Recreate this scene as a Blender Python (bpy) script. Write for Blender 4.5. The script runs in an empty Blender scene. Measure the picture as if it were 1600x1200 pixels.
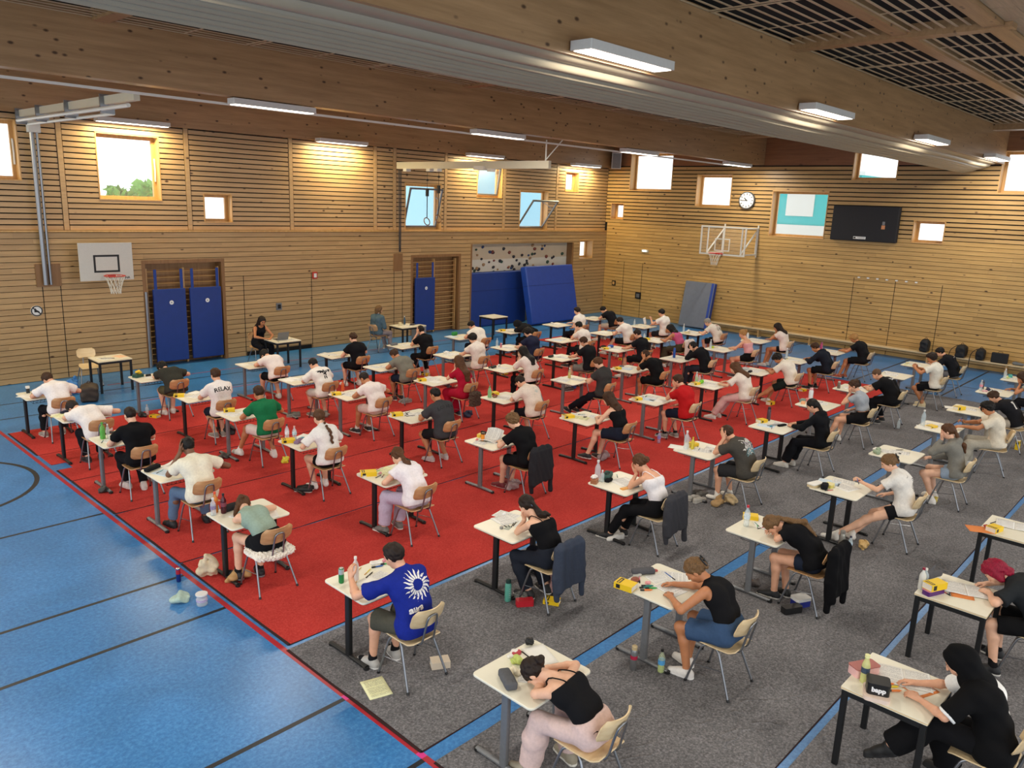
import bpy, bmesh, math, random
import numpy as np
from mathutils import Matrix, Vector
SC = bpy.context.scene
COL = SC.collection
# ---------------------------------------------------------------- camera, world, lights, exposure
cam = bpy.data.objects.new('camera', bpy.data.cameras.new('camera'))
COL.objects.link(cam)
cam.matrix_world = Matrix(((0.687294, 0.139811, -0.712797, 0), (-0.725438, 0.182056, -0.663774, 0),
                           (0.036966, 0.973298, 0.22655, 4.5), (0, 0, 0, 1)))
cam.data.sensor_width = 36
cam.data.lens = 27.504
cam.data.clip_end = 300
SC.camera = cam
W = bpy.data.worlds.new('world'); SC.world = W; W.use_nodes = True
bgn = W.node_tree.nodes['Background']
bgn.inputs[0].default_value = (0.93, 0.97, 1.0, 1); bgn.inputs[1].default_value = 1.75
SC.view_settings.view_transform = 'Standard'; SC.view_settings.look = 'None'
SC.view_settings.exposure = 0.2; SC.view_settings.gamma = 1
SC.view_settings.use_curve_mapping = False
SC.cycles.max_bounces = 7; SC.cycles.diffuse_bounces = 4; SC.cycles.glossy_bounces = 3
SC.cycles.transmission_bounces = 6; SC.cycles.transparent_max_bounces = 8
SC.cycles.caustics_reflective = False; SC.cycles.caustics_refractive = False
SC.cycles.use_denoising = True
LAMP_W = 104.0        # watts of each ceiling lamp's area light
XB, YL = 27.2, 20.2  # back wall, left wall
# ---------------------------------------------------------------- materials
def lin(h):
    if isinstance(h, str):
        h = [int(h[i:i+2], 16)/255 for i in (0, 2, 4)]
        return tuple(c/12.92 if c <= .04045 else ((c+.055)/1.055)**2.4 for c in h)
    return tuple(h)
MATS = {}
class NT:
    def __init__(s, name):
        s.m = bpy.data.materials.new(name); s.m.use_nodes = True
        s.n = s.m.node_tree.nodes; s.l = s.m.node_tree.links; s.b = s.n['Principled BSDF']
    def add(s, t, **kw):
        o = s.n.new(t)
        for k, v in kw.items():
            if k.startswith('i_'):
                kk = k[2:]; o.inputs[int(kk) if kk.isdigit() else kk].default_value = v
            else: setattr(o, k, v)
        return o
    def link(s, a, b): s.l.new(a, b)
    def ramp(s, fac, stops):
        r = s.add('ShaderNodeValToRGB'); e = r.color_ramp.elements
        while len(e) < len(stops): e.new(.5)
        for el, (p, c) in zip(e, stops): el.position = p; el.color = (*c, 1)
        s.link(fac, r.inputs[0]); return r.outputs[0]
    def bump(s, h, st, d=.01):
        b = s.add('ShaderNodeBump', i_Strength=st, i_Distance=d); s.link(h, b.inputs['Height']); s.link(b.outputs[0], s.b.inputs['Normal'])
    def coords(s, scale=(1, 1, 1)):
        t = s.add('ShaderNodeTexCoord'); m = s.add('ShaderNodeMapping'); m.inputs['Scale'].default_value = scale
        s.link(t.outputs['Object'], m.inputs[0]); return m.outputs[0]
def plain(name, col, rough=.5, metal=0, noise=.08, scale=30, emit=0, trans=0, alpha=1, bump=0, sheen=0, coat=0, spec=None):
    key = (name, col)
    if key in MATS: return MATS[key]
    t = NT(name); c = lin(col)
    t.b.inputs['Roughness'].default_value = rough; t.b.inputs['Metallic'].default_value = metal
    if noise:
        nz = t.add('ShaderNodeTexNoise', i_Scale=scale, i_Detail=3.0); t.link(t.coords(), nz.inputs[0])
        t.link(t.ramp(nz.outputs[0], [(.3, tuple(x*(1-noise) for x in c)), (.7, tuple(min(1, x*(1+noise)) for x in c))]), t.b.inputs['Base Color'])
        if bump: t.bump(nz.outputs[0], bump)
    else: t.b.inputs['Base Color'].default_value = (*c, 1)
    if emit: t.b.inputs['Emission Color'].default_value = (*c, 1); t.b.inputs['Emission Strength'].default_value = emit
    if trans: t.b.inputs['Transmission Weight'].default_value = trans; t.b.inputs['IOR'].default_value = 1.1
    if alpha < 1: t.b.inputs['Alpha'].default_value = alpha
    if sheen: t.b.inputs['Sheen Weight'].default_value = sheen
    if spec is not None: t.b.inputs['Specular IOR Level'].default_value = spec
    if coat: t.b.inputs['Coat Weight'].default_value = coat
    MATS[key] = t.m; return t.m
def wood(name, c1, c2, axis=0, rough=.5, knots=True, tone=.18, scale=1.0, knotsize=4.0, kr=.12):
    if name in MATS: return MATS[name]
    t = NT(name)
    sc = [9, 9, 9]; sc[axis] = .6
    geo = t.add('ShaderNodeNewGeometry'); tc = t.add('ShaderNodeTexCoord')
    off = t.add('ShaderNodeVectorMath', operation='SCALE'); off.inputs[0].default_value = (17, 31, 23); t.link(geo.outputs['Random Per Island'], off.inputs['Scale'])
    ad = t.add('ShaderNodeVectorMath', operation='ADD'); t.link(tc.outputs['Object'], ad.inputs[0]); t.link(off.outputs[0], ad.inputs[1])
    mp = t.add('ShaderNodeMapping'); mp.inputs['Scale'].default_value = [x*scale for x in sc]; t.link(ad.outputs[0], mp.inputs[0])
    nz = t.add('ShaderNodeTexNoise', i_Scale=1.6, i_Detail=5.0, i_Roughness=.65); t.link(mp.outputs[0], nz.inputs[0])
    col = t.ramp(nz.outputs[0], [(.3, lin(c1)), (.72, lin(c2))])
    hsv = t.add('ShaderNodeHueSaturation'); t.link(col, hsv.inputs['Color'])
    mr = t.add('ShaderNodeMapRange', i_3=1-tone, i_4=1+tone); t.link(geo.outputs['Random Per Island'], mr.inputs[0]); t.link(mr.outputs[0], hsv.inputs['Value'])
    out = hsv.outputs[0]
    if knots:
        m2 = t.add('ShaderNodeMapping'); s2 = [knotsize]*3; s2[axis] = knotsize*.55; m2.inputs['Scale'].default_value = s2; t.link(ad.outputs[0], m2.inputs[0])
        vo = t.add('ShaderNodeTexVoronoi', i_Scale=1.0, i_Randomness=1.0); t.link(m2.outputs[0], vo.inputs[0])
        k = t.ramp(vo.outputs['Distance'], [(kr*.45, (1, 1, 1)), (kr, (0, 0, 0))])
        mx = t.add('ShaderNodeMix', data_type='RGBA'); t.link(k, mx.inputs[0]); t.link(out, mx.inputs[6]); mx.inputs[7].default_value = (*lin('4a3018'), 1)
        out = mx.outputs[2]
    t.link(out, t.b.inputs['Base Color']); t.b.inputs['Roughness'].default_value = rough
    MATS[name] = t.m; return t.m
def speckle(name, cols, scale, rough=.9, big=0, bigscale=.8, bump=0, spec=.3, crease=0):
    t = NT(name); co = t.coords()
    nz = t.add('ShaderNodeTexNoise', i_Scale=scale, i_Detail=4.0, i_Roughness=.75); t.link(co, nz.inputs[0])
    n = len(cols); o = t.ramp(nz.outputs[0], [(.28+.44*i/(n-1), lin(c)) for i, c in enumerate(cols)])
    if big:
        n2 = t.add('ShaderNodeTexNoise', i_Scale=bigscale, i_Detail=5.0, i_Distortion=.6); t.link(co, n2.inputs[0])
        mr = t.add('ShaderNodeMapRange', i_1=.3, i_2=.7, i_3=1-big, i_4=1+big); t.link(n2.outputs[0], mr.inputs[0])
        h = t.add('ShaderNodeHueSaturation'); t.link(o, h.inputs['Color']); t.link(mr.outputs[0], h.inputs['Value']); o = h.outputs[0]
    t.link(o, t.b.inputs['Base Color']); t.b.inputs['Roughness'].default_value = rough; t.b.inputs['Specular IOR Level'].default_value = spec
    if crease:
        n3 = t.add('ShaderNodeTexNoise', i_Scale=.7, i_Detail=2.0, i_Distortion=1.2); t.link(co, n3.inputs[0])
        a = t.add('ShaderNodeMath', operation='SUBTRACT'); t.link(n3.outputs[0], a.inputs[0]); a.inputs[1].default_value = .5
        b = t.add('ShaderNodeMath', operation='ABSOLUTE'); t.link(a.outputs[0], b.inputs[0])
        c = t.add('ShaderNodeMapRange', interpolation_type='SMOOTHSTEP', i_1=.0, i_2=.012, i_3=1, i_4=0); t.link(b.outputs[0], c.inputs[0])
        ad = t.add('ShaderNodeMath', operation='MULTIPLY_ADD'); t.link(c.outputs[0], ad.inputs[0]); ad.inputs[1].default_value = crease; t.link(nz.outputs[0], ad.inputs[2]); t.bump(ad.outputs[0], bump, .02)
    elif bump: t.bump(nz.outputs[0], bump, .02)
    MATS[name] = t.m; return t.m
M_LINO = speckle('blue_linoleum', ['2c629f', '3a78b4', '5090c6'], 26, .3, .13, 1.3, 0, .4)
M_RED = speckle('red_carpet', ['9c2a29', 'b43a35', 'c74c47'], 60, .95, .12, .9, .4, .1)
M_RED2 = speckle('light_red_carpet', ['b83430', 'cc4740', 'da5a50'], 60, .95, .08, .9, .4, .1)
M_GRAY = speckle('grey_carpet', ['4a4a4d', '706f72', '99979b'], 48, .95, .16, 1.1, .5, .1, 1.2)
M_PLANK = wood('spruce_planks', 'a68459', 'c09d6c', 0, .42, True, .09, 1, 3.6)
M_PLANKB = wood('spruce_planks_back', 'b08a50', 'cba566', 1, .42, True, .09, 1, 3.6)
M_SLAT = wood('spruce_slats', 'ab8a60', 'c3a276', 0, .4, True, .08, 1, 3.4)
M_SLATB = wood('spruce_slats_back', 'a8844f', 'c5a067', 1, .4, True, .08, 1, 3.4)
M_GLU = wood('glulam', '92704a', 'b18c62', 0, .36, True, .04, .8, 5.6, .16)
M_PANEL = wood('reddish_wood_panel', '7d4f30', '97653f', 1, .4, True, .05, 1, 2.0)
M_ACOU = wood('acoustic_slats', 'b39b78', 'cbb490', 0, .5, False, .05)
M_FRAME = wood('pine_frame', 'b98d52', 'cfa467', 2, .4, False, .06)
M_PLY = wood('beech_plywood', 'b98a5c', 'cfa374', 0, .35, False, .08, 1.5)
M_PLYB = wood('birch_plywood', 'd5b98d', 'e4cda4', 0, .35, False, .05, 1.5)
M_BAR = wood('wall_bar_wood', 'b48a55', 'cba26a', 0, .4, False, .05)
M_BLACKGAP = plain('black_fleece', '0d0b0a', .95, noise=0)
M_STEEL = plain('grey_steel_tube', '8d9096', .3, .85, .03)
M_CHROME = plain('chrome', 'b9bcc0', .2, 1, .02)
M_BLKMET = plain('black_metal', '17181a', .45, .2, .05)
M_GRYMET = plain('grey_metal', '77797c', .45, .4, .05)
M_WHITEMET = plain('white_metal', 'd8d6cc', .4, 0, .02)
M_TOP = plain('cream_tabletop', 'e6e2d0', .35, 0, .02, 8)
M_BLUEMAT = plain('blue_vinyl', '12347f', .5, 0, .05, 6)
M_BLUEMAT2 = plain('bright_blue_vinyl', '1c429c', .45, 0, .05, 6)
M_BLACK = plain('black_plastic', '121214', .5, 0, .05)
M_PAPER = plain('white_paper', 'e9e8e2', .8, 0, .02, 10)
M_WHITE = plain('white_plastic', 'e4e4e0', .4, 0, .02)
M_GLASS = plain('clear_plastic', 'e8f2f5', .08, 0, 0, trans=0, alpha=.28)
# ---------------------------------------------------------------- mesh helpers
def mesh(name, V, F, mats=None, smooth=False, mi=None):
    me = bpy.data.meshes.new(name)
    if isinstance(F, np.ndarray):
        n, k = F.shape
        me.vertices.add(len(V)); me.vertices.foreach_set('co', np.asarray(V, np.float32).ravel())
        me.loops.add(n*k); me.loops.foreach_set('vertex_index', F.ravel().astype(np.int32))
        me.polygons.add(n); me.polygons.foreach_set('loop_start', np.arange(0, n*k, k, dtype=np.int32))
        me.polygons.foreach_set('loop_total', np.full(n, k, np.int32))
        if mi is not None: me.polygons.foreach_set('material_index', np.asarray(mi, np.int32))
        me.update(calc_edges=True); me.validate()
    else:
        me.from_pydata([tuple(v) for v in V], [], F); me.update()
        if mi is not None:
            for p, i in zip(me.polygons, mi): p.material_index = i
    if smooth: me.polygons.foreach_set('use_smooth', [True]*len(me.polygons))
    if mats:
        for m in (mats if isinstance(mats, (list, tuple)) else [mats]): me.materials.append(m)
    return me
def link(name, me, parent=None, loc=None, rz=0):
    o = bpy.data.objects.new(name, me); COL.objects.link(o)
    if parent is not None: o.parent = parent
    if loc is not None: o.location = loc
    if rz: o.rotation_euler.z = rz
    return o
def thing(name, label, cat, loc=(0, 0, 0), rz=0, group=None, me=None):
    o = link(name, me, None, loc, rz); o['label'] = label; o['category'] = cat
    if group: o['group'] = group
    return o
def tag(o, label, cat, group=None):
    o['label'] = label; o['category'] = cat
    if group: o['group'] = group
    return o
def struct(o): o['kind'] = 'structure'; return o
def dup(root, loc, rz=0, label=None, group=None):
    r = root.copy(); COL.objects.link(r); r.location = loc; r.rotation_euler.z = rz
    if label: r['label'] = label
    if group: r['group'] = group
    for ch in root.children:
        c = ch.copy(); COL.objects.link(c); c.parent = r
        for g in ch.children:
            d = g.copy(); COL.objects.link(d); d.parent = c
    return r
class MB:
    """collects simple solids into one mesh"""
    def __init__(s): s.V = []; s.F = []; s.I = []
    def add(s, V, F, mi=0):
        n = len(s.V); s.V += [tuple(v) for v in V]; s.F += [tuple(i+n for i in f) for f in F]; s.I += [mi]*len(F); return s
    def box(s, x0, x1, y0, y1, z0, z1, mi=0):
        return s.add([(x, y, z) for x in (x0, x1) for y in (y0, y1) for z in (z0, z1)],
                     [(0, 1, 3, 2), (4, 6, 7, 5), (0, 4, 5, 1), (2, 3, 7, 6), (0, 2, 6, 4), (1, 5, 7, 3)], mi)
    def obox(s, c, ax, ay, az, mi=0):
        c, ax, ay, az = (Vector(v) for v in (c, ax, ay, az))
        return s.add([c+i*ax+j*ay+k*az for i in (-1, 1) for j in (-1, 1) for k in (-1, 1)],
                     [(0, 1, 3, 2), (4, 6, 7, 5), (0, 4, 5, 1), (2, 3, 7, 6), (0, 2, 6, 4), (1, 5, 7, 3)], mi)
    def tube(s, pts, r, n=8, mi=0, closed=False, flat=1.0):
        pts = [Vector(p) for p in pts]; m = len(pts); V = []; up = None
        rs = r if isinstance(r, (list, tuple)) else [r]*m
        for i, p in enumerate(pts):
            a = pts[(i-1) % m] if (i or closed) else p; b = pts[(i+1) % m] if (i < m-1 or closed) else p
            t = (b-a).normalized()
            if up is None: up = Vector((0, 0, 1)) if abs(t.z) < .9 else Vector((0, 1, 0))
            u = (up-t*up.dot(t)).normalized(); w = t.cross(u); up = u
            for k in range(n):
                an = 2*math.pi*k/n; V.append(p+(u*math.cos(an)*flat+w*math.sin(an))*rs[i])
        F = [(i*n+k, i*n+(k+1) % n, ((i+1) % m)*n+(k+1) % n, ((i+1) % m)*n+k) for i in range(m if closed else m-1) for k in range(n)]
        if not closed: F += [tuple(range(n))[::-1], tuple((m-1)*n+k for k in range(n))]
        return s.add(V, F, mi)
    def lathe(s, prof, c=(0, 0, 0), n=16, mi=0, mis=None):
        V = [(c[0]+r*math.cos(2*math.pi*k/n), c[1]+r*math.sin(2*math.pi*k/n), c[2]+z) for r, z in prof for k in range(n)]
        for i in range(len(prof)-1):
            pass
        F = [(i*n+k, i*n+(k+1) % n, (i+1)*n+(k+1) % n, (i+1)*n+k) for i in range(len(prof)-1) for k in range(n)]
        F += [tuple(range(n))[::-1], tuple((len(prof)-1)*n+k for k in range(n))]
        return s.add(V, F, mi)
    def prism(s, poly, z0, z1, mi=0):
        n = len(poly)
        return s.add([(x, y, z0) for x, y in poly]+[(x, y, z1) for x, y in poly],
                     [tuple(range(n))[::-1], tuple(range(n, 2*n))]+[(i, (i+1) % n, n+(i+1) % n, n+i) for i in range(n)], mi)
    def extr(s, poly, a, b, axis=0, mi=0):
        """profile poly in the two other axes, extruded along axis from a to b"""
        n = len(poly)
        def pt(p, t): q = list(p); q.insert(axis, t); return tuple(q)
        return s.add([pt(p, a) for p in poly]+[pt(p, b) for p in poly],
                     [tuple(range(n))[::-1], tuple(range(n, 2*n))]+[(i, (i+1) % n, n+(i+1) % n, n+i) for i in range(n)], mi)
    def mesh(s, name, mats, smooth=False): return mesh(name, s.V, s.F, mats, smooth, s.I)
    def obj(s, name, mats, parent=None, loc=None, rz=0, smooth=False): return link(name, s.mesh(name, mats, smooth), parent, loc, rz)
def rrect(w, h, r, n=5, cx=0, cy=0):
    P = []
    for sx, sy, a0 in ((1, 1, 0), (-1, 1, 90), (-1, -1, 180), (1, -1, 270)):
        for k in range(n+1):
            a = math.radians(a0+90*k/n); P.append((cx+sx*(w/2-r)+r*math.cos(a), cy+sy*(h/2-r)+r*math.sin(a)))
    return P
def auto_smooth(o, ang=40):
    me = o.data; me.polygons.foreach_set('use_smooth', [True]*len(me.polygons))
    try: me.set_sharp_from_angle(angle=math.radians(ang))
    except Exception: pass
    return o
def bez(pts, n=6):
    """Catmull-Rom through pts"""
    P = [Vector(p) for p in pts]; out = []
    for i in range(len(P)-1):
        a = P[max(i-1, 0)]; b = P[i]; c = P[i+1]; d = P[min(i+2, len(P)-1)]
        for k in range(n):
            t = k/n; out.append(.5*((2*b)+(c-a)*t+(2*a-5*b+4*c-d)*t*t+(3*b-a-3*c+d)*t**3))
    out.append(P[-1]); return out
# ================================================================ the hall
struct(MB().box(-6, XB+.6, -9, YL+.6, -.2, 0).obj('floor', M_LINO))
# left wall openings (h0,h1,z0,z1) and back wall openings
LW = [(3.9, 5.55, 4.55, 5.86), (7.15, 8.63, 4.19, 5.74), (9.71, 10.5, 3.67, 4.42), (16.42, 17.98, 3.47, 4.98), (19.62, 20.9, 4.6, 5.78),
      (21.85, 23.45, 3.47, 4.97), (24.43, 25.27, 4.97, 5.74)]
LLOW = [(25.42, 26.3, 2.33, 3.09)]
NICHE = [(7.97, 10.15, 0, 2.74), (16.6, 18.84, 0, 2.68), (19.3, 25.05, 0, 3.0)]
BW = [(17.2, 19.2, 5.12, 6.6), (19.65, 20.0, 3.93, 4.66), (14.62, 16.1, 4.58, 5.78), (10.98, 13.0, 3.64, 5.24), (8.88, 10.3, 5.62, 6.6), (7.24, 8.17, 3.7, 4.41), (4.2, 6.0, 5.27, 6.5)]
BW[1] = (19.4, 20.05, 3.95, 4.62)
def cuts(h0, h1, z0, z1, ops):
    seg = [(h0, h1)]
    for a, b, c, d in ops:
        if d <= z0+.004 or c >= z1-.004: continue
        seg = [t for s0, s1 in seg for t in ((s0, min(s1, a)), (max(s0, b), s1)) if t[1]-t[0] > .004]
    return seg
def slats(mb, side, face, depth, h0, h1, z0, z1, pitch, gap, ops, jit=0):
    n = round((z1-z0)/pitch); p = (z1-z0)/n; rng = random.Random(int(z0*100)+int(h0*10))
    for i in range(n):
        a = z0+i*p; b = a+p-gap
        zz = [a]+sorted({round(v, 4) for o in ops for v in o[2:] if a+.004 < v < b-.004})+[b]
        for a, b, s0, s1 in [(c, d, *q) for c, d in zip(zz, zz[1:]) for q in cuts(h0, h1, c, d, ops)]:
            L = s0
            while L < s1-.01:
                e = min(s1, L+rng.uniform(2.2, 4.6)) if jit else s1
                if s1-e < .5: e = s1
                if side == 'L': mb.box(L, e-(.002 if jit else 0), face, face+depth, a, b)
                else: mb.box(face, face+depth, L, e-(.002 if jit else 0), a, b)
                L = e
def body(mb, side, f0, f1, h0, h1, z0, z1, ops):
    zs = sorted({z0, z1, *[v for o in ops for v in o[2:] if z0 < v < z1]})
    for a, b in zip(zs, zs[1:]):
        for s0, s1 in cuts(h0, h1, a, b, ops):
            (mb.box(s0, s1, f0, f1, a, b) if side == 'L' else mb.box(f0, f1, s0, s1, a, b))
ZL = 3.46
wl = struct(MB().obj('wall_left', M_BLACKGAP)); bpy.data.objects.remove(wl)
mb = MB(); body(mb, 'L', YL+.03, YL+.45, -6, XB+.45, 0, ZL-.02, LLOW+NICHE); body(mb, 'L', YL+.13, YL+.45, -6, XB+.45, ZL-.02, 7.1, LW)
wall_left = struct(mb.obj('wall_left', M_BLACKGAP))
mb = MB(); slats(mb, 'L', YL, .028, -6, XB-.002, .01, ZL-.03, .132, .013, LLOW+NICHE, 1); mb.obj('plank_cladding', M_PLANK, wall_left)
BAT = [-5.4, -2.4, .54, 3.47, 6.38, 9.32, 12.3, 15.24, 16.0, 18.16, 21.02, 23.95]
mb = MB()
bx = [-6]+BAT+[XB]
for a, b in zip(bx, bx[1:]): slats(mb, 'L', YL+.1, .028, a+(.07 if a > -6 else 0), b-(.07 if b < XB else .01), ZL+.02, 6.0, .128, .027, LW)
mb.obj('slat_cladding', M_SLAT, wall_left)
for x in BAT:
    segs = [(ZL, 6.0)]
    for o in LW:
        if o[0] < x+.06 and o[1] > x-.06: segs = [(ZL, o[2])]+([(o[3], 6.0)] if o[3] < 5.95 else [])
    m = MB()
    for a, b in segs: m.box(x-.055, x+.055, YL+.09, YL+.128, a+.02, b)
    m.obj('batten', M_SLAT, wall_left)
MB().box(-6, XB-.003, YL-.012, YL+.13, ZL-.03, ZL+.012).obj('ledge', M_FRAME, wall_left)
# header beam above the left slats
struct(MB().box(-6, XB, YL-.1, YL+.129, 6.0, 7.1).obj('ceiling_beam', M_GLU))
# back wall
mb = MB(); body(mb, 'B', XB+.03, XB+.45, -9, YL+.13, 0, 7.1, BW)
wall_back = struct(mb.obj('wall_back', M_BLACKGAP))
ZB = 3.82
mb = MB(); slats(mb, 'B', XB, .028, -9, YL-.002, .01, ZB, .13, .012, BW, 1); mb.obj('plank_cladding', M_PLANKB, wall_back)
mb = MB(); slats(mb, 'B', XB, .028, -9, YL+.098, ZB+.01, 6.09, .138, .036, BW, 1); mb.obj('slat_cladding', M_SLATB, wall_back)
mb = MB(); body(mb, 'B', XB-.01, XB+.029, -9, YL-.1, 6.1, 7.1, BW); mb.obj('upper_panel', M_PANEL, wall_back)
# door joints in the cladding (thin dark seams) as narrow recessed strips
def seam(side, h, z0, z1):
    m = MB()
    if side == 'L': m.box(h-.008, h+.008, YL-.003, YL+.02, z0, z1)
    else: m.box(XB-.003, XB+.02, h-.008, h+.008, z0, z1)
    m.obj('panel_joint', M_BLACKGAP, wall_left if side == 'L' else wall_back)
for h, z in ((5.72, 2.2), (6.1, 2.2), (10.68, 2.25), (12.83, 2.25), (15.9, 2.2), (16.25, 2.2)): seam('L', h, .02, z)
for h, z in ((19.2, 2.25), (18.28, 2.25), (9.78, 2.45), (8.45, 2.45), (7.05, 2.45)): seam('B', h, .02, z)
# windows ---------------------------------------------------------------
nwin = 0
M_PANE = plain('window_glass', 'eef6fa', .03, 0, 0, alpha=.06)
def window(side, o, sash=None, blind=False):
    global nwin; nwin += 1
    h0, h1, z0, z1 = o
    face = (YL+.09 if z0 > ZL-.1 else YL-.01) if side == 'L' else XB-.012
    back = (YL+.45) if side == 'L' else XB+.45
    def bx(m, a, b, d0, d1, c, d, mi=0): return m.box(a, b, d0, d1, c, d, mi) if side == 'L' else m.box(d0, d1, a, b, c, d, mi)
    t = struct(link('window_%d' % nwin, None, None, ((h0+h1)/2, back, z0) if side == 'L' else (back, (h0+h1)/2, z0)))
    inv = Vector(t.location)
    def part(n, m, mat):
        o_ = m.obj(n, mat, t); o_.location = -inv; return o_
    m = MB(); w = .025
    bx(m, h0, h0+w, face, back, z0, z1); bx(m, h1-w, h1, face, back, z0, z1); bx(m, h0+w, h1-w, face, back, z0, z0+w); bx(m, h0+w, h1-w, face, back, z1-w, z1)
    part('reveal', m, M_FRAME)
    m = MB(); f = .075; p0, p1 = back-.13, back-.06
    a, b, c, d = h0+w, h1-w, z0+w, z1-w
    bx(m, a, a+f, p0, p1, c, d); bx(m, b-f, b, p0, p1, c, d); bx(m, a+f, b-f, p0, p1, c, c+f); bx(m, a+f, b-f, p0, p1, d-f, d)
    part('window_frame', m, M_FRAME)
    if not sash:
        m = MB(); bx(m, a+f, b-f, p0+.03, p0+.04, c+f, d-f); part('pane', m, M_PANE)
    else:  # bottom-hung sash tilted into the room
        an = math.radians(sash); s = MB(); g = .05; H = d-f-(c+f)
        dy = -math.sin(an); dz = math.cos(an)
        def bar(u0, u1, v0, v1, m_, th=.025):
            c_ = ((a+u0+a+u1)/2, p0-.02+dy*(v0+v1)/2, c+f+dz*(v0+v1)/2)
            m_.obox(c_, ((u1-u0)/2, 0, 0), (0, dy*(v1-v0)/2, dz*(v1-v0)/2), (0, dz*th, -dy*th))
        Wd = b-a
        bar(f*.7, f*.7+g, 0, H, s); bar(Wd-f*.7-g, Wd-f*.7, 0, H, s); bar(f*.7+g, Wd-f*.7-g, 0, g, s); bar(f*.7+g, Wd-f*.7-g, H-g, H, s)
        so = part('tilted_sash', s, M_GRYMET)
        s = MB(); bar(f*.7+g, Wd-f*.7-g, g, H-g, s, .006); part('pane', s, M_PANE)
        s = MB(); s.tube([(b-.05, p0, c+f+H*.75), (b-.12, p0+dy*H*.7, c+f+dz*H*.72)], .012); part('scissor_stay', s, M_GRYMET)
    m = MB(); hh = (c+d)/2
    if side == 'L' and z0 > 4 and h0 < 12: m.tube([(b-.03, p0-.03, hh+.25), (b-.03, p0-.05, hh-.05), (b-.03, p0-.03, hh-.3)], .022); part('opener_arm', m, M_WHITEMET)
    return t
for i, o in enumerate(LW): window('L', o, sash={3: 16, 5: 38, 4: 10}.get(i))
for o in LLOW: window('L', o)
for o in BW: window('B', o)
# beams, ceiling ---------------------------------------------------------
for y0, y1 in ((13.43, 13.72), (5.93, 6.22)): struct(MB().box(-6, XB-.012, y0, y1, 6.11, 7.1).obj('ceiling_beam', M_GLU))
struct(MB().box(-6, XB-.012, -1.8, -1.5, 6.11, 7.1).obj('ceiling_beam', M_GLU))
struct(MB().box(-6, 25.25, 13.74, 13.78, 5.98, 6.02).obj('trim_1', M_WHITEMET))
cl = struct(MB().box(-6, XB+.45, -9, YL+.45, 7.16, 7.3).obj('ceiling', M_BLACKGAP))
RX = [-5.0, -2.5, 0, 2.4, 4.9, 7.35, 9.9, 12.55, 15.02, 17.6, 20.15, 22.7, 25.25]
def panel(x0, x1, y0, y1, n, dz=0):
    m = MB(); fr = .035; z0, z1 = 7.05+dz, 7.06+dz
    m.box(x0, x1, y0, y0+fr, z0, z1); m.box(x0, x1, y1-fr, y1, z0, z1); m.box(x0, x0+fr, y0+fr, y1-fr, z0, z1); m.box(x1-fr, x1, y0+fr, y1-fr, z0, z1)
    for i in range(1, n):
        yc = y0+(y1-y0)*i/n; m.box(x0+fr, x1-fr, yc-.019, yc+.019, z0, z0+.008)
    xm = (x0+x1)/2; m.box(xm-.016, xm+.016, y0+fr, y1-fr, z0+.001, z0+.007)
    m.obj('acoustic_panel', M_ACOU, cl)
for a, b in zip(RX, RX[1:]):
    A, B = a+(.2 if abs(a-12.55) < .1 or abs(a-4.9) < .1 else .03), b-.03
    if b > 2:
        panel(A, B, 4.42, 5.9, 8); panel(A, B, 3.25, 4.2, 6)
    for y0 in (11.9, 10.3):
        if b > -1: panel(A, B, y0, y0+1.5, 8, -.08)
for x in (4.9, 12.55): MB().box(x-.08, x+.16, 2.9, 5.93, 6.98, 7.16).obj('rib', M_GLU, cl); MB().box(x-.08, x+.16, 6.22, 13.43, 6.93, 7.16).obj('rib', M_GLU, cl)
MB().box(-6, 25.25, 4.21, 4.41, 7.02, 7.16).obj('rib', M_GLU, cl)
MB().box(-6, 25.25, 3.0, 3.24, 7.0, 7.16).obj('rib', M_GLU, cl)
M_BLOCK = wood('block_glulam', '9a8366', 'b39b7a', 0, .5, False, .22, 2.0)
m = MB()
rg = random.Random(5)
for j in range(14):
    y1 = 2.99-j*.28; x = -6+rg.random()
    while x < 25.2:
        e = min(25.25, x+rg.uniform(.5, 1.1)); m.box(x+.003, e-.003, y1-.277, y1, 7.05+rg.random()*.004, 7.15); x = e
m.obj('block_panel', M_BLOCK, cl)
MB().box(-6, 25.25, -9, -.95, 7.05, 7.16).obj('acoustic_panel', M_SLAT, cl)
MB().box(-6, 25.25, 6.22, 10.28, 7.05, 7.16).obj('acoustic_panel', M_SLAT, cl)
MB().box(-6, 25.25, 13.8, 20.1, 7.05, 7.16).obj('acoustic_panel', M_SLAT, cl)
MB().box(25.25, 25.65, -9, 5.93, 6.9, 7.16).obj('rib', M_GLU, cl); MB().box(25.25, 25.65, 6.22, 13.43, 6.9, 7.16).obj('rib', M_GLU, cl)
MB().box(25.65, XB, -9, YL, 7.1, 7.16).obj('acoustic_panel', M_PANEL, cl)
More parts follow.
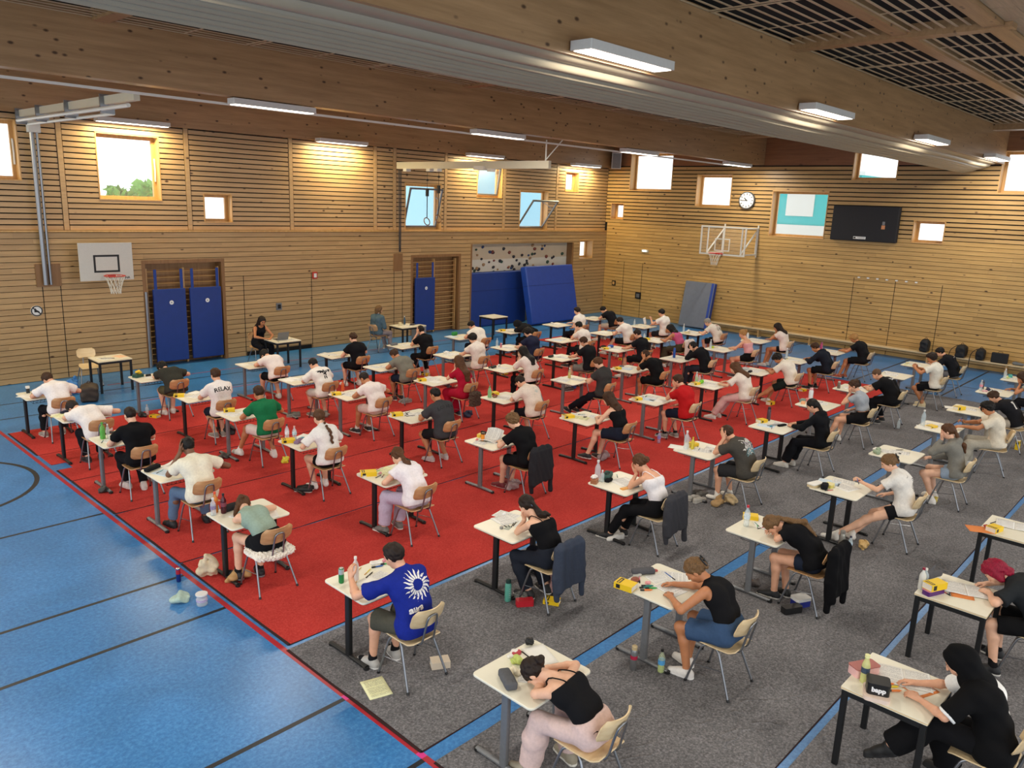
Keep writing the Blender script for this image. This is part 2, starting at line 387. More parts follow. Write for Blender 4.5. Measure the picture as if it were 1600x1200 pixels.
# ceiling lamps ------------------------------------------------------------
M_LAMPBODY = plain('lamp_housing', 'cfccc4', .4, 0, .02)
M_DIFF = plain('lamp_diffuser', 'fff6e6', .5, 0, 0, emit=6.0)
nl = 0
def lamp(x, y, z, label, group, w=.3, pw=1.0, lc=(1, .92, .79)):
    t = thing('ceiling_lamp', label, 'lamp', (x, y, z), 0, group)
    MB().prism(rrect(1.66, w, .01, 1), 0, .1).obj('housing', M_LAMPBODY, t)
    MB().box(-.79, .79, -w/2+.03, w/2-.03, -.006, 0).obj('diffuser', M_DIFF, t)
    L = bpy.data.lights.new('lamp_light', 'AREA'); L.shape = 'RECTANGLE'; L.size = 1.55; L.size_y = w-.08; L.energy = LAMP_W*pw; L.color = lc
    o = bpy.data.objects.new('lamp_light', L); COL.objects.link(o); o.parent = t; o.location = (0, 0, -.02)
LX = [-3.8, 2.05, 7.9, 13.78, 19.62, 25.5]
ordn = ['', '', 'nearest', 'second', 'third', 'last']
for i, x in enumerate(LX):
    b = ordn[i] or ('unseen rear' if i == 0 else 'hidden rear')
    lamp(min(x, 25.6), 5.76, 6.14, 'white strip lamp on the near beam, %s along it' % b, 'strip lamps on the near beam')
    lamp(min(x, 25.6), 13.57, 5.99, 'white strip lamp under the middle beam, %s along it' % b, 'strip lamps under the middle beam', w=.25)
    lamp(min(x, 25.2), YL-.28, 5.96, 'white strip lamp above the left wall slats, %s along the wall' % b, 'strip lamps above the left wall', w=.28, lc=(1, .83, .46))
    if x < 25: lamp(x, -1.95, 6.0, 'white strip lamp on the beam behind the viewer, %s along it' % b, 'strip lamps on the rear beam')
# carpets on the floor -----------------------------------------------------
def carpet(label, mat, x0, x1, y0, y1, z, seed=0, cat='carpet', group=None, hole=None):
    r = random.Random(seed); P = []
    def edge(a, b, n):
        for i in range(n):
            t = i/n; P.append((a[0]+(b[0]-a[0])*t+r.uniform(-.008, .008), a[1]+(b[1]-a[1])*t+r.uniform(-.008, .008)))
    y0 += .012; y1 -= .008
    edge((x0, y0), (x1, y0), 30); edge((x1, y0), (x1, y1), 5); edge((x1, y1), (x0, y1), 30); edge((x0, y1), (x0, y0), 5)
    if hole:
        P = [(x0, y0), (x1, y0), (x1, y1), (x0, y1), (x0, hole[3]), (hole[1], hole[3]), (hole[1], hole[2]), (x0, hole[2])]
    m = MB().prism(P, 0, .007)
    m.prism([(x0-.02, y0-.01), (x1+.0, y0-.01), (x1+.0, y0+.01), (x0-.02, y0+.01)], 0, .0045, 1)
    m.prism([(x0-.03, y0), (x0+.006, y0), (x0+.006, y1), (x0-.03, y1)] if not hole else [(x0-.03, y0), (x0+.006, y0), (x0+.006, hole[2]), (x0-.03, hole[2])], 0, .0045, 1)
    o = thing('carpet', label, cat, (0, 0, z), 0, group, m.mesh('carpet', [mat, M_SEAM])); return o
M_SEAM = plain('carpet_underside', '2a0f10', .95, noise=0)
RN = ['nearest the grey carpet', 'second from the grey carpet', 'with its left end third from the grey carpet', 'with a blue gap at its left end', 'along the blue floor by the left wall']
for i, (y0, y1) in enumerate(((6.47, 8.97), (8.98, 11.05), (11.06, 12.8), (12.81, 14.44), (14.45, 16.13))):
    carpet('wide red carpet strip, %s' % RN[i], M_RED, 3.78, 12.0, y0, y1, .0006, i, group='red carpet strips', hole=(3.78, 4.0, 13.47, 13.8) if i == 3 else None)
carpet('bright red carpet strip lying among the darker red strips', M_RED2, 12.0, 21.8, 8.98, 11.05, .0006, 11)
for i, (y0, y1) in enumerate(((6.47, 8.97), (11.06, 12.8), (12.81, 14.44), (14.45, 16.13))):
    carpet('red carpet strip on the far half of the floor, %s' % ['nearest the grey carpet', 'just beyond the bright red strip', 'second beyond the bright red strip', 'nearest the blue crash mats'][i], M_RED, 12.01, 21.9, y0, y1, .0006, 20+i, group='red carpet strips')
carpet('short red carpet piece at the far corner before the leaning blue mat', M_RED, 19.6, 21.8, 16.15, 17.2, .0006, 31)
GN = ['beside the red carpet', 'second from the red carpet', 'third from the red carpet']
for i, (y0, y1) in enumerate(((4.31, 6.42), (2.14, 4.16), (-1.0, 2.08))):
    carpet('grey felt carpet strip on the hall floor, %s' % GN[i], M_GRAY, 3.72, 22.1, y0, y1, .0006, 40+i, group='grey carpet strips')
# floor lines
ntrim = 1
def line(poly, col, z=.0012):
    global ntrim; ntrim += 1
    struct(MB().prism(poly, .0002, z-.0004).obj('trim_%d' % ntrim, plain('line_'+col, col, .4, 0, .03)))
def hline(y, x0, x1, w=.05, col='161a20'): line([(x0, y-w/2), (x1, y-w/2), (x1, y+w/2), (x0, y+w/2)], col)
for y in (5.36, 7.62, 8.66, 11.2): hline(y, -5, 3.66); hline(y, 22.15, 27.1)
hline(4.24, -5, 3.66); hline(2.1, 22.15, 27)
line([(3.64, -5), (3.7, -5), (3.7, 27), (3.64, 27)], 'b32030', .0016) if False else line([(3.655, -5), (3.715, -5), (3.715, 20), (3.655, 20)], 'a82230', .0015)
for y in (4.3, 5.37): line([(3.655, y-.04), (3.715, y-.04), (3.715, y+.04), (3.655, y+.04)], 'd8358a', .002)
hline(17.2, 3.8, 25, .05, '1a2a3a'); hline(18.4, -5, 27, .05, '13202e'); line([(23.9, -5), (23.95, -5), (23.95, 20), (23.9, 20)], '1a2430')
for y in (17.0, 18.9): line([(6.5, y), (20, y-.0), (20, y+.04), (6.5, y+.04)], '9c3440', .0009)
c0, R0 = (2.1, 13.65), 1.37
m = MB(); N = 72
V = [(c0[0]+r*math.cos(2*math.pi*k/N), c0[1]+r*math.sin(2*math.pi*k/N), .0011) for r in (R0-.035, R0+.035) for k in range(N)]
m.add(V, [(k, N+k, N+(k+1) % N, (k+1) % N) for k in range(N)])
struct(m.obj('trim_90', plain('line_161a20', '161a20', .4, 0, .03)))
# outdoors seen through the windows
M_TEAL = plain('turquoise_render', '3fb3b0', .8); M_PALE = plain('pale_render', 'dfe3df', .8)
def outhouse(label, mat, x0, x1, y0, y1, h, wins):
    t = thing('building', label, 'building', ((x0+x1)/2, (y0+y1)/2, 0))
    MB().box(-(x1-x0)/2, (x1-x0)/2, -(y1-y0)/2, (y1-y0)/2, 0, h).obj('wall', mat, t)
    for (a, b, c, d) in wins: MB().box(-(x1-x0)/2-.05, -(x1-x0)/2+.05, a, b, c, d).obj('window', M_WHITEMET, t)
    MB().box(-(x1-x0)/2-.2, (x1-x0)/2+.2, -(y1-y0)/2-.2, (y1-y0)/2+.2, h, h+.15).obj('roof', M_PALE, t)
outhouse('turquoise house outside behind the back wall window below the clock', M_TEAL, 36, 44, 13.2, 18.2, 6.2, [(-.55, .75, 4.35, 5.4), (-2.45, 2.45, .0, 3.95)])
MB
t = thing('building', 'pale blue annex outside the left wall windows', 'building', (27, 29, 0)); MB().box(-4, 4, -3, 3, 0, 9).obj('wall', plain('pale_blue_render', '9cc8d8', .8), t); MB().box(-4.2, 4.2, -3.2, 3.2, 9, 9.2).obj('roof', M_PALE, t)
M_TRUNK = plain('bark', '4a3d30', .9)
def leaves(name, label, c, rad, n, col, seed):
    rg = np.random.default_rng(seed); d = rg.normal(size=(n, 3)); d /= np.linalg.norm(d, axis=1)[:, None]
    lob = .75+.25*np.sin(d[:, 0]*5+seed)*np.cos(d[:, 1]*4)+.1*np.sin(d[:, 2]*9)
    p = d*(rg.random((n, 1))**.35)*np.array(rad)*lob[:, None]
    a = rg.normal(size=(n, 3))*.1; b = rg.normal(size=(n, 3))*.1
    V = np.concatenate([p-a-b, p+a-b, p+a+b, p-a+b], 1).reshape(-1, 3)
    t = thing('tree', label, 'tree', (c[0], c[1], 0))
    link('foliage', mesh('foliage', V, np.arange(4*n, dtype=np.int32).reshape(n, 4), plain(name, col, .7, 0, .3, 3)), t, (0, 0, c[2]))
    MB().tube([(0, 0, 0), (.05, 0, c[2]*.5), (0, .05, c[2])], [.16, .12, .08]).obj('trunk', M_TRUNK, t)
leaves('leaf_green', 'green bushy tree outside the large left wall window', (11.7, 31, 3.6), (.95, 1.0, .9), 1100, '5d9a3c', 3)
leaves('leaf_green_b', 'second green tree outside the large left wall window', (13.6, 33, 3.8), (.8, .8, 1.1), 800, '6aa84a', 5)
leaves('leaf_green_c', 'tall tree outside with its crown at the window top', (10.1, 31.0, 7.5), (1.0, .9, .7), 500, '4f8a3a', 7)
# ================================================================ implicit-surface modelling (numpy)
v3 = lambda *a: np.array(a, float)
def nrm(v): v = np.asarray(v, float); return v/(np.linalg.norm(v)+1e-12)
def C(a, b, ra, rb=None, k=.03, cut=None, sub=False): return ('c', np.asarray(a, float), np.asarray(b, float), ra, ra if rb is None else rb, k, cut, sub)
def E_(c, r, R=None, k=.03, cut=None, sub=False): return ('e', np.asarray(c, float), np.asarray(r, float), np.eye(3) if R is None else R, k, cut, sub)
def BX(c, h, r, R=None, k=.01, cut=None, sub=False): return ('b', np.asarray(c, float), np.asarray(h, float), r, np.eye(3) if R is None else R, k, cut, sub)
def pbox(p):
    if p[0] == 'c': r = max(p[3], p[4]); return np.minimum(p[1], p[2])-r, np.maximum(p[1], p[2])+r
    r = p[2].max() if p[0] == 'e' else np.linalg.norm(p[2])+p[3]
    return p[1]-r, p[1]+r
def pdist(p, X, Y, Z):
    if p[0] == 'c':
        a, b, ra, rb = p[1:5]; ba = b-a; L = max(ba@ba, 1e-9)
        px, py, pz = X-a[0], Y-a[1], Z-a[2]
        t = np.clip((px*ba[0]+py*ba[1]+pz*ba[2])/L, 0, 1)
        d = np.sqrt((px-t*ba[0])**2+(py-t*ba[1])**2+(pz-t*ba[2])**2)-(ra+t*(rb-ra))
    else:
        c, h = p[1], p[2]; R = p[3] if p[0] == 'e' else p[4]
        px, py, pz = X-c[0], Y-c[1], Z-c[2]
        q = [px*R[0, i]+py*R[1, i]+pz*R[2, i] for i in range(3)]
        if p[0] == 'e':
            k0 = np.sqrt(sum((q[i]/h[i])**2 for i in range(3))); k1 = np.sqrt(sum((q[i]/h[i]**2)**2 for i in range(3)))
            d = k0*(k0-1)/np.maximum(k1, 1e-6)
        else:
            q = [np.abs(q[i])-h[i] for i in range(3)]
            d = np.sqrt(sum(np.maximum(x, 0)**2 for x in q))+np.minimum(np.maximum(np.maximum(q[0], q[1]), q[2]), 0)-p[3]
    cut = p[-2]
    if cut:
        for pt, n in cut: d = np.maximum(d, (X-pt[0])*n[0]+(Y-pt[1])*n[1]+(Z-pt[2])*n[2])
    return d
def comb(D, d, p):
    k = p[-3]
    if p[-1]:
        h = np.maximum(k-np.abs(D+d), 0)/k; return np.maximum(D, -d)+h*h*k*.25
    h = np.maximum(k-np.abs(D-d), 0)/k; return np.minimum(D, d)-h*h*k*.25
def wrinkle(X, Y, Z, amp, sc, seed, fold=0):
    s = seed*1.7
    if fold: return amp*(np.sin(X*sc+1.5*np.sin(Z*5+s)+s)+.5*np.sin((X+.4*Z)*sc*1.9+2*s)+.4*np.sin(Z*14+4*X+s))
    w = np.sin(X*sc*1.1+1.3*np.sin(Z*sc*.7+s)+s)*np.sin(Z*sc*1.3+1.1*np.sin(Y*sc*.8+s*2))+.5*np.sin((Z*1.6-Y+.6*X)*sc*1.1+2*np.sin(X*sc*.6+s*3))
    return amp*w
def evalp(prims, P, wr=None, cuts=None):
    X, Y, Z = P[:, 0], P[:, 1], P[:, 2]; D = np.full(len(P), 9.)
    for p in prims: D = comb(D, pdist(p, X, Y, Z), p)
    if wr: D = D+wrinkle(X, Y, Z, *wr)
    for pt, n in cuts or (): D = np.maximum(D, (X-pt[0])*n[0]+(Y-pt[1])*n[1]+(Z-pt[2])*n[2])
    return D
def surf(prims, res, wr=None, cuts=None, box=None, hole=()):
    """surface nets of the blended solids; returns verts, quads"""
    lo = np.min([pbox(p)[0] for p in prims if not p[-1]], 0)-3*res-.01; hi = np.max([pbox(p)[1] for p in prims if not p[-1]], 0)+3*res+.01
    if box is not None: lo = np.maximum(lo, box[0]); hi = np.minimum(hi, box[1])
    n = np.maximum(np.ceil((hi-lo)/res).astype(int)+1, 3)
    ax = [(lo[i]+res*np.arange(n[i])).astype(np.float32) for i in range(3)]
    D = np.full(n, 1., np.float32)
    for p in prims:
        a, b = pbox(p); m = p[-3]+3*res+.02
        i0 = np.clip(np.floor((a-m-lo)/res).astype(int), 0, n); i1 = np.clip(np.ceil((b+m-lo)/res).astype(int)+1, 0, n)
        if (i1 <= i0).any(): continue
        s = tuple(slice(x, y) for x, y in zip(i0, i1))
        X, Y, Z = ax[0][s[0]][:, None, None], ax[1][s[1]][None, :, None], ax[2][s[2]][None, None, :]
        D[s] = comb(D[s], pdist(p, X, Y, Z).astype(np.float32), p)
    X, Y, Z = ax[0][:, None, None], ax[1][None, :, None], ax[2][None, None, :]
    if wr: D = D+wrinkle(X, Y, Z, *wr).astype(np.float32)
    for pt, nn in cuts or (): D = np.maximum(D, (X-pt[0])*nn[0]+(Y-pt[1])*nn[1]+(Z-pt[2])*nn[2])
    I = D < 0
    cs = I[:-1, :-1, :-1].astype(np.int8)
    for o in ((1,0,0),(0,1,0),(0,0,1),(1,1,0),(1,0,1),(0,1,1),(1,1,1)):
        cs = cs+I[o[0]:n[0]-1+o[0], o[1]:n[1]-1+o[1], o[2]:n[2]-1+o[2]]
    act = (cs > 0) & (cs < 8)
    if hole:
        cx, cy, cz = (ax[i][:-1]+res/2 for i in range(3))
        for hl, hh in hole:
            act[np.ix_((cx > hl[0]) & (cx < hh[0]), (cy > hl[1]) & (cy < hh[1]), (cz > hl[2]) & (cz < hh[2]))] = False
    ii = np.argwhere(act)
    if not len(ii): return np.zeros((0, 3)), np.zeros((0, 4), np.int32)
    idx = np.full(act.shape, -1, np.int64); idx[act] = np.arange(len(ii))
    cor = {}
    for o in ((0,0,0),(1,0,0),(0,1,0),(0,0,1),(1,1,0),(1,0,1),(0,1,1),(1,1,1)):
        cor[o] = D[ii[:, 0]+o[0], ii[:, 1]+o[1], ii[:, 2]+o[2]]
    S = np.zeros((len(ii), 3)); N = np.zeros(len(ii))
    for a in cor:
        for d in range(3):
            if a[d]: continue
            b = list(a); b[d] = 1; b = tuple(b); da, db = cor[a], cor[b]
            x = (da < 0) != (db < 0); t = np.where(x, da/np.where(x, da-db, 1), 0)
            q = np.array(a, float)[None, :].repeat(len(ii), 0); q[:, d] += t
            S += q*x[:, None]; N += x
    V = lo+(ii+S/np.maximum(N, 1)[:, None])*res
    Q = []
    for d in range(3):
        e, f = (d+1) % 3, (d+2) % 3
        sl = [slice(1, None)]*3; sl[d] = slice(None, -1); A = I[tuple(sl)]
        sl2 = [slice(1, None)]*3; B = I[tuple(sl2)]
        w = np.argwhere(A != B)
        if not len(w): continue
        base = w.copy(); base[:, e] += 1; base[:, f] += 1
        fl = A[w[:, 0], w[:, 1], w[:, 2]]
        ok = np.ones(len(base), bool)
        for dd in range(3): ok &= base[:, dd] < act.shape[dd]
        base = base[ok]; fl = fl[ok]
        def at(de, df):
            q = base.copy(); q[:, e] -= de; q[:, f] -= df; return idx[q[:, 0], q[:, 1], q[:, 2]]
        q = np.stack([at(0, 0), at(1, 0), at(1, 1), at(0, 1)], 1)
        q[~fl] = q[~fl][:, ::-1]
        Q.append(q[(q >= 0).all(1)])
    return V, (np.concatenate(Q) if Q else np.zeros((0, 4), np.int64))
def soft(name, prims, res, mats, parent=None, wr=None, cuts=None, loc=None, rz=0, mi=None, smooth=True):
    V, Q = surf(prims, res, wr, cuts)
    me = mesh(name, V, Q, mats, smooth, mi(V[Q].mean(1)) if mi else None)
    return link(name, me, parent, loc, rz)
def Rx(a): c, s = math.cos(a), math.sin(a); return np.array([[1, 0, 0], [0, c, -s], [0, s, c]])
def Ry(a): c, s = math.cos(a), math.sin(a); return np.array([[c, 0, s], [0, 1, 0], [-s, 0, c]])
def Rz(a): c, s = math.cos(a), math.sin(a); return np.array([[c, -s, 0], [s, c, 0], [0, 0, 1]])
def rad(a): return a*math.pi/180
# ================================================================ people
SKIN = {'l': 'd9a283', 'f': 'e0af92', 't': 'b97a52', 'm': 'a8683f', 'd': '774f37'}
HAIR = {'black': '15110f', 'dark': '241812', 'brown': '3d2616', 'mid': '553620', 'light': '6f5234', 'blond': 'a67c48', 'grey': '8f8a80', 'red': '8a1230', 'buzz': '5f4632'}
def skin_mats(s, h):
    return [plain('skin', SKIN[s], .5, 0, .05, 25), plain('eyes', '1c120c', .3, 0, 0), plain('lips', '9c5a4c' if s in 'lft' else '6a3f35', .5, 0, 0), plain('brow', HAIR[h] if h != 'red' else HAIR['brown'], .7, 0, 0)]
def hair_mat(h):
    key = 'hair_'+h
    if key in MATS: return MATS[key]
    t = NT('hair'); c = lin(HAIR[h])
    nz = t.add('ShaderNodeTexNoise', i_Scale=1.0, i_Detail=3.0); t.link(t.coords((120, 120, 14)), nz.inputs[0])
    t.link(t.ramp(nz.outputs[0], [(.3, tuple(x*.6 for x in c)), (.7, tuple(min(1, x*1.25) for x in c))]), t.b.inputs['Base Color'])
    t.b.inputs['Roughness'].default_value = .55; t.b.inputs['Specular IOR Level'].default_value = .25; t.bump(nz.outputs[0], .4, .004)
    MATS[key] = t.m; return t.m
def cloth(col, name='cloth'): return plain(name, col, .9, 0, .07, 40, bump=.08, spec=.15)
def ik(S, T, l1, l2, hint):
    d = T-S; L = np.linalg.norm(d)
    if L > (l1+l2)*.995: f = L/((l1+l2)*.995); l1 *= f; l2 *= f
    if L < abs(l1-l2)+.02: L = abs(l1-l2)+.02
    n = nrm(d); a = (l1*l1-l2*l2+L*L)/(2*L); h = math.sqrt(max(l1*l1-a*a, 0))
    p = nrm(hint-n*(hint@n)); return S+n*a+p*h
def hand(Wp, f, n, side, curl=.5, sc=1.0, spread=.06, thumb=.6):
    """palm, four unequal bent fingers and a side thumb; f: pointing direction, n: palm side normal"""
    f = nrm(f); n = nrm(n-f*(n@f)); x = np.cross(f, n)*side*-1.0   # x towards little finger
    P = []; L = [.074, .083, .077, .06]; lat = [-.029, -.0095, .010, .028]; kn = []
    for i in range(4):
        k = Wp+f*(.088-.006*abs(i-1))*sc+x*lat[i]*sc; kn.append(k)
        P.append(C(Wp+f*.012*sc+x*lat[i]*.55*sc, k, .0145*sc, .0115*sc, .014))
    for i in range(4):
        d = nrm(f+x*spread*(i-1.2)); p = kn[i]; r = .0092*sc*(1 if i < 3 else .88)
        for j, fr in enumerate((.44, .31, .25)):
            a = curl*(j+.6+.08*i); q = p+(d*math.cos(a)+n*math.sin(a))*L[i]*fr*sc
            P.append(C(p, q, r, r*.92, .004)); p = q; r *= .92
    b = Wp+f*.022*sc-x*.022*sc; m = b+(f*.55-x*.62+n*.35*thumb)*.048*sc; e = m+(f*.85-x*.18+n*.5*thumb)*.038*sc; g = e+(f*.95+x*.05+n*.4*thumb)*.026*sc
    P += [C(Wp+f*.008*sc-x*.008*sc, m, .017*sc, .0115*sc, .012), C(m, e, .0112*sc, .0098*sc, .006), C(e, g, .0098*sc, .008*sc, .004)]
    return P
def person(d):
    """seated figure in local space: origin on the floor below the pelvis, facing +y"""
    s = d.get('s', 1.0); fem = d.get('fem', 0); dist = d['dist']
    res = min(max(.00115*dist, .0085), .016); hres = min(max(.00072*dist, .0055), .0095)
    lean, curve, side, tw = rad(d.get('lean', 22)+max(0, d['ye']-.31)*70*(d.get('L') in ('w', 'f') or d.get('R') in ('w', 'f'))), rad(d.get('curve', 18)), rad(d.get('side', 0)), rad(d.get('twist', 0))
    ye, zt = d['ye'], .735
    P0 = v3(0, d.get('py', -.05), .565)
    def dr(a): return v3(math.sin(side), math.sin(a)*math.cos(side), math.cos(a)*math.cos(side))
    d1, d2, d3 = dr(lean*.55), dr(lean+curve*.2), dr(lean+curve)
    P1 = P0+d1*.185*s; P2 = P1+d2*.185*s; Cc = P2+d3*.085*s; P3 = Cc+d3*.055*s
    r = nrm(v3(math.cos(tw), math.sin(tw), 0)-d3*(v3(math.cos(tw), math.sin(tw), 0)@d3)*.9); bk = nrm(np.cross(d3, r))*-1.0  # backwards
    bk = np.cross(r, d3)*-1.0
    if bk[1] > 0 and abs(tw) < 1.3: bk = -bk
    w = (.152 if fem else .178)*s*d.get('wide', 1)
    fat = d.get('fat', 1.0)
    sh = {q: Cc+r*w*q-bk*.012+d3*(-.004) for q in (-1, 1)}
    def torso(inf, top=True):
        f = fat; T = []; g = .9 if fem else 1.0
        lv = [(P0, .072*f, .100*f+inf+(.016 if inf > .007 else 0)), (P1, .058*g*f, .088*g*f+inf), (P2, .078*g*f, .100*g*f+inf), (Cc-d3*.015-bk*.005, w-.06*s, .060+inf)]
        for a, hw, rr in lv: T.append(C(a-r*hw, a+r*hw, rr, rr, .05))
        for q in (-1, 1):
            for (a, h1, r1), (b, h2, r2) in zip(lv, lv[1:]): T.append(C(a+r*h1*q, b+r*h2*q, r1*.96, r2*.96, .05))
            if top: T.append(C(Cc+r*w*.62*q, P3+d3*.015+r*.02*q, .036+inf*.7, .042+inf*.6, .04))
        if fem:
            for q in (-1, 1): T.append(E_(P2-bk*.075+r*.062*q-d2*.005, (.05+inf, .05+inf, .052+inf), None, .05))
        return T
    # head ----------------------------------------------------------
    hp, hy, hr = rad(d.get('hp', 35)), rad(d.get('hy', 0)), rad(d.get('hr', 0))
    R = Rz(hy+tw*.6)@Rx(-hp)@Ry(hr)
    nd = nrm(d3*.6+R[:, 2]*.6+R[:, 1]*.15)
    hb = P3+nd*.065*s; H = hb+R@v3(0, .022, .098)*s
    hs = s*.97
    def hl(x, y, z): return H+R@v3(x, y, z)*hs
    HD = [C(Cc+d3*.02, hb+R@v3(0, .0, .03), .056*s if not fem else .048*s, .053*s if not fem else .045*s, .03),
          E_(hl(0, -.012, .03), v3(.076, .096, .092)*hs, R, .02), E_(hl(0, .03, -.045), v3(.058, .062, .072)*hs, R, .03), E_(hl(0, .05, -.092), v3(.026, .024, .022)*hs, R, .025),
          E_(hl(0, .052, -.005), v3(.062, .045, .06)*hs, R, .02),
          C(hl(0, .093, .018), hl(0, .112, -.026), .008*hs, .0125*hs, .012), C(hl(-.04, .084, .032), hl(.04, .084, .032), .010*hs, k=.015)]
    for q in (-1, 1):
        HD += [E_(hl(.078*q, -.004, -.006), v3(.010, .02, .033)*hs, R@Rz(-.25*q), .008), C(hl(.05*q, .055, -.03), hl(.035*q, .075, -.045), .018*hs, k=.02),
               E_(hl(.031*q, .1, .010), v3(.018, .016, .011)*hs, R, .01, None, True), E_(hl(.031*q, .083, .010), v3(.0125, .0125, .0115)*hs, R, .004)]
    HD += [C(hl(-.02, .088, -.058), hl(.02, .088, -.058), .0075*hs, k=.006), C(hl(-.017, .086, -.070), hl(.017, .086, -.070), .008*hs, k=.006)]
    # arms ----------------------------------------------------------
    la, lf = .285*s, .255*s
    arms = {}; HN = {}; hboxes = []; AR = []
    for q, key in ((-1, 'L'), (1, 'R')):
        a = d.get(key, 'w'); opt = {}
        if isinstance(a, tuple): a, opt = a
        S = sh[q]; curl = .45; el = None; hint = v3(.9*q, -.25, -.5)
        if a == 'w': Wt = v3(.13*q, ye+.16, zt+.03); fd = v3(-.55*q, .8, -.1); n = v3(-.35*q, 0, -1); curl = .55
        elif a == 'f': Wt = v3(.10*q, ye+.13, zt+.028); fd = v3(-.75*q, .6, -.05); n = v3(0, 0, -1); curl = .2
        elif a == 'x': Wt = v3(-.0*q, ye+.15+.05*q, zt+.04+.015*q); fd = v3(-1*q, .15, 0); n = v3(0, 0, -1); curl = .25; el = v3(.24*q, ye+.10, zt+.05)
        elif a == 'h': Wt = hl(.085*q, .045, -.045)+v3(.018*q, 0, 0); fd = R@v3(-.12*q, -.25, 1.0); n = H-Wt; curl = .22; el = v3(.2*q, ye+.08, zt+.045)
        elif a == 'k': Wt = hl(.05*q, .11, -.10); fd = R@v3(.05*q, -.1, 1); n = R@v3(-.1*q, -1, .1); curl = .35; el = v3(.17*q, ye+.07, zt+.045)
        elif a == 'c': Wt = hl(.05*q, .10, -.135); fd = R@v3(-.3*q, -.25, .9); n = H-Wt; curl = 1.0; el = v3(.2*q, ye+.06, zt+.045)
        elif a == 'n': Wt = hl(.09*q, -.06, -.11); fd = R@v3(-.4*q, -.5, .8); n = H-Wt; curl = .3; el = v3(.24*q, ye+.08, zt+.045)
        elif a == 'l': Wt = v3(.10*q, .22, .665); fd = v3(-.5*q, .9, -.15); n = v3(0, -.1, -1); curl = .3; hint = v3(.8*q, -.8, -.2)
        elif a == 'd': Wt = v3(.26*q, -.02, .55); fd = v3(0, .2, -1); n = v3(-1*q, 0, 0); curl = .35
        else: Wt = v3(.1*q, ye+.1, .8); fd = v3(0, 1, 0); n = v3(0, 0, -1)
        if 'W' in opt: Wt = v3(*opt['W'])
        if 'f' in opt: fd = v3(*opt['f'])
        if 'n' in opt: n = v3(*opt['n'])
        if 'E' in opt: el = v3(*opt['E'])
        if 'hint' in opt: hint = v3(*opt['hint'])
        curl = opt.get('curl', curl)
        if a in 'wf' and 'E' not in opt:
            dv = Wt-S; L_ = np.linalg.norm(dv); mx = .92*(la+lf)
            if L_ > mx: Wt = S+dv*mx/L_; Wt[2] = max(Wt[2], zt+.03)
        if el is not None and a in 'hkcn' and np.linalg.norm(el-S) > la*1.15: el = ik(S, Wt, la, lf, el-(S+Wt)/2)
        if el is None:
            el = ik(S, Wt, la, lf, hint)
            if a in 'wf' and el[1] > ye-.02 and el[2] < zt+.045: el[2] = zt+.045
        arms[q] = (S, el, Wt); fd = nrm(fd)
        ru, rf = ((.043, .034) if fem else (.050, .040)); ru *= s*d.get('arm', 1); rf *= s*d.get('arm', 1)
        mid = el+(Wt-el)*.3
        AR += [C(S, el, ru*1.06, rf*.98, .03), C(el, mid, rf*.95, rf*1.02, .02), C(mid, Wt, rf*1.02, rf*.66, .02), C(Wt, Wt+fd*.025*s, rf*.62, rf*.58, .012)]
        hp_ = hand(Wt+fd*.012*s, fd, n, q, curl, s*(.92 if fem else 1.0), opt.get('spread', .06), opt.get('thumb', .6)); HN[q] = (hp_, Wt, fd, nrm(n)); AR += hp_
    # legs ------------------------------------------------------------
    LG = []; legs = {}
    for q, key in ((-1, 'lL'), (1, 'lR')):
        A = d.get(key, 'n')
        if A == 'n': A = (.13*q, .40, .085)
        elif A == 'b': A = (.12*q, .10, .10)
        elif A == 'f': A = (.12*q, .62, .085)
        elif A == 'm': A = (.14*q, .28, .085)
        A = v3(*A); hip = P0+v3(.092*q*s, .01, -.012); kn = ik(hip, A, .425*s, .425*s, v3(.12*q+d.get('kout', 0)*q, .9, .55))
        if 'kn'+key in d: kn = v3(*d['kn'+key])
        fy = d.get('f'+key, 12*-q); fd = Rz(rad(fy))@v3(0, 1, 0); pt = d.get('toe'+key, 0)
        fd = nrm(fd+v3(0, 0, -pt)); legs[q] = (hip, kn, A, fd)
        t = .082*s*(.5+.5*fat); mid = kn+(A-kn)*.3-v3(0, .02, 0)
        LG += [C(hip, kn, t, .057*s, .04), C(kn, mid, .054*s, .052*s, .03), C(mid, A, .052*s, .036*s, .03)]
        ft = A+v3(0, 0, -.045); shod = d.get('shoe') or d.get('sock'); fk = .72 if shod else 1.0; dn = nrm(np.cross(np.cross(fd, v3(0, 0, 1)), fd))*(-.012); LG += [C(A, ft-fd*.02, .036*s, .034*s*fk, .02), C(ft-fd*.03, ft+fd*.13*s*fk+dn, .033*s*fk, .024*s*fk, .02), C(ft+fd*.12*s*fk+dn, ft+fd*.155*s*fk+dn, .024*s*fk, .018*s*fk, .015)]
    B = torso(-.012)+HD+AR+LG
    # body mesh: coarse everywhere, finer at head and hands
    fine = [(H-.17*s, H+.17*s, min(res, max(.00085*dist, .006)))]
    for q in (-1, 1):
        c = HN[q][1]+HN[q][2]*.09*s; fine.append((c-.115*s, c+.115*s, hres))
    VV = []; QQ = []; n0 = 0
    V, Q = surf(B, res, hole=[(a+res*1.2, b-res*1.2) for a, b, _ in fine]); VV.append(V); QQ.append(Q); n0 += len(V)
    done = []
    for a, b, rr in fine:
        V, Q = surf(B, rr, box=(a, b), hole=[(x+rr*2, y-rr*2) for x, y in done]); VV.append(V); QQ.append(Q+n0); n0 += len(V); done.append((a, b))
    V = np.concatenate(VV); Q = np.concatenate(QQ).astype(np.int32)
    fc = (V[Q].mean(1)-H)@R/hs; ax_ = np.abs(fc[:, 0])
    mi = np.zeros(len(Q), int)
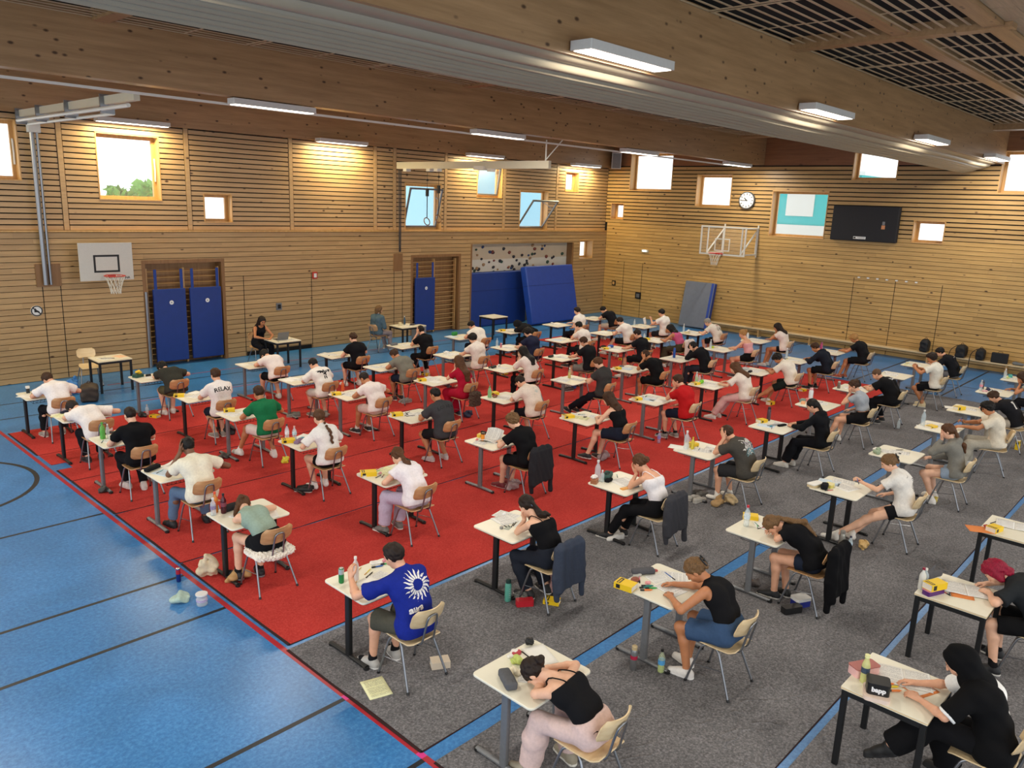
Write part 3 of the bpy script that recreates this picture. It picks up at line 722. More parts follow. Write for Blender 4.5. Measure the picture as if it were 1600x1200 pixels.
    mi[(np.hypot(ax_-.031, fc[:, 2]-.010) < .0105) & (fc[:, 1] > .075)] = 1
    mi[(ax_ < .024) & (fc[:, 2] < -.052) & (fc[:, 2] > -.077) & (fc[:, 1] > .07)] = 2
    mi[(ax_ > .014) & (ax_ < .048) & (np.abs(fc[:, 2]-.034) < .006) & (fc[:, 1] > .06)] = 3
    me = mesh('person', V, Q, skin_mats(d['skin'], d['hc']), True, mi)
    root = thing('person', d['label'], 'person', (d['x'], d['y'], d.get('z', 0)), d.get('rz', 0), None, me)
    # hair ----------------------------------------------------------
    hm = hair_mat(d['hc']); st = d['hair']; ex = d.get('hx', 1.0)
    cutn = v3(0, .78, -.62); cutp = hl(*(cutn*.023))
    cap = lambda inf, off=.023: [E_(hl(0, -.014, .034), v3(.078+inf, .098+inf, .094+inf)*hs, R, .02, [(hl(*(cutn*off)), R@cutn)])]
    sway = v3(*d.get('hsway', (0, 0, 0)))
    def backpt(t, off):  # point down the back, t from neck (0) to pelvis (1)
        a = P3+(P2-P3)*min(t*2, 1) if t < .5 else P2+(P0-P2)*(t-.5)*2
        return a+bk*(off+d.get('ti', .014)+.09*min(1, t*2.5))
    Hh = []; hw = (.0035, 55, d['seed']); hres2 = max(res*.75, .006)
    if st in ('short', 'pony', 'bun', 'clip', 'braid', 'lowpony'): Hh = cap(.012 if st == 'short' else .010)
    if st == 'short':
        Hh += [E_(hl(0, .035, .095), v3(.062, .05, .032)*hs*ex, R, .03)]; hw = (.004, 60, d['seed'])
    if st == 'fade': Hh = cap(.005)+[E_(hl(0, .01, .085), v3(.066, .085, .045)*hs, R, .02)]; hw = (.003, 70, d['seed'])
    if st == 'buzz': Hh = cap(.003, .018); hw = None
    if st == 'curly': Hh = cap(.020)+[E_(hl(0, .03, .09), v3(.075, .065, .05)*hs, R, .03)]; hw = (.009, 95, d['seed'])
    if st == 'mop': Hh = cap(.022, .03)+[E_(hl(0, .05, .085), v3(.075, .06, .045)*hs, R, .03)]+[C(hl(-.05, .085, .075), hl(.05, .09, .07), .025, k=.03)]; hw = (.006, 60, d['seed'])
    if st == 'bob': Hh = cap(.016)+[C(hl(.07*q, -.01, .03), hl(.078*q, .0, -.085), .035, .03, .04) for q in (-1, 1)]+[C(hl(0, -.09, .02), hl(0, -.085, -.09), .05, .05, .05)]; hw = (.006, 55, d['seed'])
    if st == 'pony':
        a = hl(0, -.10, .055); b = hl(0, -.15, .0)+sway*.4; c_ = b+v3(0, -.02, -.10)+sway; e = c_+v3(0, .01, -.09)+sway*.5
        Hh += [C(a, b, .024, .032, .02), C(b, c_, .032, .030, .02), C(c_, e, .030, .012, .02)]
    if st == 'lowpony':
        a = hl(0, -.105, -.02); n_ = d.get('hlen', .55); pts = [a]+[backpt(t*n_, .035)+sway*t for t in (.25, .6, 1)]
        rr = [.026, .038, .036, .014]; Hh += [C(p, q_, x, y, .03) for p, q_, x, y in zip(pts, pts[1:], rr, rr[1:])]; hw = (.006 if d.get('wavy') else .003, 48, d['seed'])
    if st == 'braid':
        pts = [hl(0, -.10, -.03)]+[backpt(t, .03) for t in (.15, .3, .45, .6, .72)]
        for p, q_ in zip(pts, pts[1:]):
            for k in range(3): t = (k+.5)/3; Hh.append(E_(p+(q_-p)*t+r*.006*(-1)**k, (.022, .022, .022), None, .008))
    if st == 'bun': Hh += [E_(hl(0, -.125, d.get('bunz', .045)), v3(.046, .04, .046)*hs, R, .015)]; hw = (.005, 70, d['seed'])
    if st == 'clip': Hh += [E_(hl(0, -.105, .02), v3(.038, .038, .085)*hs, R, .02)]; hw = (.004, 60, d['seed'])
    if st == 'long':
        n_ = d.get('hlen', .6); Hh = cap(.014)+[C(hl(0, -.07, .03), hl(0, -.06, -.08), .072, .066, .05)]
        for q in (-.9, 0, .9):
            pts = [hl(.05*q, -.06, -.06)]+[backpt(t*n_, .018)+r*.045*q+sway*t for t in (.2, .6, 1)]
            rr = [.05, .045, .04, .02]; Hh += [C(p, q_, x, y, .05) for p, q_, x, y in zip(pts, pts[1:], rr, rr[1:])]
        Hh += [C(hl(.066*q, .01, .03), hl(.07*q, .01, -.1), .026, .022, .03) for q in (-1, 1)]
    if st == 'hijab':
        Hc = [E_(hl(0, -.02, .03), v3(.098, .122, .118)*hs, R, .03), C(hl(0, -.05, -.03), P3+d3*.0, .092, .10, .06), C(P3-bk*.02, Cc, .10, .12, .06),
              C(Cc-r*w*.95, Cc+r*w*.95, .078, k=.06), 
              E_(hl(0, .105, -.012), v3(.058, .05, .085)*hs, R, .015, None, True)]
        soft('headscarf', Hc, res, cloth(d.get('hcol', '0c0c0e')), root, (.004, 30, d['seed']))
        S_, e_, _ = arms[-1]; soft('shawl', torso(.042)+[C(S_, e_+(S_-e_)*.1, .085, .08, .05, [(e_+(S_-e_)*.12, nrm(e_-S_))])], res, cloth(d.get('hcol', '0c0c0e')), root, (.004, 24, d['seed']), [(P2-r*.03-bk*.02, nrm(r*1.0+d2*.15)), (P0-d1*.1, -d1)])
    elif st == 'hood':
        soft('hood', [E_(hl(0, -.025, .02), v3(.10, .125, .125)*hs, R, .03), C(hl(0, -.05, -.05), P3, .09, .085, .05), E_(hl(0, .12, -.02), v3(.06, .055, .08), R, .015, None, True)], res, cloth(d['tc']), root, (.004, 30, d['seed']))
    elif Hh: soft('hair', Hh, hres2, hm, root, hw)
    if st == 'clip' or d.get('clip'):
        m = MB()
        for q in (-1, 1): m.tube([hl(.02*q, -.14, .08), hl(.034*q, -.135, .03), hl(.02*q, -.13, -.03)], .009, 6)
        m.tube([hl(-.02, -.145, .03), hl(.02, -.145, .03)], .012, 6); m.obj('hair_clip', M_BLACK, root)
    if st in ('bun', 'pony', 'lowpony') and d.get('scr'):
        p = hl(0, -.098, .04 if st != 'lowpony' else -.02); m = MB(); a_, b_ = R[:, 0], R[:, 2]
        m.tube([p+(a_*math.cos(t)+b_*math.sin(t))*.028 for t in np.linspace(0, 2*math.pi, 13)[:-1]], .007, 6, closed=True); m.obj('hair_tie', plain('hair_tie', d['scr'], .7), root)
    # clothes ----------------------------------------------------------
    cres = max(res*1.05, .009)
    # bottoms
    bt, bc = d['bot']; loose = d.get('bl', .012)
    tuck = d['top'] in ('tank', 'cami', 'strapless', 'vest', 'crop')
    pc = [(v3(0, 0, .466), v3(0, 0, -1)), (P0+d1*(.125 if tuck else .04), d1)]
    LB = [C(P0-v3(.072*fat, 0, 0), P0+v3(.072*fat, 0, 0), .100*fat+.013, k=.05, cut=pc)]
    if tuck: LB.append(C(P0-v3(.07, 0, 0)+d1*.05, P0+v3(.07, 0, 0)+d1*.05, .093*fat+.012, k=.05, cut=pc)); LB.append(C(P0-v3(.062, 0, 0)+d1*.10, P0+v3(.062, 0, 0)+d1*.10, .090*fat+.012, k=.05, cut=pc))
    for q in (-1, 1):
        hip, kn, A, fd = legs[q]; t = .082*s*(.5+.5*fat)
        if bt in ('shorts', 'skirt', 'hotpants'):
            f = {'shorts': d.get('bs', .86), 'skirt': .7, 'hotpants': .42}[bt]; e = hip+(kn-hip)*f; ext = e+(kn-hip)*.15; dd = nrm(kn-hip)
            LB.append(C(hip, ext, t+.012, .062*s+loose+.012*(1-f)+.016, .05, [(e, dd)]))
        else:
            e = A+nrm(kn-A)*.035; wd = d.get('wide_leg', .018); mid = kn+(A-kn)*.35
            LB += [C(hip, kn, t+.012, .060*s+loose, .04), C(kn, mid, .058*s+loose, .052*s+wd, .04), C(mid, A, .052*s+wd, .042*s+wd, .03, [(e, nrm(A-kn))])]
    if bt == 'skirt':
        m_ = [(legs[-1][i]+legs[1][i])/2 for i in (0, 1)]; e = m_[0]+(m_[1]-m_[0])*.68; LB.append(C(m_[0], e+(m_[1]-m_[0])*.1, .085, .08, .06, [(e, nrm(m_[1]-m_[0]))]))
    soft({'shorts': 'shorts', 'skirt': 'skirt', 'hotpants': 'shorts', 'trousers': 'trousers'}[bt], LB, cres, cloth(bc), root, (.0035, 26, d['seed']+1))
    # top
    tp, tc = d['top'], d['tc']; tm = cloth(tc); inf = d.get('ti', .012 if fem else .020)
    T = torso(inf); wr = (d.get('tw', .004), 24, d['seed']); cuts = []
    low = P0+d1*.035 if tuck else P0-d1*d.get('hem', .055)
    if tp in ('tee', 'polo', 'hoodie', 'sweater', 'jacket', 'dress', 'crop'):
        for q in (-1, 1):
            S, el, Wt = arms[q]; ru = (.047 if fem else .055)*s*d.get('arm', 1)
            if tp in ('hoodie', 'sweater', 'jacket'):
                e = el+(Wt-el)*.93; T += [C(S, el, ru+.018, ru+.010, .035), C(el, e+(Wt-el)*.1, ru+.008, .038, .03, [(e, nrm(Wt-el))])]
            else:
                f = d.get('sl', .56 if not fem else .42); e = S+(el-S)*f; dd = nrm(el-S); T.append(C(S-dd*.01, e+dd*.08, ru+.014, ru+.016+inf*.7, .035, [(e, dd)]))
    T0 = list(T)
    if tp == 'hoodie': T += [E_(P3+bk*.075-d3*.02, (.10, .055, .06), None, .03), E_(P3+bk*.085-d3*.07, (.075, .035, .07), None, .03)]
    if tp in ('polo', 'jacket'): T += [C(P3+r*.05*math.cos(a)-bk*.045*math.sin(a)+d3*.012, P3+r*.05*math.cos(a+.7)-bk*.045*math.sin(a+.7)+d3*.012, .018, k=.015) for a in np.arange(0, 6.2, .7)]
    if tp in ('tank', 'cami', 'strapless', 'vest'):
        T = torso(.006, top=tp in ('tank', 'vest'))
        if tp in ('cami', 'strapless'): cuts = [(P2+d2*(.012 if tp == 'cami' else .0)+bk*.1, nrm(d2*1.0+bk*.25))]
        else:
            for q in (-1, 1): T.append(E_(sh[q]+r*q*.02-d3*.01, (.075*s, .075*s, .075*s), None, .015, None, True))
            T.append(E_(P3+d3*.01-bk*.03, (.075, .075, .05), None, .01, None, True))
        wr = (.002, 24, d['seed'])
    cuts = cuts+[(low, -d1)] if tp != 'dress' else cuts
    if tp == 'crop': cuts[-1] = (P1-d1*.03, -d1)
    if tp == 'dress':
        for q in (-1, 1): hip, kn, A, fd = legs[q]; T += [C(hip, kn, .11, .085, .06), C(kn, kn+(A-kn)*.8, .085, .075, .06)]
        m_ = [(legs[-1][i]+legs[1][i])/2 for i in range(3)]; T += [C(m_[0], m_[1], .09, .085, .06), C(m_[1], m_[1]+(m_[2]-m_[1])*.85, .10, .09, .07)]
    nm = {'tee': 't_shirt', 'polo': 'polo_shirt', 'hoodie': 'hoodie', 'sweater': 'sweater', 'jacket': 'jacket', 'dress': 'dress', 'crop': 'crop_top', 'tank': 'tank_top', 'cami': 'camisole', 'strapless': 'strapless_top', 'vest': 'sleeveless_top'}[tp]
    shirt = soft(nm, T, cres, tm, root, wr, cuts)
    if tp == 'cami':
        m = MB(); tt = torso(.004)
        for q in (-1, 1):
            pts = []
            for a in np.linspace(-.35, math.pi+.2, 12):  # over the shoulder from back to front
                c0 = Cc+r*.072*q-d3*.05; dd = nrm(bk*math.cos(a)+d3*math.sin(a)); P = np.array([c0+dd*x for x in np.linspace(.03, .2, 60)])
                D = evalp(tt, P); k = np.argmax(D > 0); pts.append(P[k])
            m.tube(pts, .006, 6)
        m.obj('strap', tm, shirt)
    # shoes / socks
    sc_ = d.get('shoe'); sock = d.get('sock')
    for q in (-1, 1):
        hip, kn, A, fd = legs[q]; ft = A+v3(0, 0, -.045); x = np.cross(fd, v3(0, 0, 1)); up = nrm(np.cross(x, fd))
        if sock: soft('sock', [C(A+nrm(kn-A)*d.get('sockh', .09), A, .040*s, .041*s, .02, [(A+nrm(kn-A)*d.get('sockh', .09), nrm(kn-A))]), C(A, ft-fd*.02, .041*s, .039*s, .02), C(ft-fd*.03, ft+fd*.14*s, .038*s, .030*s, .02), C(ft+fd*.12, ft+fd*.16*s, .030*s, .024*s, .015)], max(res, .009), cloth(sock), root)
        if sc_:
            fl = ft-up*.036
            S_ = [C(ft-fd*.035, ft+fd*.06, .043*s, .040*s, .02), C(ft+fd*.06-up*.004, ft+fd*.165*s-up*.012, .042*s, .030*s, .02), C(A+nrm(kn-A)*.005, ft-fd*.02, .043*s, .045*s, .02, [(A+nrm(kn-A)*.012, nrm(kn-A))]), C(A-v3(0, 0, .02), ft+fd*.09, .042*s, .036*s, .02, [(A+nrm(kn-A)*.012, nrm(kn-A))]),
                  C(fl-fd*.04, fl+fd*.07, .042*s, .043*s, .008), C(fl+fd*.07, fl+fd*.17*s, .043*s, .034*s, .008)]
            cu = [(ft-up*.042, -up)]
            soft('shoe', S_, max(res, .008), [plain('shoe_upper', sc_, .6, 0, .06), plain('shoe_sole', d.get('sole', 'dcd8d0'), .6, 0, .03)], root, None, cu, mi=lambda c, f0=ft-up*.02, u=up: (((c-f0)@u) < 0).astype(int))
    if d.get('glasses'):
        m = MB()
        for q in (-1, 1):
            m.tube([hl(.033*q+.022*math.cos(t), .108, .006+.017*math.sin(t)) for t in np.linspace(0, 6.283, 13)[:-1]], .0022, 5, closed=True); m.tube([hl(.055*q, .105, .008), hl(.08*q, .0, .01)], .002, 5)
        m.tube([hl(-.011, .109, .01), hl(.011, .109, .01)], .002, 5); m.obj('glasses', M_BLACK, root)
    info = dict(root=root, shirt=shirt, T=T, cuts=cuts, wr=wr, P=(P0, P1, P2, Cc, P3), r=r, bk=bk, d2=nrm(P3-P1), hand=HN, H=H, R=R, arms=arms, w=w)
    return info
def decal(info, polys, mat, name='print', center=.0, up=0, thick=.0, mats=None):
    """project flat 2D polygons (list of (verts, faces)) on the back of the shirt; u right along body right, v up the spine"""
    P0, P1, P2, Cc, P3 = info['P']; r, d2 = info['r'], info['d2']; bk = nrm(info['bk']-d2*(info['bk']@d2)); o = P2+d2*up+r*center
    V2, F = polys; V2 = np.asarray(V2, float)
    base = o+V2[:, :1]*r+V2[:, 1:]*d2; ts = np.linspace(.30, .0, 61); best = np.full(len(V2), .12)
    done = np.zeros(len(V2), bool)
    for t in ts:
        D = evalp(info['T'], base+bk*t, info['wr']); hit = (D < .0035) & ~done; best[hit] = t; done |= hit
    pts = base+bk*best[:, None]
    return link(name, mesh(name, pts, F, mat, False), info['shirt'])
def text2d(txt, size, arc=0, bold=0.0, align='CENTER', sx=1.0):
    cu = bpy.data.curves.new('txt', 'FONT'); cu.body = txt; cu.size = size; cu.align_x = align; cu.offset = bold; cu.resolution_u = 2
    o = bpy.data.objects.new('txt', cu); COL.objects.link(o); dg = bpy.context.evaluated_depsgraph_get(); me = bpy.data.meshes.new_from_object(o.evaluated_get(dg))
    bm = bmesh.new(); bm.from_mesh(me); bmesh.ops.triangulate(bm, faces=bm.faces)
    bmesh.ops.subdivide_edges(bm, edges=[e for e in bm.edges if e.calc_length() > size*.25], cuts=2, use_grid_fill=False); bmesh.ops.triangulate(bm, faces=bm.faces)
    V = np.array([v.co[:2] for v in bm.verts]); F = [[v.index for v in f.verts] for f in bm.faces]; bm.free()
    bpy.data.objects.remove(o); bpy.data.curves.remove(cu); bpy.data.meshes.remove(me)
    V[:, 0] *= sx
    if arc: V[:, 1] += -arc*V[:, 0]**2
    return V, F
def poly2d(polys, sub=.02):
    bm = bmesh.new()
    for P in polys: bm.faces.new([bm.verts.new((x, y, 0)) for x, y in P])
    bmesh.ops.triangulate(bm, faces=bm.faces)
    for _ in range(3):
        L = [e for e in bm.edges if e.calc_length() > sub]
        if not L: break
        bmesh.ops.subdivide_edges(bm, edges=L, cuts=1); bmesh.ops.triangulate(bm, faces=bm.faces)
    bm.verts.index_update(); V = np.array([v.co[:2] for v in bm.verts]); F = [[v.index for v in f.verts] for f in bm.faces]; bm.free(); return V, F
# ================================================================ desks and chairs
TZ = .73; TW, TD = .76, .665
def make_desk(metal, label):
    """single desk; origin on the floor below the centre of the top"""
    t = thing('exam_desk', label, 'desk')
    o = MB().prism(rrect(TW, TD, .045, 4), TZ-.022, TZ).obj('tabletop', M_TOP, t)
    bv = o.modifiers.new('b', 'BEVEL'); bv.width = .006; bv.segments = 2; bv.limit_method = 'ANGLE'
    auto_smooth(o)
    for x in (-.325, .325):
        m = MB(); m.prism(rrect(.05, .07, .012, 3, x, -.02), .03, TZ-.045); auto_smooth(m.obj('column', metal, t))
        m = MB(); m.tube([(x, .29, .022), (x, .0, .03), (x, -.31, .022)], .026, 10, flat=.8); auto_smooth(m.obj('foot', metal, t))
        for y in (.285, -.305): MB().lathe([(.028, .0), (.03, .005), (.03, .03)], (x, y, 0), 10).obj('foot_cap', M_BLACK, t)
        MB().box(x-.02, x+.02, -.27, .25, TZ-.045, TZ-.022).obj('bracket', metal, t)
    MB().box(-.3, .3, .0, .03, TZ-.075, TZ-.035).obj('crossbar', metal, t)
    m = MB()
    for k in range(9): x = -.24+.06*k; m.tube([(x, .2, TZ-.03), (x, .18, TZ-.11), (x, -.2, TZ-.11), (x, -.22, TZ-.03)], .003, 5)
    for y, z in ((.18, TZ-.11), (-.2, TZ-.11), (0, TZ-.11), (-.22, TZ-.03)): m.tube([(-.25, y, z), (.25, y, z)], .0035, 5)
    m.obj('book_basket', M_BLKMET, t)
    return t
def make_table(label, w=.72, d=.66):
    t = thing('four_legged_table', label, 'table')
    o = MB().prism(rrect(w, d, .008, 2), TZ-.024, TZ).obj('tabletop', M_TOP, t); auto_smooth(o)
    MB().prism(rrect(w+.004, d+.004, .008, 2), TZ-.018, TZ-.007).obj('edge_band', M_PLYB, t)
    m = MB(); m.box(-w/2+.05, w/2-.05, -d/2+.01, -d/2+.04, TZ-.075, TZ-.025); m.box(-w/2+.05, w/2-.05, d/2-.04, d/2-.01, TZ-.075, TZ-.025); m.box(-w/2+.01, -w/2+.04, -d/2+.05, d/2-.05, TZ-.075, TZ-.025); m.box(w/2-.04, w/2-.01, -d/2+.05, d/2-.05, TZ-.075, TZ-.025)
    m.obj('apron', M_BLKMET, t)
    for x in (-w/2+.03, w/2-.03):
        for y in (-d/2+.03, d/2-.03): MB().prism(rrect(.048, .048, .008, 2, x, y), 0, TZ-.025).obj('leg', M_BLKMET, t)
    return t
def sheet_grid(fn, nu, nv, th):
    """thick curved sheet from fn(u,v)->point, normal by finite difference"""
    P = np.array([[fn(u, v) for v in np.linspace(0, 1, nv)] for u in np.linspace(0, 1, nu)])
    du = np.gradient(P, axis=0); dv = np.gradient(P, axis=1); n = np.cross(du, dv); n /= np.linalg.norm(n, axis=2)[:, :, None]
    A = (P+n*th/2).reshape(-1, 3); B = (P-n*th/2).reshape(-1, 3); N = nu*nv; F = []
    for i in range(nu-1):
        for j in range(nv-1):
            a, b, c, d = i*nv+j, (i+1)*nv+j, (i+1)*nv+j+1, i*nv+j+1
            F += [(a, b, c, d), (N+d, N+c, N+b, N+a)]
    bd = [(i, 0) for i in range(nu)]+[(nu-1, j) for j in range(1, nv)]+[(i, nv-1) for i in range(nu-2, -1, -1)]+[(0, j) for j in range(nv-2, 0, -1)]
    for (i, j), (k, l) in zip(bd, bd[1:]+bd[:1]): a, b = i*nv+j, k*nv+l; F.append((b, a, N+a, N+b))
    return np.concatenate([A, B]), F
def make_chair(label, ply):
    t = thing('school_chair', label, 'chair')
    def seat(u, v):
        y = .215-.43*v; w = (.19+.012*math.sin(v*3)) * (1-.10*max(0, (abs(v-.5)-.38)/.12)**2)*(1-.06*v); x = (u*2-1)*w
        return (x, y, .452-.018*max(0, v*8*0+(.12-v)/.12)**2*1.2-.010*math.cos(x*8)*math.sin(v*math.pi)+.008*(v > .85)*(v-.85)*20)
    V, F = sheet_grid(seat, 13, 15, .012); auto_smooth(link('seat', mesh('seat', V, F, ply), t), 60)
    def back(u, v):
        x0 = (u*2-1); e = max(0, abs(v-.5)-.2)/.3; w = .195*(1-.28*e**2.2); x = x0*w
        return (x, -.215-.075*v*.9+.055*x0*x0-.02, .62+.20*v)
    V, F = sheet_grid(back, 15, 11, .011); auto_smooth(link('backrest', mesh('backrest', V, F, ply), t), 60)
    for s in (-1, 1):
        f = MB().tube(bez([(.225*s, .235, 0), (.185*s, .135, .36), (.172*s, .095, .425), (.168*s, .06, .437), (.168*s, .02, .438)], 4), .0115, 8); auto_smooth(f.obj('leg', M_STEEL, t), 70)
        f = MB().tube(bez([(.24*s, -.235, 0), (.19*s, -.085, .36), (.175*s, -.045, .425), (.168*s, -.01, .437), (.168*s, .03, .438)], 4), .0115, 8); auto_smooth(f.obj('leg', M_STEEL, t), 70)
        MB().tube([(.226*s, .238, 0), (.2225*s, .228, .022)], .0145, 8).obj('foot_cap', M_BLACK, t); MB().tube([(.241*s, -.238, 0), (.237*s, -.226, .022)], .0145, 8).obj('foot_cap', M_BLACK, t)
        MB().tube([(.205*s, .185, .2), (.205*s, -.12, .2+.05)], .005, 6).obj('side_brace', M_STEEL, t)
    m = MB(); m.tube([(-.168, .05, .436), (.168, .05, .436)], .011, 8); m.tube([(-.168, -.02, .436), (.168, -.02, .436)], .011, 8); auto_smooth(m.obj('under_frame', M_STEEL, t), 70)
    b = MB().tube(bez([(-.075, .04, .434), (-.075, -.16, .434), (-.07, -.225, .47), (-.062, -.262, .62), (-.055, -.288, .72), (-.03, -.298, .755), (.03, -.298, .755), (.055, -.288, .72), (.062, -.262, .62), (.07, -.225, .47), (.075, -.16, .434), (.075, .04, .434)], 4), .0105, 8)
    auto_smooth(b.obj('back_support', M_STEEL, t), 70)
    return t
PROTO = {}
def place(kind, mk, label, loc, rz=0, group=None):
    if kind not in PROTO:
        o = mk(); o.location = loc; o.rotation_euler.z = rz; o['label'] = label; PROTO[kind] = o
    else: o = dup(PROTO[kind], loc, rz, label)
    if group: o['group'] = group
    return o
def desk(x, y, style, label):
    if style in 'bg': return place('desk'+style, lambda: make_desk(M_BLKMET if style == 'b' else M_GRYMET, label), label, (x+TW/2, y-TD/2, CZ), 0, 'exam desks in the hall')
    return place('table', lambda: make_table(label), label, (x+.36, y-.33, CZ), 0, 'four-legged tables in the hall')
def chair(x, y, rz, label, light):
    return place('chair%d' % light, lambda: make_chair(label, M_PLYB if light else M_PLY), label, (x, y, CZ), rz, 'plywood school chairs')
CZ = .0076   # top of the carpets
# ================================================================ equipment of the hall
def wallbars(x0, x1, label, rails, z1):
    """niche lined with boards: bars between uprights"""
    t = thing('wall_bars', label, 'wall bars', ((x0+x1)/2, YL+.1, 0))
    c = (x0+x1)/2
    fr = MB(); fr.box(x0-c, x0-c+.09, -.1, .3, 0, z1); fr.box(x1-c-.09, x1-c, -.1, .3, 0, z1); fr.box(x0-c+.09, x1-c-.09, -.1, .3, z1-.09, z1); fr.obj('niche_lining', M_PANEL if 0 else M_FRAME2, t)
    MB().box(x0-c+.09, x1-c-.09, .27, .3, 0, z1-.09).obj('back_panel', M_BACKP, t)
    for u in rails: MB().box(u-c-.02, u-c+.02, .02, .12, .02, 2.52).obj('upright', M_BAR, t)
    for a, b in zip(rails, rails[1:]):
        for k in range(16): MB().tube([(a-c, .06, .15+k*.152), (b-c, .06, .15+k*.152)], .017, 8, flat=.8).obj('bar', M_BAR, t)
    return t
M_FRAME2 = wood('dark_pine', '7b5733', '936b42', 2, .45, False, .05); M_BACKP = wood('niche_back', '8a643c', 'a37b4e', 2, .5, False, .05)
def hungmat(x0, x1, label, z1=2.0, y=YL-.02):
    c = (x0+x1)/2; w = x1-x0; t = thing('gym_mat', label, 'mat', (c, y, 0), 0)
    o = MB().box(-w/2, w/2, -.03, .05, .12, z1).obj('body', M_BLUEMAT, t); b = o.modifiers.new('b', 'BEVEL'); b.width = .015; b.segments = 2
    for u in (-w/2+.08, w/2-.08): MB().box(u-.035, u+.035, .0, .02, z1, z1+.5).obj('strap', plain('blue_strap', '23418e', .8), t)
    m = MB(); m.tube([(.03, -.031, z1-.35), (.03, -.034, z1-.35)], .055, 20); m.tube([(.03, -.034, z1-.35), (.03, -.0345, z1-.35)], .02, 12, 1); m.obj('round_label', [M_WHITE, plain('label_grey', '8f93a0', .5)], t)
wallbars(7.97, 10.15, 'wall bars in the wooden niche behind two blue mats', [8.12, 9.07, 10.02], 2.739)
wallbars(16.6, 18.84, 'wall bars in the wooden niche beside a single blue mat', [16.74, 17.72, 18.7], 2.679)
hungmat(8.2, 9.03, 'tall blue mat hung by straps, under the left half of the wide niche'); hungmat(9.15, 10.0, 'tall blue mat hung by straps, next to the large wooden niche right edge')
hungmat(16.78, 17.62, 'single tall blue mat hung by straps beside bare wall bars', 1.92)
MB
m = MB(); m.tube([(8.03, YL-.03, 0), (8.03, YL-.03, 1.95)], .035, 10); tag(m.obj('metal_pole', M_STEEL), 'steel pole standing at the left edge of the wide mat niche', 'pole')
# climbing wall in its niche
t = thing('climbing_wall', 'pale climbing wall panel with coloured holds above blue crash mats', 'climbing wall', (22.17, YL+.3, 0))
MB().box(-2.87, 2.88, 0, .04, .0, 3.0).obj('panel', plain('climbing_panel', 'c9b79c', .8, 0, .03, 3), t)
MB().box(-2.87, 2.88, -.006, 0, 1.75, 2.42).obj('lower_panel', plain('climbing_panel_light', 'd9d3c4', .8, 0, .03, 3), t)
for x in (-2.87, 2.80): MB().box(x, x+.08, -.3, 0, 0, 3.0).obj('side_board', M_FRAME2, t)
rg = random.Random(4)
HC = [plain('hold_dark', '2a2a30', .6), plain('hold_green', '2f4a3a', .6), plain('hold_red', '7a3a2c', .6), plain('hold_blue', '2a3f66', .6), plain('hold_tan', 'a5825c', .6)]
for k in range(58):
    x = rg.uniform(-2.7, 2.7); z = 1.85+1.05*rg.random(); r = rg.uniform(.035, .065)
    o = soft('hold', [E_((0, 0, 0), (r*rg.uniform(.8, 1.4), r*.7, r), Ry(rg.random()*3)), E_((r*.5, -.01, r*.3), (r*.6, r*.6, r*.6))], .013, HC[rg.choice([0, 0, 0, 1, 2, 3, 4])], t); o.location = (x, -.02, z)
def crash(label, prims_h, w, th, loc, rot, mat):
    t = thing('crash_mat', label, 'mat', loc); t.rotation_euler = rot
    o = MB().box(-w/2, w/2, -th, 0, 0, prims_h).obj('body', mat, t); b = o.modifiers.new('b', 'BEVEL'); b.width = .05; b.segments = 3; auto_smooth(o, 50)
    MB().box(-w/2-.003, w/2+.003, -th-.003, .003, prims_h*.66, prims_h*.66+.012).obj('seam', plain('mat_seam', '0c245c', .6), t)
    return t
crash('big dark blue crash mat upright against the climbing wall', 1.98, 2.95, .26, (20.83, YL+.24, .0), (rad(-2), 0, 0), M_BLUEMAT)
crash('big bright blue crash mat leaning tilted against the other blue mat', 2.18, 2.75, .3, (23.0, YL-.72, .004), (rad(-13), 0, 0), M_BLUEMAT2)
# baskets
def net(m, c, R0, n=12, L=.42):
    for k in range(n):
        for dr in (1, -1):
            pts = []
            for i in range(9):
                f = i/8; rr = R0*(1-.52*math.sin(f*1.45)); a = 2*math.pi*(k+dr*f*1.5)/n
                pts.append((c[0]+rr*math.cos(a), c[1]+rr*math.sin(a), c[2]-L*f))
            m.tube(pts, .006, 4)
M_RIM = plain('orange_red_rim', 'b8342a', .4)
t = thing('basketball_hoop', 'white basketball backboard with black square on the left wall', 'basketball hoop', (7.0, YL, 0))
MB().prism(rrect(1.2, .03, .005, 2, 0, -.43), 2.33, 3.21).obj('backboard', plain('white_board', 'cfccc2', .5, 0, .02), t)
m = MB(); a, b, c_, d, w = -.29, .29, 2.52, 2.93, .045
for q in ((a, b, c_, c_+w), (a, b, d-w, d), (a, a+w, c_+w, d-w), (b-w, b, c_+w, d-w)): m.box(q[0], q[1], -.449, -.445, q[2], q[3])
m.obj('black_square', M_BLACK, t)
for x in (-.4, .4):
    for z in (2.5, 2.95): MB().box(x-.03, x+.03, -.415, -.005, z, z+.06).obj('wall_bracket', M_GRYMET, t)
RC = (.06, -.72, 2.46)
m = MB(); m.tube([(RC[0]+.225*math.cos(k*math.pi/12), RC[1]+.225*math.sin(k*math.pi/12), RC[2]) for k in range(24)], .011, 8, closed=True); m.box(RC[0]-.1, RC[0]+.1, -.52, -.444, 2.40, 2.47); m.obj('rim', M_RIM, t)
m = MB(); net(m, RC, .22); m.obj('net', plain('white_cord', 'd8d4c8', .8), t)
V, F = text2d('TURNA', .075, 0, .002); link('lettering', mesh('lettering', [(x+.38, -.448, z+2.36) for x, z in V], F, M_BLACK), t)
t = thing('basketball_hoop', 'clear swing-out basketball board on white frame arms at back wall', 'basketball hoop', (XB, 14.1, 0))
D_ = -1.25
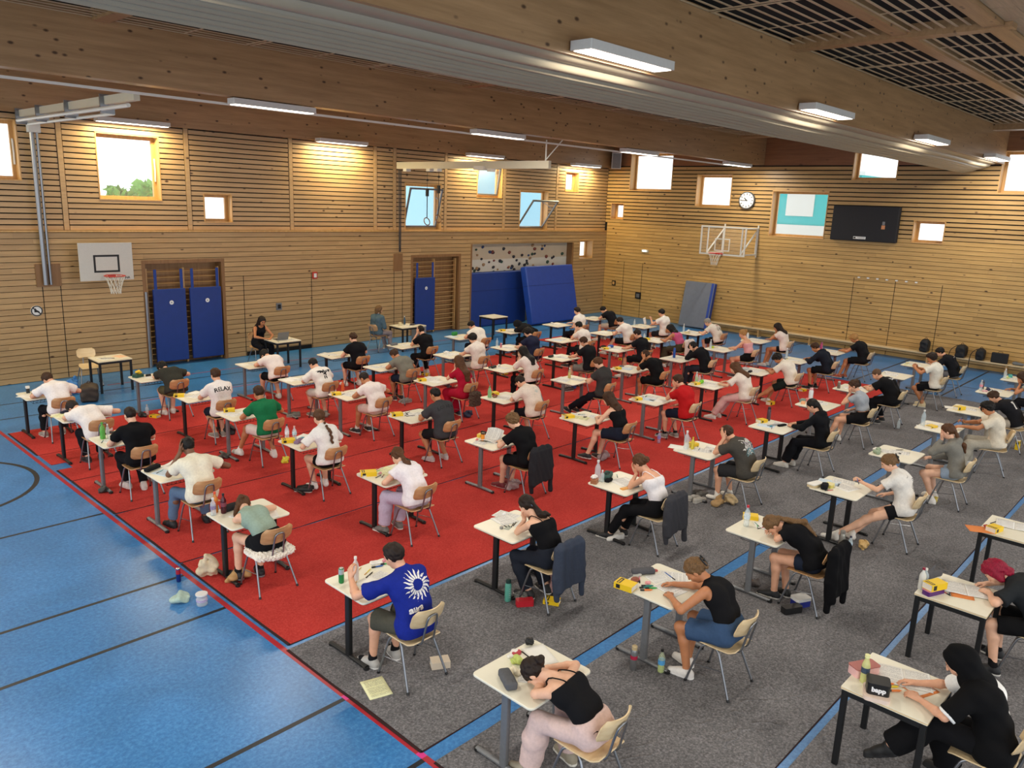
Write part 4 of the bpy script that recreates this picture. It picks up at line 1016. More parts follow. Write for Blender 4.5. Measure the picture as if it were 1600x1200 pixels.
m = MB(); y0, y1, z0, z1, w = -.9, .9, 2.9, 3.93, .055
for a, b, c_, d in ((y0, y1, z0, z0+w), (y0, y1, z1-w, z1), (y0, y0+w, z0+w, z1-w), (y1-w, y1, z0+w, z1-w)): m.box(D_-.015, D_+.015, a, b, c_, d)
for a, b, c_, d in ((-.3, .3, 3.05, 3.09), (-.3, .3, 3.46, 3.50), (-.3, -.26, 3.09, 3.46), (.26, .3, 3.09, 3.46)): m.box(D_-.018, D_-.01, a, b, c_, d)
m.obj('board_frame', M_WHITEMET, t)
MB().box(D_-.005, D_+.005, y0+w, y1-w, z0+w, z1-w).obj('clear_board', plain('clear_board', 'eef4f6', .05, 0, 0, alpha=.04), t)
for y in (-.72, .62):
    m = MB()
    for a, b in (((D_+.02, y, 2.95), (0, y, 2.95)), ((D_+.02, y, 3.88), (0, y, 3.88)), ((D_+.04, y, 2.95), (D_+.04, y, 3.88)), ((-.03, y, 2.85), (-.03, y, 4.0)), ((D_+.04, y, 2.97), (-.03, y, 3.86)), ((-.1, y, 2.95), (-.1, y, 3.88))): m.tube([a, b], .028, 8)
    m.obj('swing_arm', M_WHITEMET, t)
RC = (D_-.38, 0.05, 2.98)
m = MB(); m.tube([(RC[0]+.225*math.cos(k*math.pi/12), RC[1]+.225*math.sin(k*math.pi/12), RC[2]) for k in range(24)], .013, 8, closed=True); m.box(D_-.17, D_-.015, -.06, .16, 2.93, 2.99); m.obj('rim', M_RIM, t)
m = MB(); net(m, RC, .22); m.obj('net', plain('white_cord', 'd8d4c8', .8), t)
# climbing pole rig, ring rig
M_RAIL = plain('pale_rail', 'c8c2ac', .5, 0, .02)
t = thing('apparatus_rail', 'pale swing rail with steel tubes reaching from the left wall pole', 'rail', (5.6, YL, 5.9))
MB().box(-.05, .05, -6.3, -.1, 0, .14).obj('rail', M_RAIL, t)
m = MB(); m.tube([(-.1, -6.2, -.08), (-.1, -.2, -.08)], .035, 8); m.tube([(.1, -5.0, -.14), (.1, -.2, -.14)], .03, 8); m.obj('tube', M_WHITEMET, t)
for y in (-.15, -1.5, -3.2, -5.0): MB().box(-.12, .12, y-.02, y+.02, -.15, .17).obj('clamp', M_STEEL, t)
t = thing('climbing_pole', 'tall steel pole running down the left wall beside the white backboard', 'pole', (5.82, YL-.12, 0))
m = MB(); m.tube([(-.05, 0, 2.25), (-.05, 0, 5.75)], .05, 10); m.tube([(.06, .02, 2.25), (.06, .02, 5.6)], .03, 8); m.obj('pole', M_STEEL, t)
MB().box(-.12, .12, -.06, .1, 5.6, 5.85).obj('top_bracket', M_WHITEMET, t)
MB().box(-.22, .3, .085, .118, 2.2, 2.72).obj('wall_box', M_FRAME2, t)
t = thing('ring_rail', 'pale horizontal rail from left wall to middle beam carrying gymnastic rings', 'rail', (16.0, YL, 5.5))
MB().box(-.05, .05, -6.35, -.05, -.12, .08).obj('rail', M_RAIL, t)
m = MB(); m.tube([(0, -6.2, .08), (0, -6.2, .6)], .02, 6); m.tube([(0, -6.2, .1), (.35, -6.45, .62)], .015, 6); m.obj('hanger', M_WHITEMET, t)
m = MB()
for y in (-.5, -1.6, -1.95, -4.2): m.box(-.09, .09, y-.08, y+.08, -.2, -.12)
m.box(-.12, .12, -4.0, -3.6, -.16, -.05); m.obj('pulley', M_WHITEMET, t)
m = MB()
for dx in (-.05, .0, .05): m.tube([(dx, -.16, -.15), (dx*.6+.06, -.1, -2.7)], .012, 6)
m.obj('rope', plain('grey_rope', '3a3a3e', .8), t)
MB().box(-.13, .24, -.02, -.001, -3.32, -2.76).obj('cleat_box', M_FRAME2, t)
for i, (y, zr) in enumerate(((18.72, 3.82), (18.2, 3.92))):
    q = thing('gymnastic_ring', 'wooden gymnastic ring on black strap, %s of the pair' % ['left', 'right'][i], 'ring', (16.0, y, zr), 0, 'gymnastic rings')
    m = MB(); m.tube([(0.0+.11*math.cos(a), .04*math.sin(a), .11*math.sin(a)) for a in np.linspace(0, 2*math.pi, 21)[:-1]], .015, 8, closed=True); m.obj('ring', M_FRAME2, q)
    m = MB(); m.tube([(0, 0, .11), (0, 0, .9)], .014, 6); m.tube([(0, 0, .9), (0, 0, 1.48)], .006, 6); m.box(-.04, .04, -.03, .03, .75, .98); m.lathe([(.03, 0), (.04, .03), (.03, .06)], (0, 0, 1.2), 8); m.obj('strap', M_BLACK, q)
# rolled-up divider curtain along the near beam
prof = [(6.24, 6.36), (6.0, 6.34)]
def bump(y0, z0, y1, z1, h, n=7):
    for k in range(1, n+1):
        t_ = k/n; nx, nz = (z1-z0), -(y1-y0); L = math.hypot(nx, nz); prof.append((y0+(y1-y0)*t_+nx/L*h*math.sin(math.pi*t_), z0+(z1-z0)*t_+nz/L*h*math.sin(math.pi*t_)))
bump(5.96, 6.24, 6.16, 6.06, .07); bump(6.16, 6.06, 6.3, 5.99, .045)
y, z = 6.3, 5.99
for k in range(6): bump(y, z, y+.085, z-.024, .042, 6); y += .085; z -= .024
bump(y, z, y+.06, z+.16, .05, 5); prof += [(6.75, 6.3)]
nx = 90; rg = np.random.default_rng(2); V = []
for i, x in enumerate(np.linspace(-6, 26.9, nx)):
    sag = .004*math.sin(x*1.7)+.004*math.sin(x*.63+1); e = 1 if i < nx-2 else (.9 if i == nx-2 else .72)
    cy, cz = 6.35, 6.12
    for j, (yy, zz) in enumerate(prof): V.append((x, cy+(yy-cy)*e, cz+(zz-cz)*e+sag*(1 if zz < 6.2 else .2)*(1+.5*math.sin(j*1.3+x))))
n = len(prof); F = [(i*n+k, i*n+(k+1) % n, (i+1)*n+(k+1) % n, (i+1)*n+k) for i in range(nx-1) for k in range(n)]+[tuple(range(n))[::-1], tuple((nx-1)*n+k for k in range(n))]
o = thing('divider_curtain', 'silver-grey hall divider curtain gathered in folds under the near beam', 'curtain', me=mesh('divider_curtain', V, F, plain('silver_vinyl', '958b78', .36, .1, .03, 3))); auto_smooth(o, 35)
# clock, covered screen, loudspeaker, signs
t = thing('wall_clock', 'round white wall clock with black hands on back wall', 'clock', (XB-.02, 13.93, 4.87))
m = MB(); m.tube([(0, 0, 0), (-.07, 0, 0)], .31, 40); m.obj('case', plain('clock_case', '55585a', .35, .5), t)
m = MB(); m.tube([(-.071, 0, 0), (-.075, 0, 0)], .275, 40); m.obj('dial', M_WHITE, t)
m = MB()
for k in range(12):
    a = k*math.pi/6; u = Vector((0, -math.sin(a), math.cos(a))); w_ = Vector((0, math.cos(a), math.sin(a))); m.obox(u*.225+Vector((-.077, 0, 0)), (.002, 0, 0), w_*(.012), u*.032)
m.obj('hour_marks', M_BLACK, t)
for nm, a, L, w_ in (('hour_hand', rad(-48), .13, .015), ('minute_hand', rad(-92), .2, .011)):
    u = Vector((0, -math.sin(a), math.cos(a))); w2 = Vector((0, math.cos(a), math.sin(a))); MB().obox(u*L*.4+Vector((-.081, 0, 0)), (.002, 0, 0), w2*w_, u*L*.62).obj(nm, M_BLACK, t)
t = thing('covered_screen', 'large wall screen under a black protective cover on back wall', 'screen', (XB, 9.63, 3.66))
o = MB().box(-.22, -.01, -1.06, 1.06, 0, 1.14).obj('cover', plain('black_cover', '15161c', .7, 0, .06), t); b = o.modifiers.new('b', 'BEVEL'); b.width = .03; b.segments = 2
MB().box(-.222, -.219, -.12, .28, .07, .15).obj('label', M_WHITE, t); MB().box(-.224, -.221, .2, .27, .085, .135).obj('logo', M_BLACK, t)
m = MB()
for k in range(3): m.box(-.224, -.221, -.1, .16-.05*(k == 2), .128-.02*k, .136-.02*k)
m.obj('label_lines', plain('label_grey', '8f93a0', .5), t)
MB().box(-.224, -.219, -.68, -.57, .42, .54).obj('sticker', plain('orange_sticker', 'c9875a', .5), t); MB().box(-.224, -.219, -.665, -.585, .55, .66).obj('padlock_flap', M_GRYMET, t)
t = thing('loudspeaker', 'grey loudspeaker tilted on a bracket in the upper wall corner', 'loudspeaker', (XB-.25, 19.75, 6.32)); t.rotation_euler = (0, rad(-14), rad(38))
MB().box(-.17, .17, -.19, .19, -.32, .32).obj('cabinet', plain('speaker_grey', 'b5b3ae', .5), t); MB().box(-.178, -.17, -.16, .16, -.29, .29).obj('grille', plain('speaker_grille', '6f6f70', .6), t); MB().tube([(.15, 0, 0), (.36, 0, .1)], .03, 6).obj('bracket', M_BLKMET, t)
t = thing('no_heels_sign', 'round black and white prohibition sign with shoe on left wall', 'sign', (5.55, YL-.012, 1.655))
m = MB(); m.tube([(0, .01, 0), (0, -.004, 0)], .125, 28); m.obj('plate', M_WHITE, t)
m = MB(); m.tube([(.11*math.cos(a), -.008, .11*math.sin(a)) for a in np.linspace(0, 2*math.pi, 25)[:-1]], .012, 6, closed=True); m.obox((0, -.008, 0), (.078, 0, -.078), (0, .002, 0), (.009, 0, .009)); m.obj('ring', M_BLACK, t)
m = MB(); m.extr([(-.05, -.03), (.055, -.035), (.055, -.015), (.0, .02), (-.02, .06), (-.05, .05)], -.007, -.004, 1); m.obj('shoe_symbol', M_BLACK, t)
def plate(name, label, cat, c, sz, mat, mat2=None):
    t = thing(name, label, cat, c)
    MB().box(-sz[0]/2, sz[0]/2, -sz[1]/2, sz[1]/2, -sz[2]/2, sz[2]/2).obj('plate', mat, t)
    if mat2:
        e = (sz[0]*.3, sz[1]*.3+.0, sz[2]*.3); i = 0 if sz[0] < sz[1] else 1
        MB().box(*((-sz[0]/2-.006, -sz[0]/2, -e[1], e[1]) if i == 0 else (-e[0], e[0], -sz[1]/2-.006, -sz[1]/2)), -e[2], e[2]).obj('insert', mat2, t)
    return t
plate('switch_box', 'small grey switch box low on the left wall by the woman with laptop', 'switch box', (11.73, YL-.02, 1.33), (.16, .04, .2), M_GRYMET, M_BLKMET)
plate('alarm_plate', 'small white and red alarm plate on left wall planks', 'alarm plate', (12.94, YL-.02, 2.17), (.15, .04, .2), M_RIM, M_WHITE)
plate('exit_light', 'small lit double emergency spot on back wall near the corner', 'light', (XB-.03, 18.2, 2.76), (.06, .3, .1), M_WHITEMET, plain('spot_glow', 'f3ffe8', .4, 0, 0, emit=3))
plate('wall_socket', 'square black wall panel low on the back wall near the corner', 'wall panel', (XB-.02, 18.38, .92), (.04, .26, .26), M_BLKMET, M_GRYMET)
plate('key_switch', 'small dark key switch above the black wall panel', 'switch', (XB-.02, 19.65, 1.32), (.04, .17, .2), M_BLKMET, M_FRAME)
for k in range(7): plate('coat_hook', 'small pale knob in a row of knobs on the back wall, %s from left' % ['first', 'second', 'third', 'fourth', 'fifth', 'sixth', 'last'][k], 'hook', (XB-.02, 9.62-.3*k, 2.47), (.05, .07, .04), M_WHITE)['group'] = 'row of knobs on the back wall'
MB().box(10.7, 12.8, YL-.006, YL+.02, .0, .12).obj('vent_strip', M_BLACKGAP, wall_left)
# bench along the back wall
def bench(y0, y1, label):
    t = thing('bench', label, 'bench', (XB-.28, (y0+y1)/2, 0)); L = (y1-y0)/2
    o = MB().box(-.15, .15, -L, L, .30, .335).obj('seat_plank', M_PLYB, t)
    n = max(2, round(2*L/1.9)+1)
    for k in range(n):
        y = -L+.2+(2*L-.4)*k/(n-1); MB().box(-.12, .12, y-.025, y+.025, .025, .30).obj('leg', M_BAR, t); MB().box(-.09, .09, y-.035, y+.035, 0, .03).obj('foot_pad', M_WHITE, t)
    MB().box(-.03, .03, -L+.1, L-.1, .2, .28).obj('stretcher', M_BAR, t)
bench(6.86, 14.9, 'long low wooden bench along the back wall, farther section'); bench(-2, 6.75, 'long low wooden bench along the back wall carrying black bags')
t = thing('gym_mat', 'grey gym mat with blue edge leaning on the back wall', 'mat', (XB-.42, 15.45, 0)); t.rotation_euler = (0, rad(11), 0)
o = MB().box(-.14, 0.0, -.66, .62, .02, 1.78).obj('body', plain('grey_vinyl', '6f7684', .5, 0, .05, 6), t); b = o.modifiers.new('b', 'BEVEL'); b.width = .03; b.segments = 2
MB().box(-.142, .002, -.665, -.655, .04, 1.76).obj('edge', M_BLUEMAT, t); MB().box(-.144, -.139, -.62, -.52, .04, 1.76).obj('blue_stripe', M_BLUEMAT2, t)
def backpack(name, label, loc, w, h, dpt, rz=0, seed=1, mat=None, straps=True):
    mat = mat or plain('black_nylon', '131316', .7, 0, .1, 30)
    t = thing(name, label, 'bag', loc, rz)
    soft('body', [BX((0, 0, h*.45), (w/2-.06, dpt/2-.05, h*.40-.05), .05), E_((0, 0, h*.8), (w*.45, dpt*.45, h*.22), None, .06), E_((-dpt*.42, 0, h*.3), (.05, w*.3, h*.2), None, .04)], .014, mat, t, (.006, 22, seed))
    m = MB(); m.tube(bez([(0, -.04, h*.97), (0, -.02, h*1.1), (0, .02, h*1.1), (0, .04, h*.97)], 4), .008, 6)
    if straps: m.tube(bez([(-.0, w*.3, h*.9), (-.16, w*.6, h*.45), (-.18, w*.65, -.25)], 5), .014, 6, flat=.5)
    m.obj('strap', mat, t)
backpack('backpack', 'upright black backpack standing on the bench, farthest from other bags', (XB-.3, 7.2, .336), .36, .42, .24, 0, 1, straps=False)
backpack('backpack', 'slumped black backpack with hanging strap on the near bench', (XB-.3, 6.15, .336), .46, .4, .26, 0, 2)
backpack('backpack', 'black rounded bag standing between the slumped backpack and flat case', (XB-.3, 5.62, .336), .38, .36, .22, 0, 3)
t = thing('laptop_case', 'flat black case standing on the bench, right of rounded bag', 'bag', (XB-.3, 5.1, .336)); o = MB().box(-.1, .02, -.22, .22, 0, .3).obj('body', plain('black_nylon', '131316', .7, 0, .1, 30), t); b = o.modifiers.new('b', 'BEVEL'); b.width = .02; b.segments = 2
MB().tube([(-.04, -.06, .3), (-.04, -.05, .34), (-.04, .05, .34), (-.04, .06, .3)], .008, 6).obj('handle', M_BLACK, t)
tag(soft('shoe_bag', [E_((0, 0, .045), (.07, .16, .045)), E_((.02, .09, .05), (.06, .08, .05))], .012, plain('grey_bag', '6b6f73', .8), None, (.004, 30, 3), loc=(XB-.3, 4.6, .336)), 'small flat grey bag lying on the bench beside black case', 'bag')
# ================================================================ things on and under the desks
def text_mat(name, base, ink, lines=95, dens=.45):
    if name in MATS: return MATS[name]
    t = NT(name); tc = t.add('ShaderNodeTexCoord'); sp = t.add('ShaderNodeSeparateXYZ'); t.link(tc.outputs['Object'], sp.inputs[0])
    def mth(op, a, b=None):
        n = t.add('ShaderNodeMath', operation=op)
        for i, v in enumerate((a, b)):
            if v is None: continue
            if isinstance(v, (int, float)): n.inputs[i].default_value = v
            else: t.link(v, n.inputs[i])
        return n.outputs[0]
    yl = mth('MULTIPLY', sp.outputs[1], lines); row = mth('FLOOR', yl); fr = mth('FRACT', yl)
    cb = t.add('ShaderNodeCombineXYZ'); t.link(mth('MULTIPLY', sp.outputs[0], 420), cb.inputs[0]); t.link(mth('MULTIPLY', row, 7.3), cb.inputs[1])
    nz = t.add('ShaderNodeTexNoise', i_Scale=1.0, i_Detail=1.0); t.link(cb.outputs[0], nz.inputs[0])
    cb2 = t.add('ShaderNodeCombineXYZ'); t.link(mth('MULTIPLY', row, .21), cb2.inputs[1]); nb = t.add('ShaderNodeTexNoise', i_Scale=1.0, i_Detail=0.0); t.link(cb2.outputs[0], nb.inputs[0])
    k = mth('MULTIPLY', mth('LESS_THAN', fr, .5), mth('GREATER_THAN', nz.outputs[0], dens))
    k = mth('MULTIPLY', k, mth('LESS_THAN', mth('ABSOLUTE', sp.outputs[0]), .088)); k = mth('MULTIPLY', k, mth('LESS_THAN', mth('ABSOLUTE', sp.outputs[1]), .128)); k = mth('MULTIPLY', k, mth('GREATER_THAN', nb.outputs[0], .38))
    mx = t.add('ShaderNodeMix', data_type='RGBA'); t.link(k, mx.inputs[0]); mx.inputs[6].default_value = (*lin(base), 1); mx.inputs[7].default_value = (*lin(ink), 1)
    t.link(mx.outputs[2], t.b.inputs['Base Color']); t.b.inputs['Roughness'].default_value = .8; MATS[name] = t.m; return t.m
M_EXAM = text_mat('printed_exam_paper', 'e9e8e3', '97989c', 130); M_EXAMB = text_mat('pale_blue_paper', 'cfe0ee', '9aa8b8', 130, .5); M_BLANK = M_PAPER
M_EXAMY = text_mat('pale_yellow_paper', 'e6e6b8', '7d7d68', 80, .5); M_OR = plain('orange_card', 'd9803f', .7, 0, .03)
CNT = [0]
def sheet_mesh(w, h, curl, th, seed, fold=0):
    rg = random.Random(seed); a, b = rg.uniform(-1, 1)*curl, rg.uniform(.3, 1)*curl
    def f(u, v):
        x = (u-.5)*w; y = (v-.5)*h; z = th/2+.0006+max(0, b*(u-.75))*1.2*u+max(0, a)*.3*(v**4)
        return (x, y, z)
    return sheet_grid(f, 7, 7, th)
def paper(x, y, z, rot, label, mat=None, w=.21, h=.297, curl=.012, th=.0016, group='exam sheets on the desks'):
    CNT[0] += 1; V, F = sheet_mesh(w, h, curl, th, CNT[0])
    return thing('exam_paper', label, 'paper', (x, y, z), rad(rot), group, mesh('exam_paper', V, F, mat or M_EXAM, True))
def booklet(x, y, z, rot, label, mat=None, lift=0):
    t = thing('exam_booklet', label, 'booklet', (x, y, z), rad(rot), 'open booklets on the desks')
    for q in (-1, 1):
        def f(u, v, q=q):
            s = u*.205; up = lift*.2*u if q > 0 else 0
            return ((q*(s*math.cos(up*3)+.001)), (v-.5)*.29, .005+.006*math.sin(u*2.6)+s*math.sin(up*3)+(.03*lift*math.sin(v*3)*u if lift else 0))
        V, F = sheet_grid(f, 9, 5, .003)
        if q < 0: F = [tuple(reversed(g)) for g in F]
        o = link('page', mesh('page', [(a-q*.103, b, c) for a, b, c in V], F, mat or M_EXAM, True), t, (q*.103, 0, 0))
    return t
def book(x, y, z, rot, label, stand=0, col='e8c21c', h=.048, w=.128, d=.185, band=True):
    t = thing('dictionary', label, 'book', (x, y, z), rad(rot), 'yellow dictionaries')
    c = plain('book_cover', col, .45, 0, .02); m = MB(); m.box(-w/2, w/2, -d/2, d/2, h-.003, h); m.box(-w/2, w/2, -d/2, d/2, 0, .003); m.box(-w/2, -w/2+.003, -d/2, d/2, .003, h-.003); m.obj('cover', c, t)
    MB().box(-w/2+.003, w/2-.004, -d/2+.004, d/2-.004, .003, h-.003).obj('pages', plain('book_pages', 'e6e0d2', .8, 0, .04, 60), t)
    if band:
        MB().box(-w/2+.012, w/2-.012, d/2-.06, d/2-.02, h, h+.0008).obj('title_block', M_BLACK, t)
        m = MB(); 
        for k in range(5): m.box(-w/2+.02+.018*k, -w/2+.033+.018*k, d/2-.048, d/2-.032, h+.0008, h+.0012)
        m.obj('title_letters', c, t); MB().box(-w/2-.0008, -w/2, d/2-.07, d/2-.025, .01, h-.01).obj('spine_block', M_BLACK, t)
    if stand: t.rotation_euler = (rad(90), 0, rad(rot)); t.location.z += d/2
    return t
def bottle(x, y, z, label, h=.24, r=.034, body='dcebf2', cap='d8d8d8', lab=None, liq=None, alpha=.35, name='bottle', neck=.36, lay=0):
    t = thing(name, label, 'bottle', (x, y, z))
    a = MB().lathe([(r*.9, 0), (r, .008), (r, h*.22), (r*.94, h*.3), (r, h*.38), (r, h*.60), (r*.85, h*.70), (r*neck, h*.84), (r*neck, h*.92)], n=14); o = a.obj('body', plain('bottle_plastic', body, .12, 0, 0, alpha=alpha), t); auto_smooth(o, 50)
    MB().lathe([(r*neck*1.2, h*.9), (r*neck*1.25, h*.91), (r*neck*1.2, h)], n=12).obj('cap', plain('bottle_cap', cap, .4, 0, 0), t)
    if lab: MB().lathe([(r*1.02, h*.36), (r*1.02, h*.56)], n=14).obj('label', plain('bottle_label', lab, .5, 0, .2, 60), t)
    if liq: auto_smooth(MB().lathe([(r*.84, .006), (r*.93, .012), (r*.93, h*.22), (r*.86, h*.3), (r*.93, h*.38), (r*.93, h*.5)], n=12).obj('drink', plain('drink', liq, .1, 0, 0, alpha=.85), t), 50)
    return t
def can(x, y, z, label, col='2e7a45', top='c9ccce', h=.16, r=.028, two=None):
    t = thing('drink_can', label, 'can', (x, y, z)); auto_smooth(MB().lathe([(r*.85, 0), (r, .012), (r, h-.014), (r*.82, h-.002)], n=16).obj('body', plain('can_paint', col, .3, .5, .03), t), 50)
    MB().lathe([(r*.84, h-.003), (r*.84, h), (r*.7, h-.001)], n=16).obj('lid', plain('can_lid', top, .25, .9, 0), t)
    if two: MB().lathe([(r*1.01, h*.6), (r*1.01, h*.93)], n=16).obj('band', plain('can_band', two, .3, .4, 0), t)
    return t
def flask(x, y, z, label, col='5f9a8c', cap='1c1c1e', h=.25, r=.035, metal=0, band=None):
    t = thing('drinking_flask', label, 'flask', (x, y, z)); auto_smooth(MB().lathe([(r*.95, 0), (r, .006), (r, h*.74), (r*.78, h*.83)], n=16).obj('body', plain('flask_body', col, .3, metal, .02), t), 40)
    auto_smooth(MB().lathe([(r*.8, h*.83), (r*.8, h*.97), (r*.55, h)], n=14).obj('cap', plain('flask_cap', cap, .4, .1, 0), t), 40)
    if band: MB().lathe([(r*1.03, h*.45), (r*1.03, h*.6)], n=16).obj('band', plain('flask_band', band, .6, 0, 0), t)
    m = MB()
    for k in range(5): m.tube([(-r*.5, -r*.9, h*(.2+.1*k)), (r*.1, -r*1.01, h*(.2+.1*k))], .0015, 4)
    if not metal: m.obj('scale_marks', M_WHITE, t)
    return t
def pcase(x, y, z, rot, label, col='4a4b4e', L=.22, w=.085, h=.055, open_=0):
    t = thing('pencil_case', label, 'pencil case', (x, y, z), rad(rot)); m = cloth(col, 'case_fabric')
    soft('body', [BX((0, 0, h/2), (L/2-h*.32, w/2-h*.32, h*.18), h*.32), E_((0, 0, h*.62), (L*.47, w*.46, h*.40), None, .02)]+([E_((0, 0, h), (L*.35, w*.25, h*.35), None, .01, None, True)] if open_ else []), .006 if z < 2 else .01, m, t, (.001, 60, 2))
    MB().tube([(-L*.4, -w*.1, h*.985), (L*.4, -w*.1, h*.985)], .0035, 6).obj('zip', M_BLACK, t)
    MB().box(-.018, .018, w*.1, w*.1+.014, h*.93, h*1.0).obj('patch', M_BLACK, t)
    return t
PENC = dict(blue='2c5fae', black='18181a', red='b8302e', green='3aa856', yellow='e6d23a', orange='e8823a', pink='e58aa0', wood='c89a5a', cyan='4aa8c8', teal='2a8a80', white='e0e0e0', violet='6a4a9a')
def pen(x, y, z, rot, label, col='blue', L=.142, r=.0048, cap=None, group='pens lying on the desks', tilt=None):
    t = thing('pen' if r < .007 else 'highlighter', label, 'pen' if r < .007 else 'marker', (x, y, z+r), rad(rot), group)
    MB().tube([(-L/2, 0, 0), (L/2-.02, 0, 0), (L/2, 0, 0)], [r, r, r*.25], 8).obj('barrel', plain('pen_barrel', PENC[col], .4, 0, 0), t)
    MB().tube([(-L/2-.002, 0, 0), (-L/2+L*.3, 0, 0)], r*1.15, 8).obj('cap', plain('pen_cap', PENC[cap or 'black'], .4, 0, 0), t)
    if tilt: t.rotation_euler = (0, rad(tilt), rad(rot))
    return t
def box(name, label, cat, x, y, z, rot, sz, col, lid=None, lidh=.012, alpha=1, group=None):
    t = thing(name, label, cat, (x, y, z), rad(rot), group); w, d, h = sz
    o = MB().prism(rrect(w, d, min(w, d)*.18, 4), 0, h-(lidh if lid else 0)).obj('body', plain(name+'_body', col, .4, 0, .03, alpha=alpha), t); auto_smooth(o)
    if lid: auto_smooth(MB().prism(rrect(w+.006, d+.006, min(w, d)*.18, 4), h-lidh, h).obj('lid', plain(name+'_lid', lid, .4, 0, .03), t))
    return t
def crumple(name, label, cat, x, y, z, sz, col, seed, n=7, amp=.02, alpha=1):
    rg = random.Random(seed); P = [E_((rg.uniform(-.3, .3)*sz[0], rg.uniform(-.3, .3)*sz[1], sz[2]*rg.uniform(.25, .55)), (sz[0]*rg.uniform(.15, .28), sz[1]*rg.uniform(.15, .28), sz[2]*rg.uniform(.3, .45)), None, .02) for _ in range(n)]
    return tag(soft(name, P, max(.005, max(sz)/34), plain(name+'_sheet', col, .55, 0, .12, 25, alpha=alpha), None, (min(amp, max(sz)*.06, sz[2]*.2), 8/max(sz), seed), [((0, 0, 0.001), (0, 0, -1))], loc=(x, y, z)), label, cat)
def shoes(x, y, z, rot, label, col, sole='dcd8d0', gap=.11):
    t = thing('pair_of_shoes', label, 'shoes', (x, y, z), rad(rot))
    for q in (-1, 1):
        P = [C((gap/2*q, -.09, .05), (gap/2*q, .0, .045), .042, .04, .02), C((gap/2*q, .0, .042), (gap/2*q+.006*q, .12, .03), .041, .028, .02), C((gap/2*q, -.09, .022), (gap/2*q, .12, .02), .042, .034, .01), E_((gap/2*q, -.06, .1), (.026, .05, .045), None, .01, None, True)]
        soft('shoe', P, .008, [plain('shoe_upper', col, .6, 0, .06), plain('shoe_sole', sole, .6, 0, .03)], t, None, [((0, 0, .001), (0, 0, -1))], mi=lambda c: (c[:, 2] < .02).astype(int))
    return t
def jacket(x, y, label, col, seed=1, long=.62, slv=1, z0=.83):
    """coat hung over a chair back (chair at x,y facing +y)"""
    tl = .26; dr = lambda z: -.305-(z0-z)*-.10*0-.03
    P = [C((-.155, -.295, z0), (.155, -.295, z0), .034, k=.03), BX((0, -.335, z0-long*.42), (.165, .003, long*.36), .022, Rx(-.05), k=.03), BX((0, -.228, z0-.11), (.15, .002, .08), .018, Rx(.25), k=.03),
         C((-.17, -.31, z0-.04), (-.19, -.34, z0-long*.8), .042, .05, .04), C((.17, -.31, z0-.04), (.2, -.335, z0-long*.75), .042, .045, .04)]
    if slv: P += [C((-.185, -.29, z0-.05), (-.215, -.30, z0-.36), .05, .044, .02), C((-.215, -.30, z0-.36), (-.2, -.31, max(.12, z0-long)), .044, .034, .02), C((.185, -.30, z0-.05), (.225, -.31, z0-.34), .05, .044, .02), C((.225, -.31, z0-.34), (.215, -.335, max(.1, z0-long*1.1)), .044, .034, .02)]
    return tag(soft('hung_jacket', P, .012, cloth(col), None, (.006, 34, seed, 1), [((0, 0, .02), (0, 0, -1))], loc=(x, y, CZ)), label, 'jacket')
# ================================================================ who sits where
LC = {1: (4.0, 4.06), 2: (4.02, 6.23), 3: (6.13, 4.15), 4: (6.08, 1.85), 5: (8.29, 1.95), 6: (10.69, 1.93), 9: (8.27, 4.1), 10: (8.28, 6.22), 11: (6.07, 6.21), 12: (6.08, 8.56), 13: (3.93, 8.6), 14: (3.97, 10.6), 15: (6.06, 10.61), 16: (3.96, 12.53), 17: (3.96, 14.27), 18: (3.95, 16.15), 19: (6.01, 16.33), 20: (6.03, 14.28), 21: (6.07, 12.69), 22: (8.28, 16.24), 23: (8.24, 14.34), 24: (10.33, 16.13), 25: (8.34, 12.66), 26: (10.38, 14.34), 27: (8.28, 10.71), 28: (12.45, 16.15), 29: (10.4, 12.57), 30: (12.61, 14.49), 31: (14.59, 16.29), 32: (8.3, 8.75), 33: (10.5, 10.64), 34: (12.5, 12.59), 35: (14.5, 14.36), 36: (16.53, 16.18), 37: (10.57, 8.67), 38: (12.82, 10.82), 39: (14.6, 12.61), 40: (16.61, 14.28), 41: (18.7, 16.22), 42: (20.91, 16.44), 43: (18.69, 14.31), 44: (16.77, 12.49), 45: (14.86, 10.71), 46: (12.74, 8.68), 47: (20.86, 14.44), 48: (18.94, 12.67), 49: (16.99, 10.72), 50: (21.08, 12.71), 51: (19.22, 10.75), 52: (14.94, 8.65), 53: (21.47, 10.79), 54: (17.17, 8.66), 55: (19.41, 8.69), 56: (21.54, 8.58), 57: (15.12, 6.28), 58: (12.83, 6.13), 59: (17.25, 6.36), 60: (19.65, 6.26), 61: (21.62, 6.31), 62: (15.24, 4.05), 63: (12.87, 4.04), 64: (17.22, 4.04), 65: (19.67, 4.1), 66: (21.75, 4.05), 67: (10.53, 4.03), 68: (10.54, 6.26)}
INF = {}
FEM = {1, 3, 4, 9, 10, 11, 12, 13, 15, 29, 37, 48, 51, 52, 53, 57, 58, 63, 65, 67}
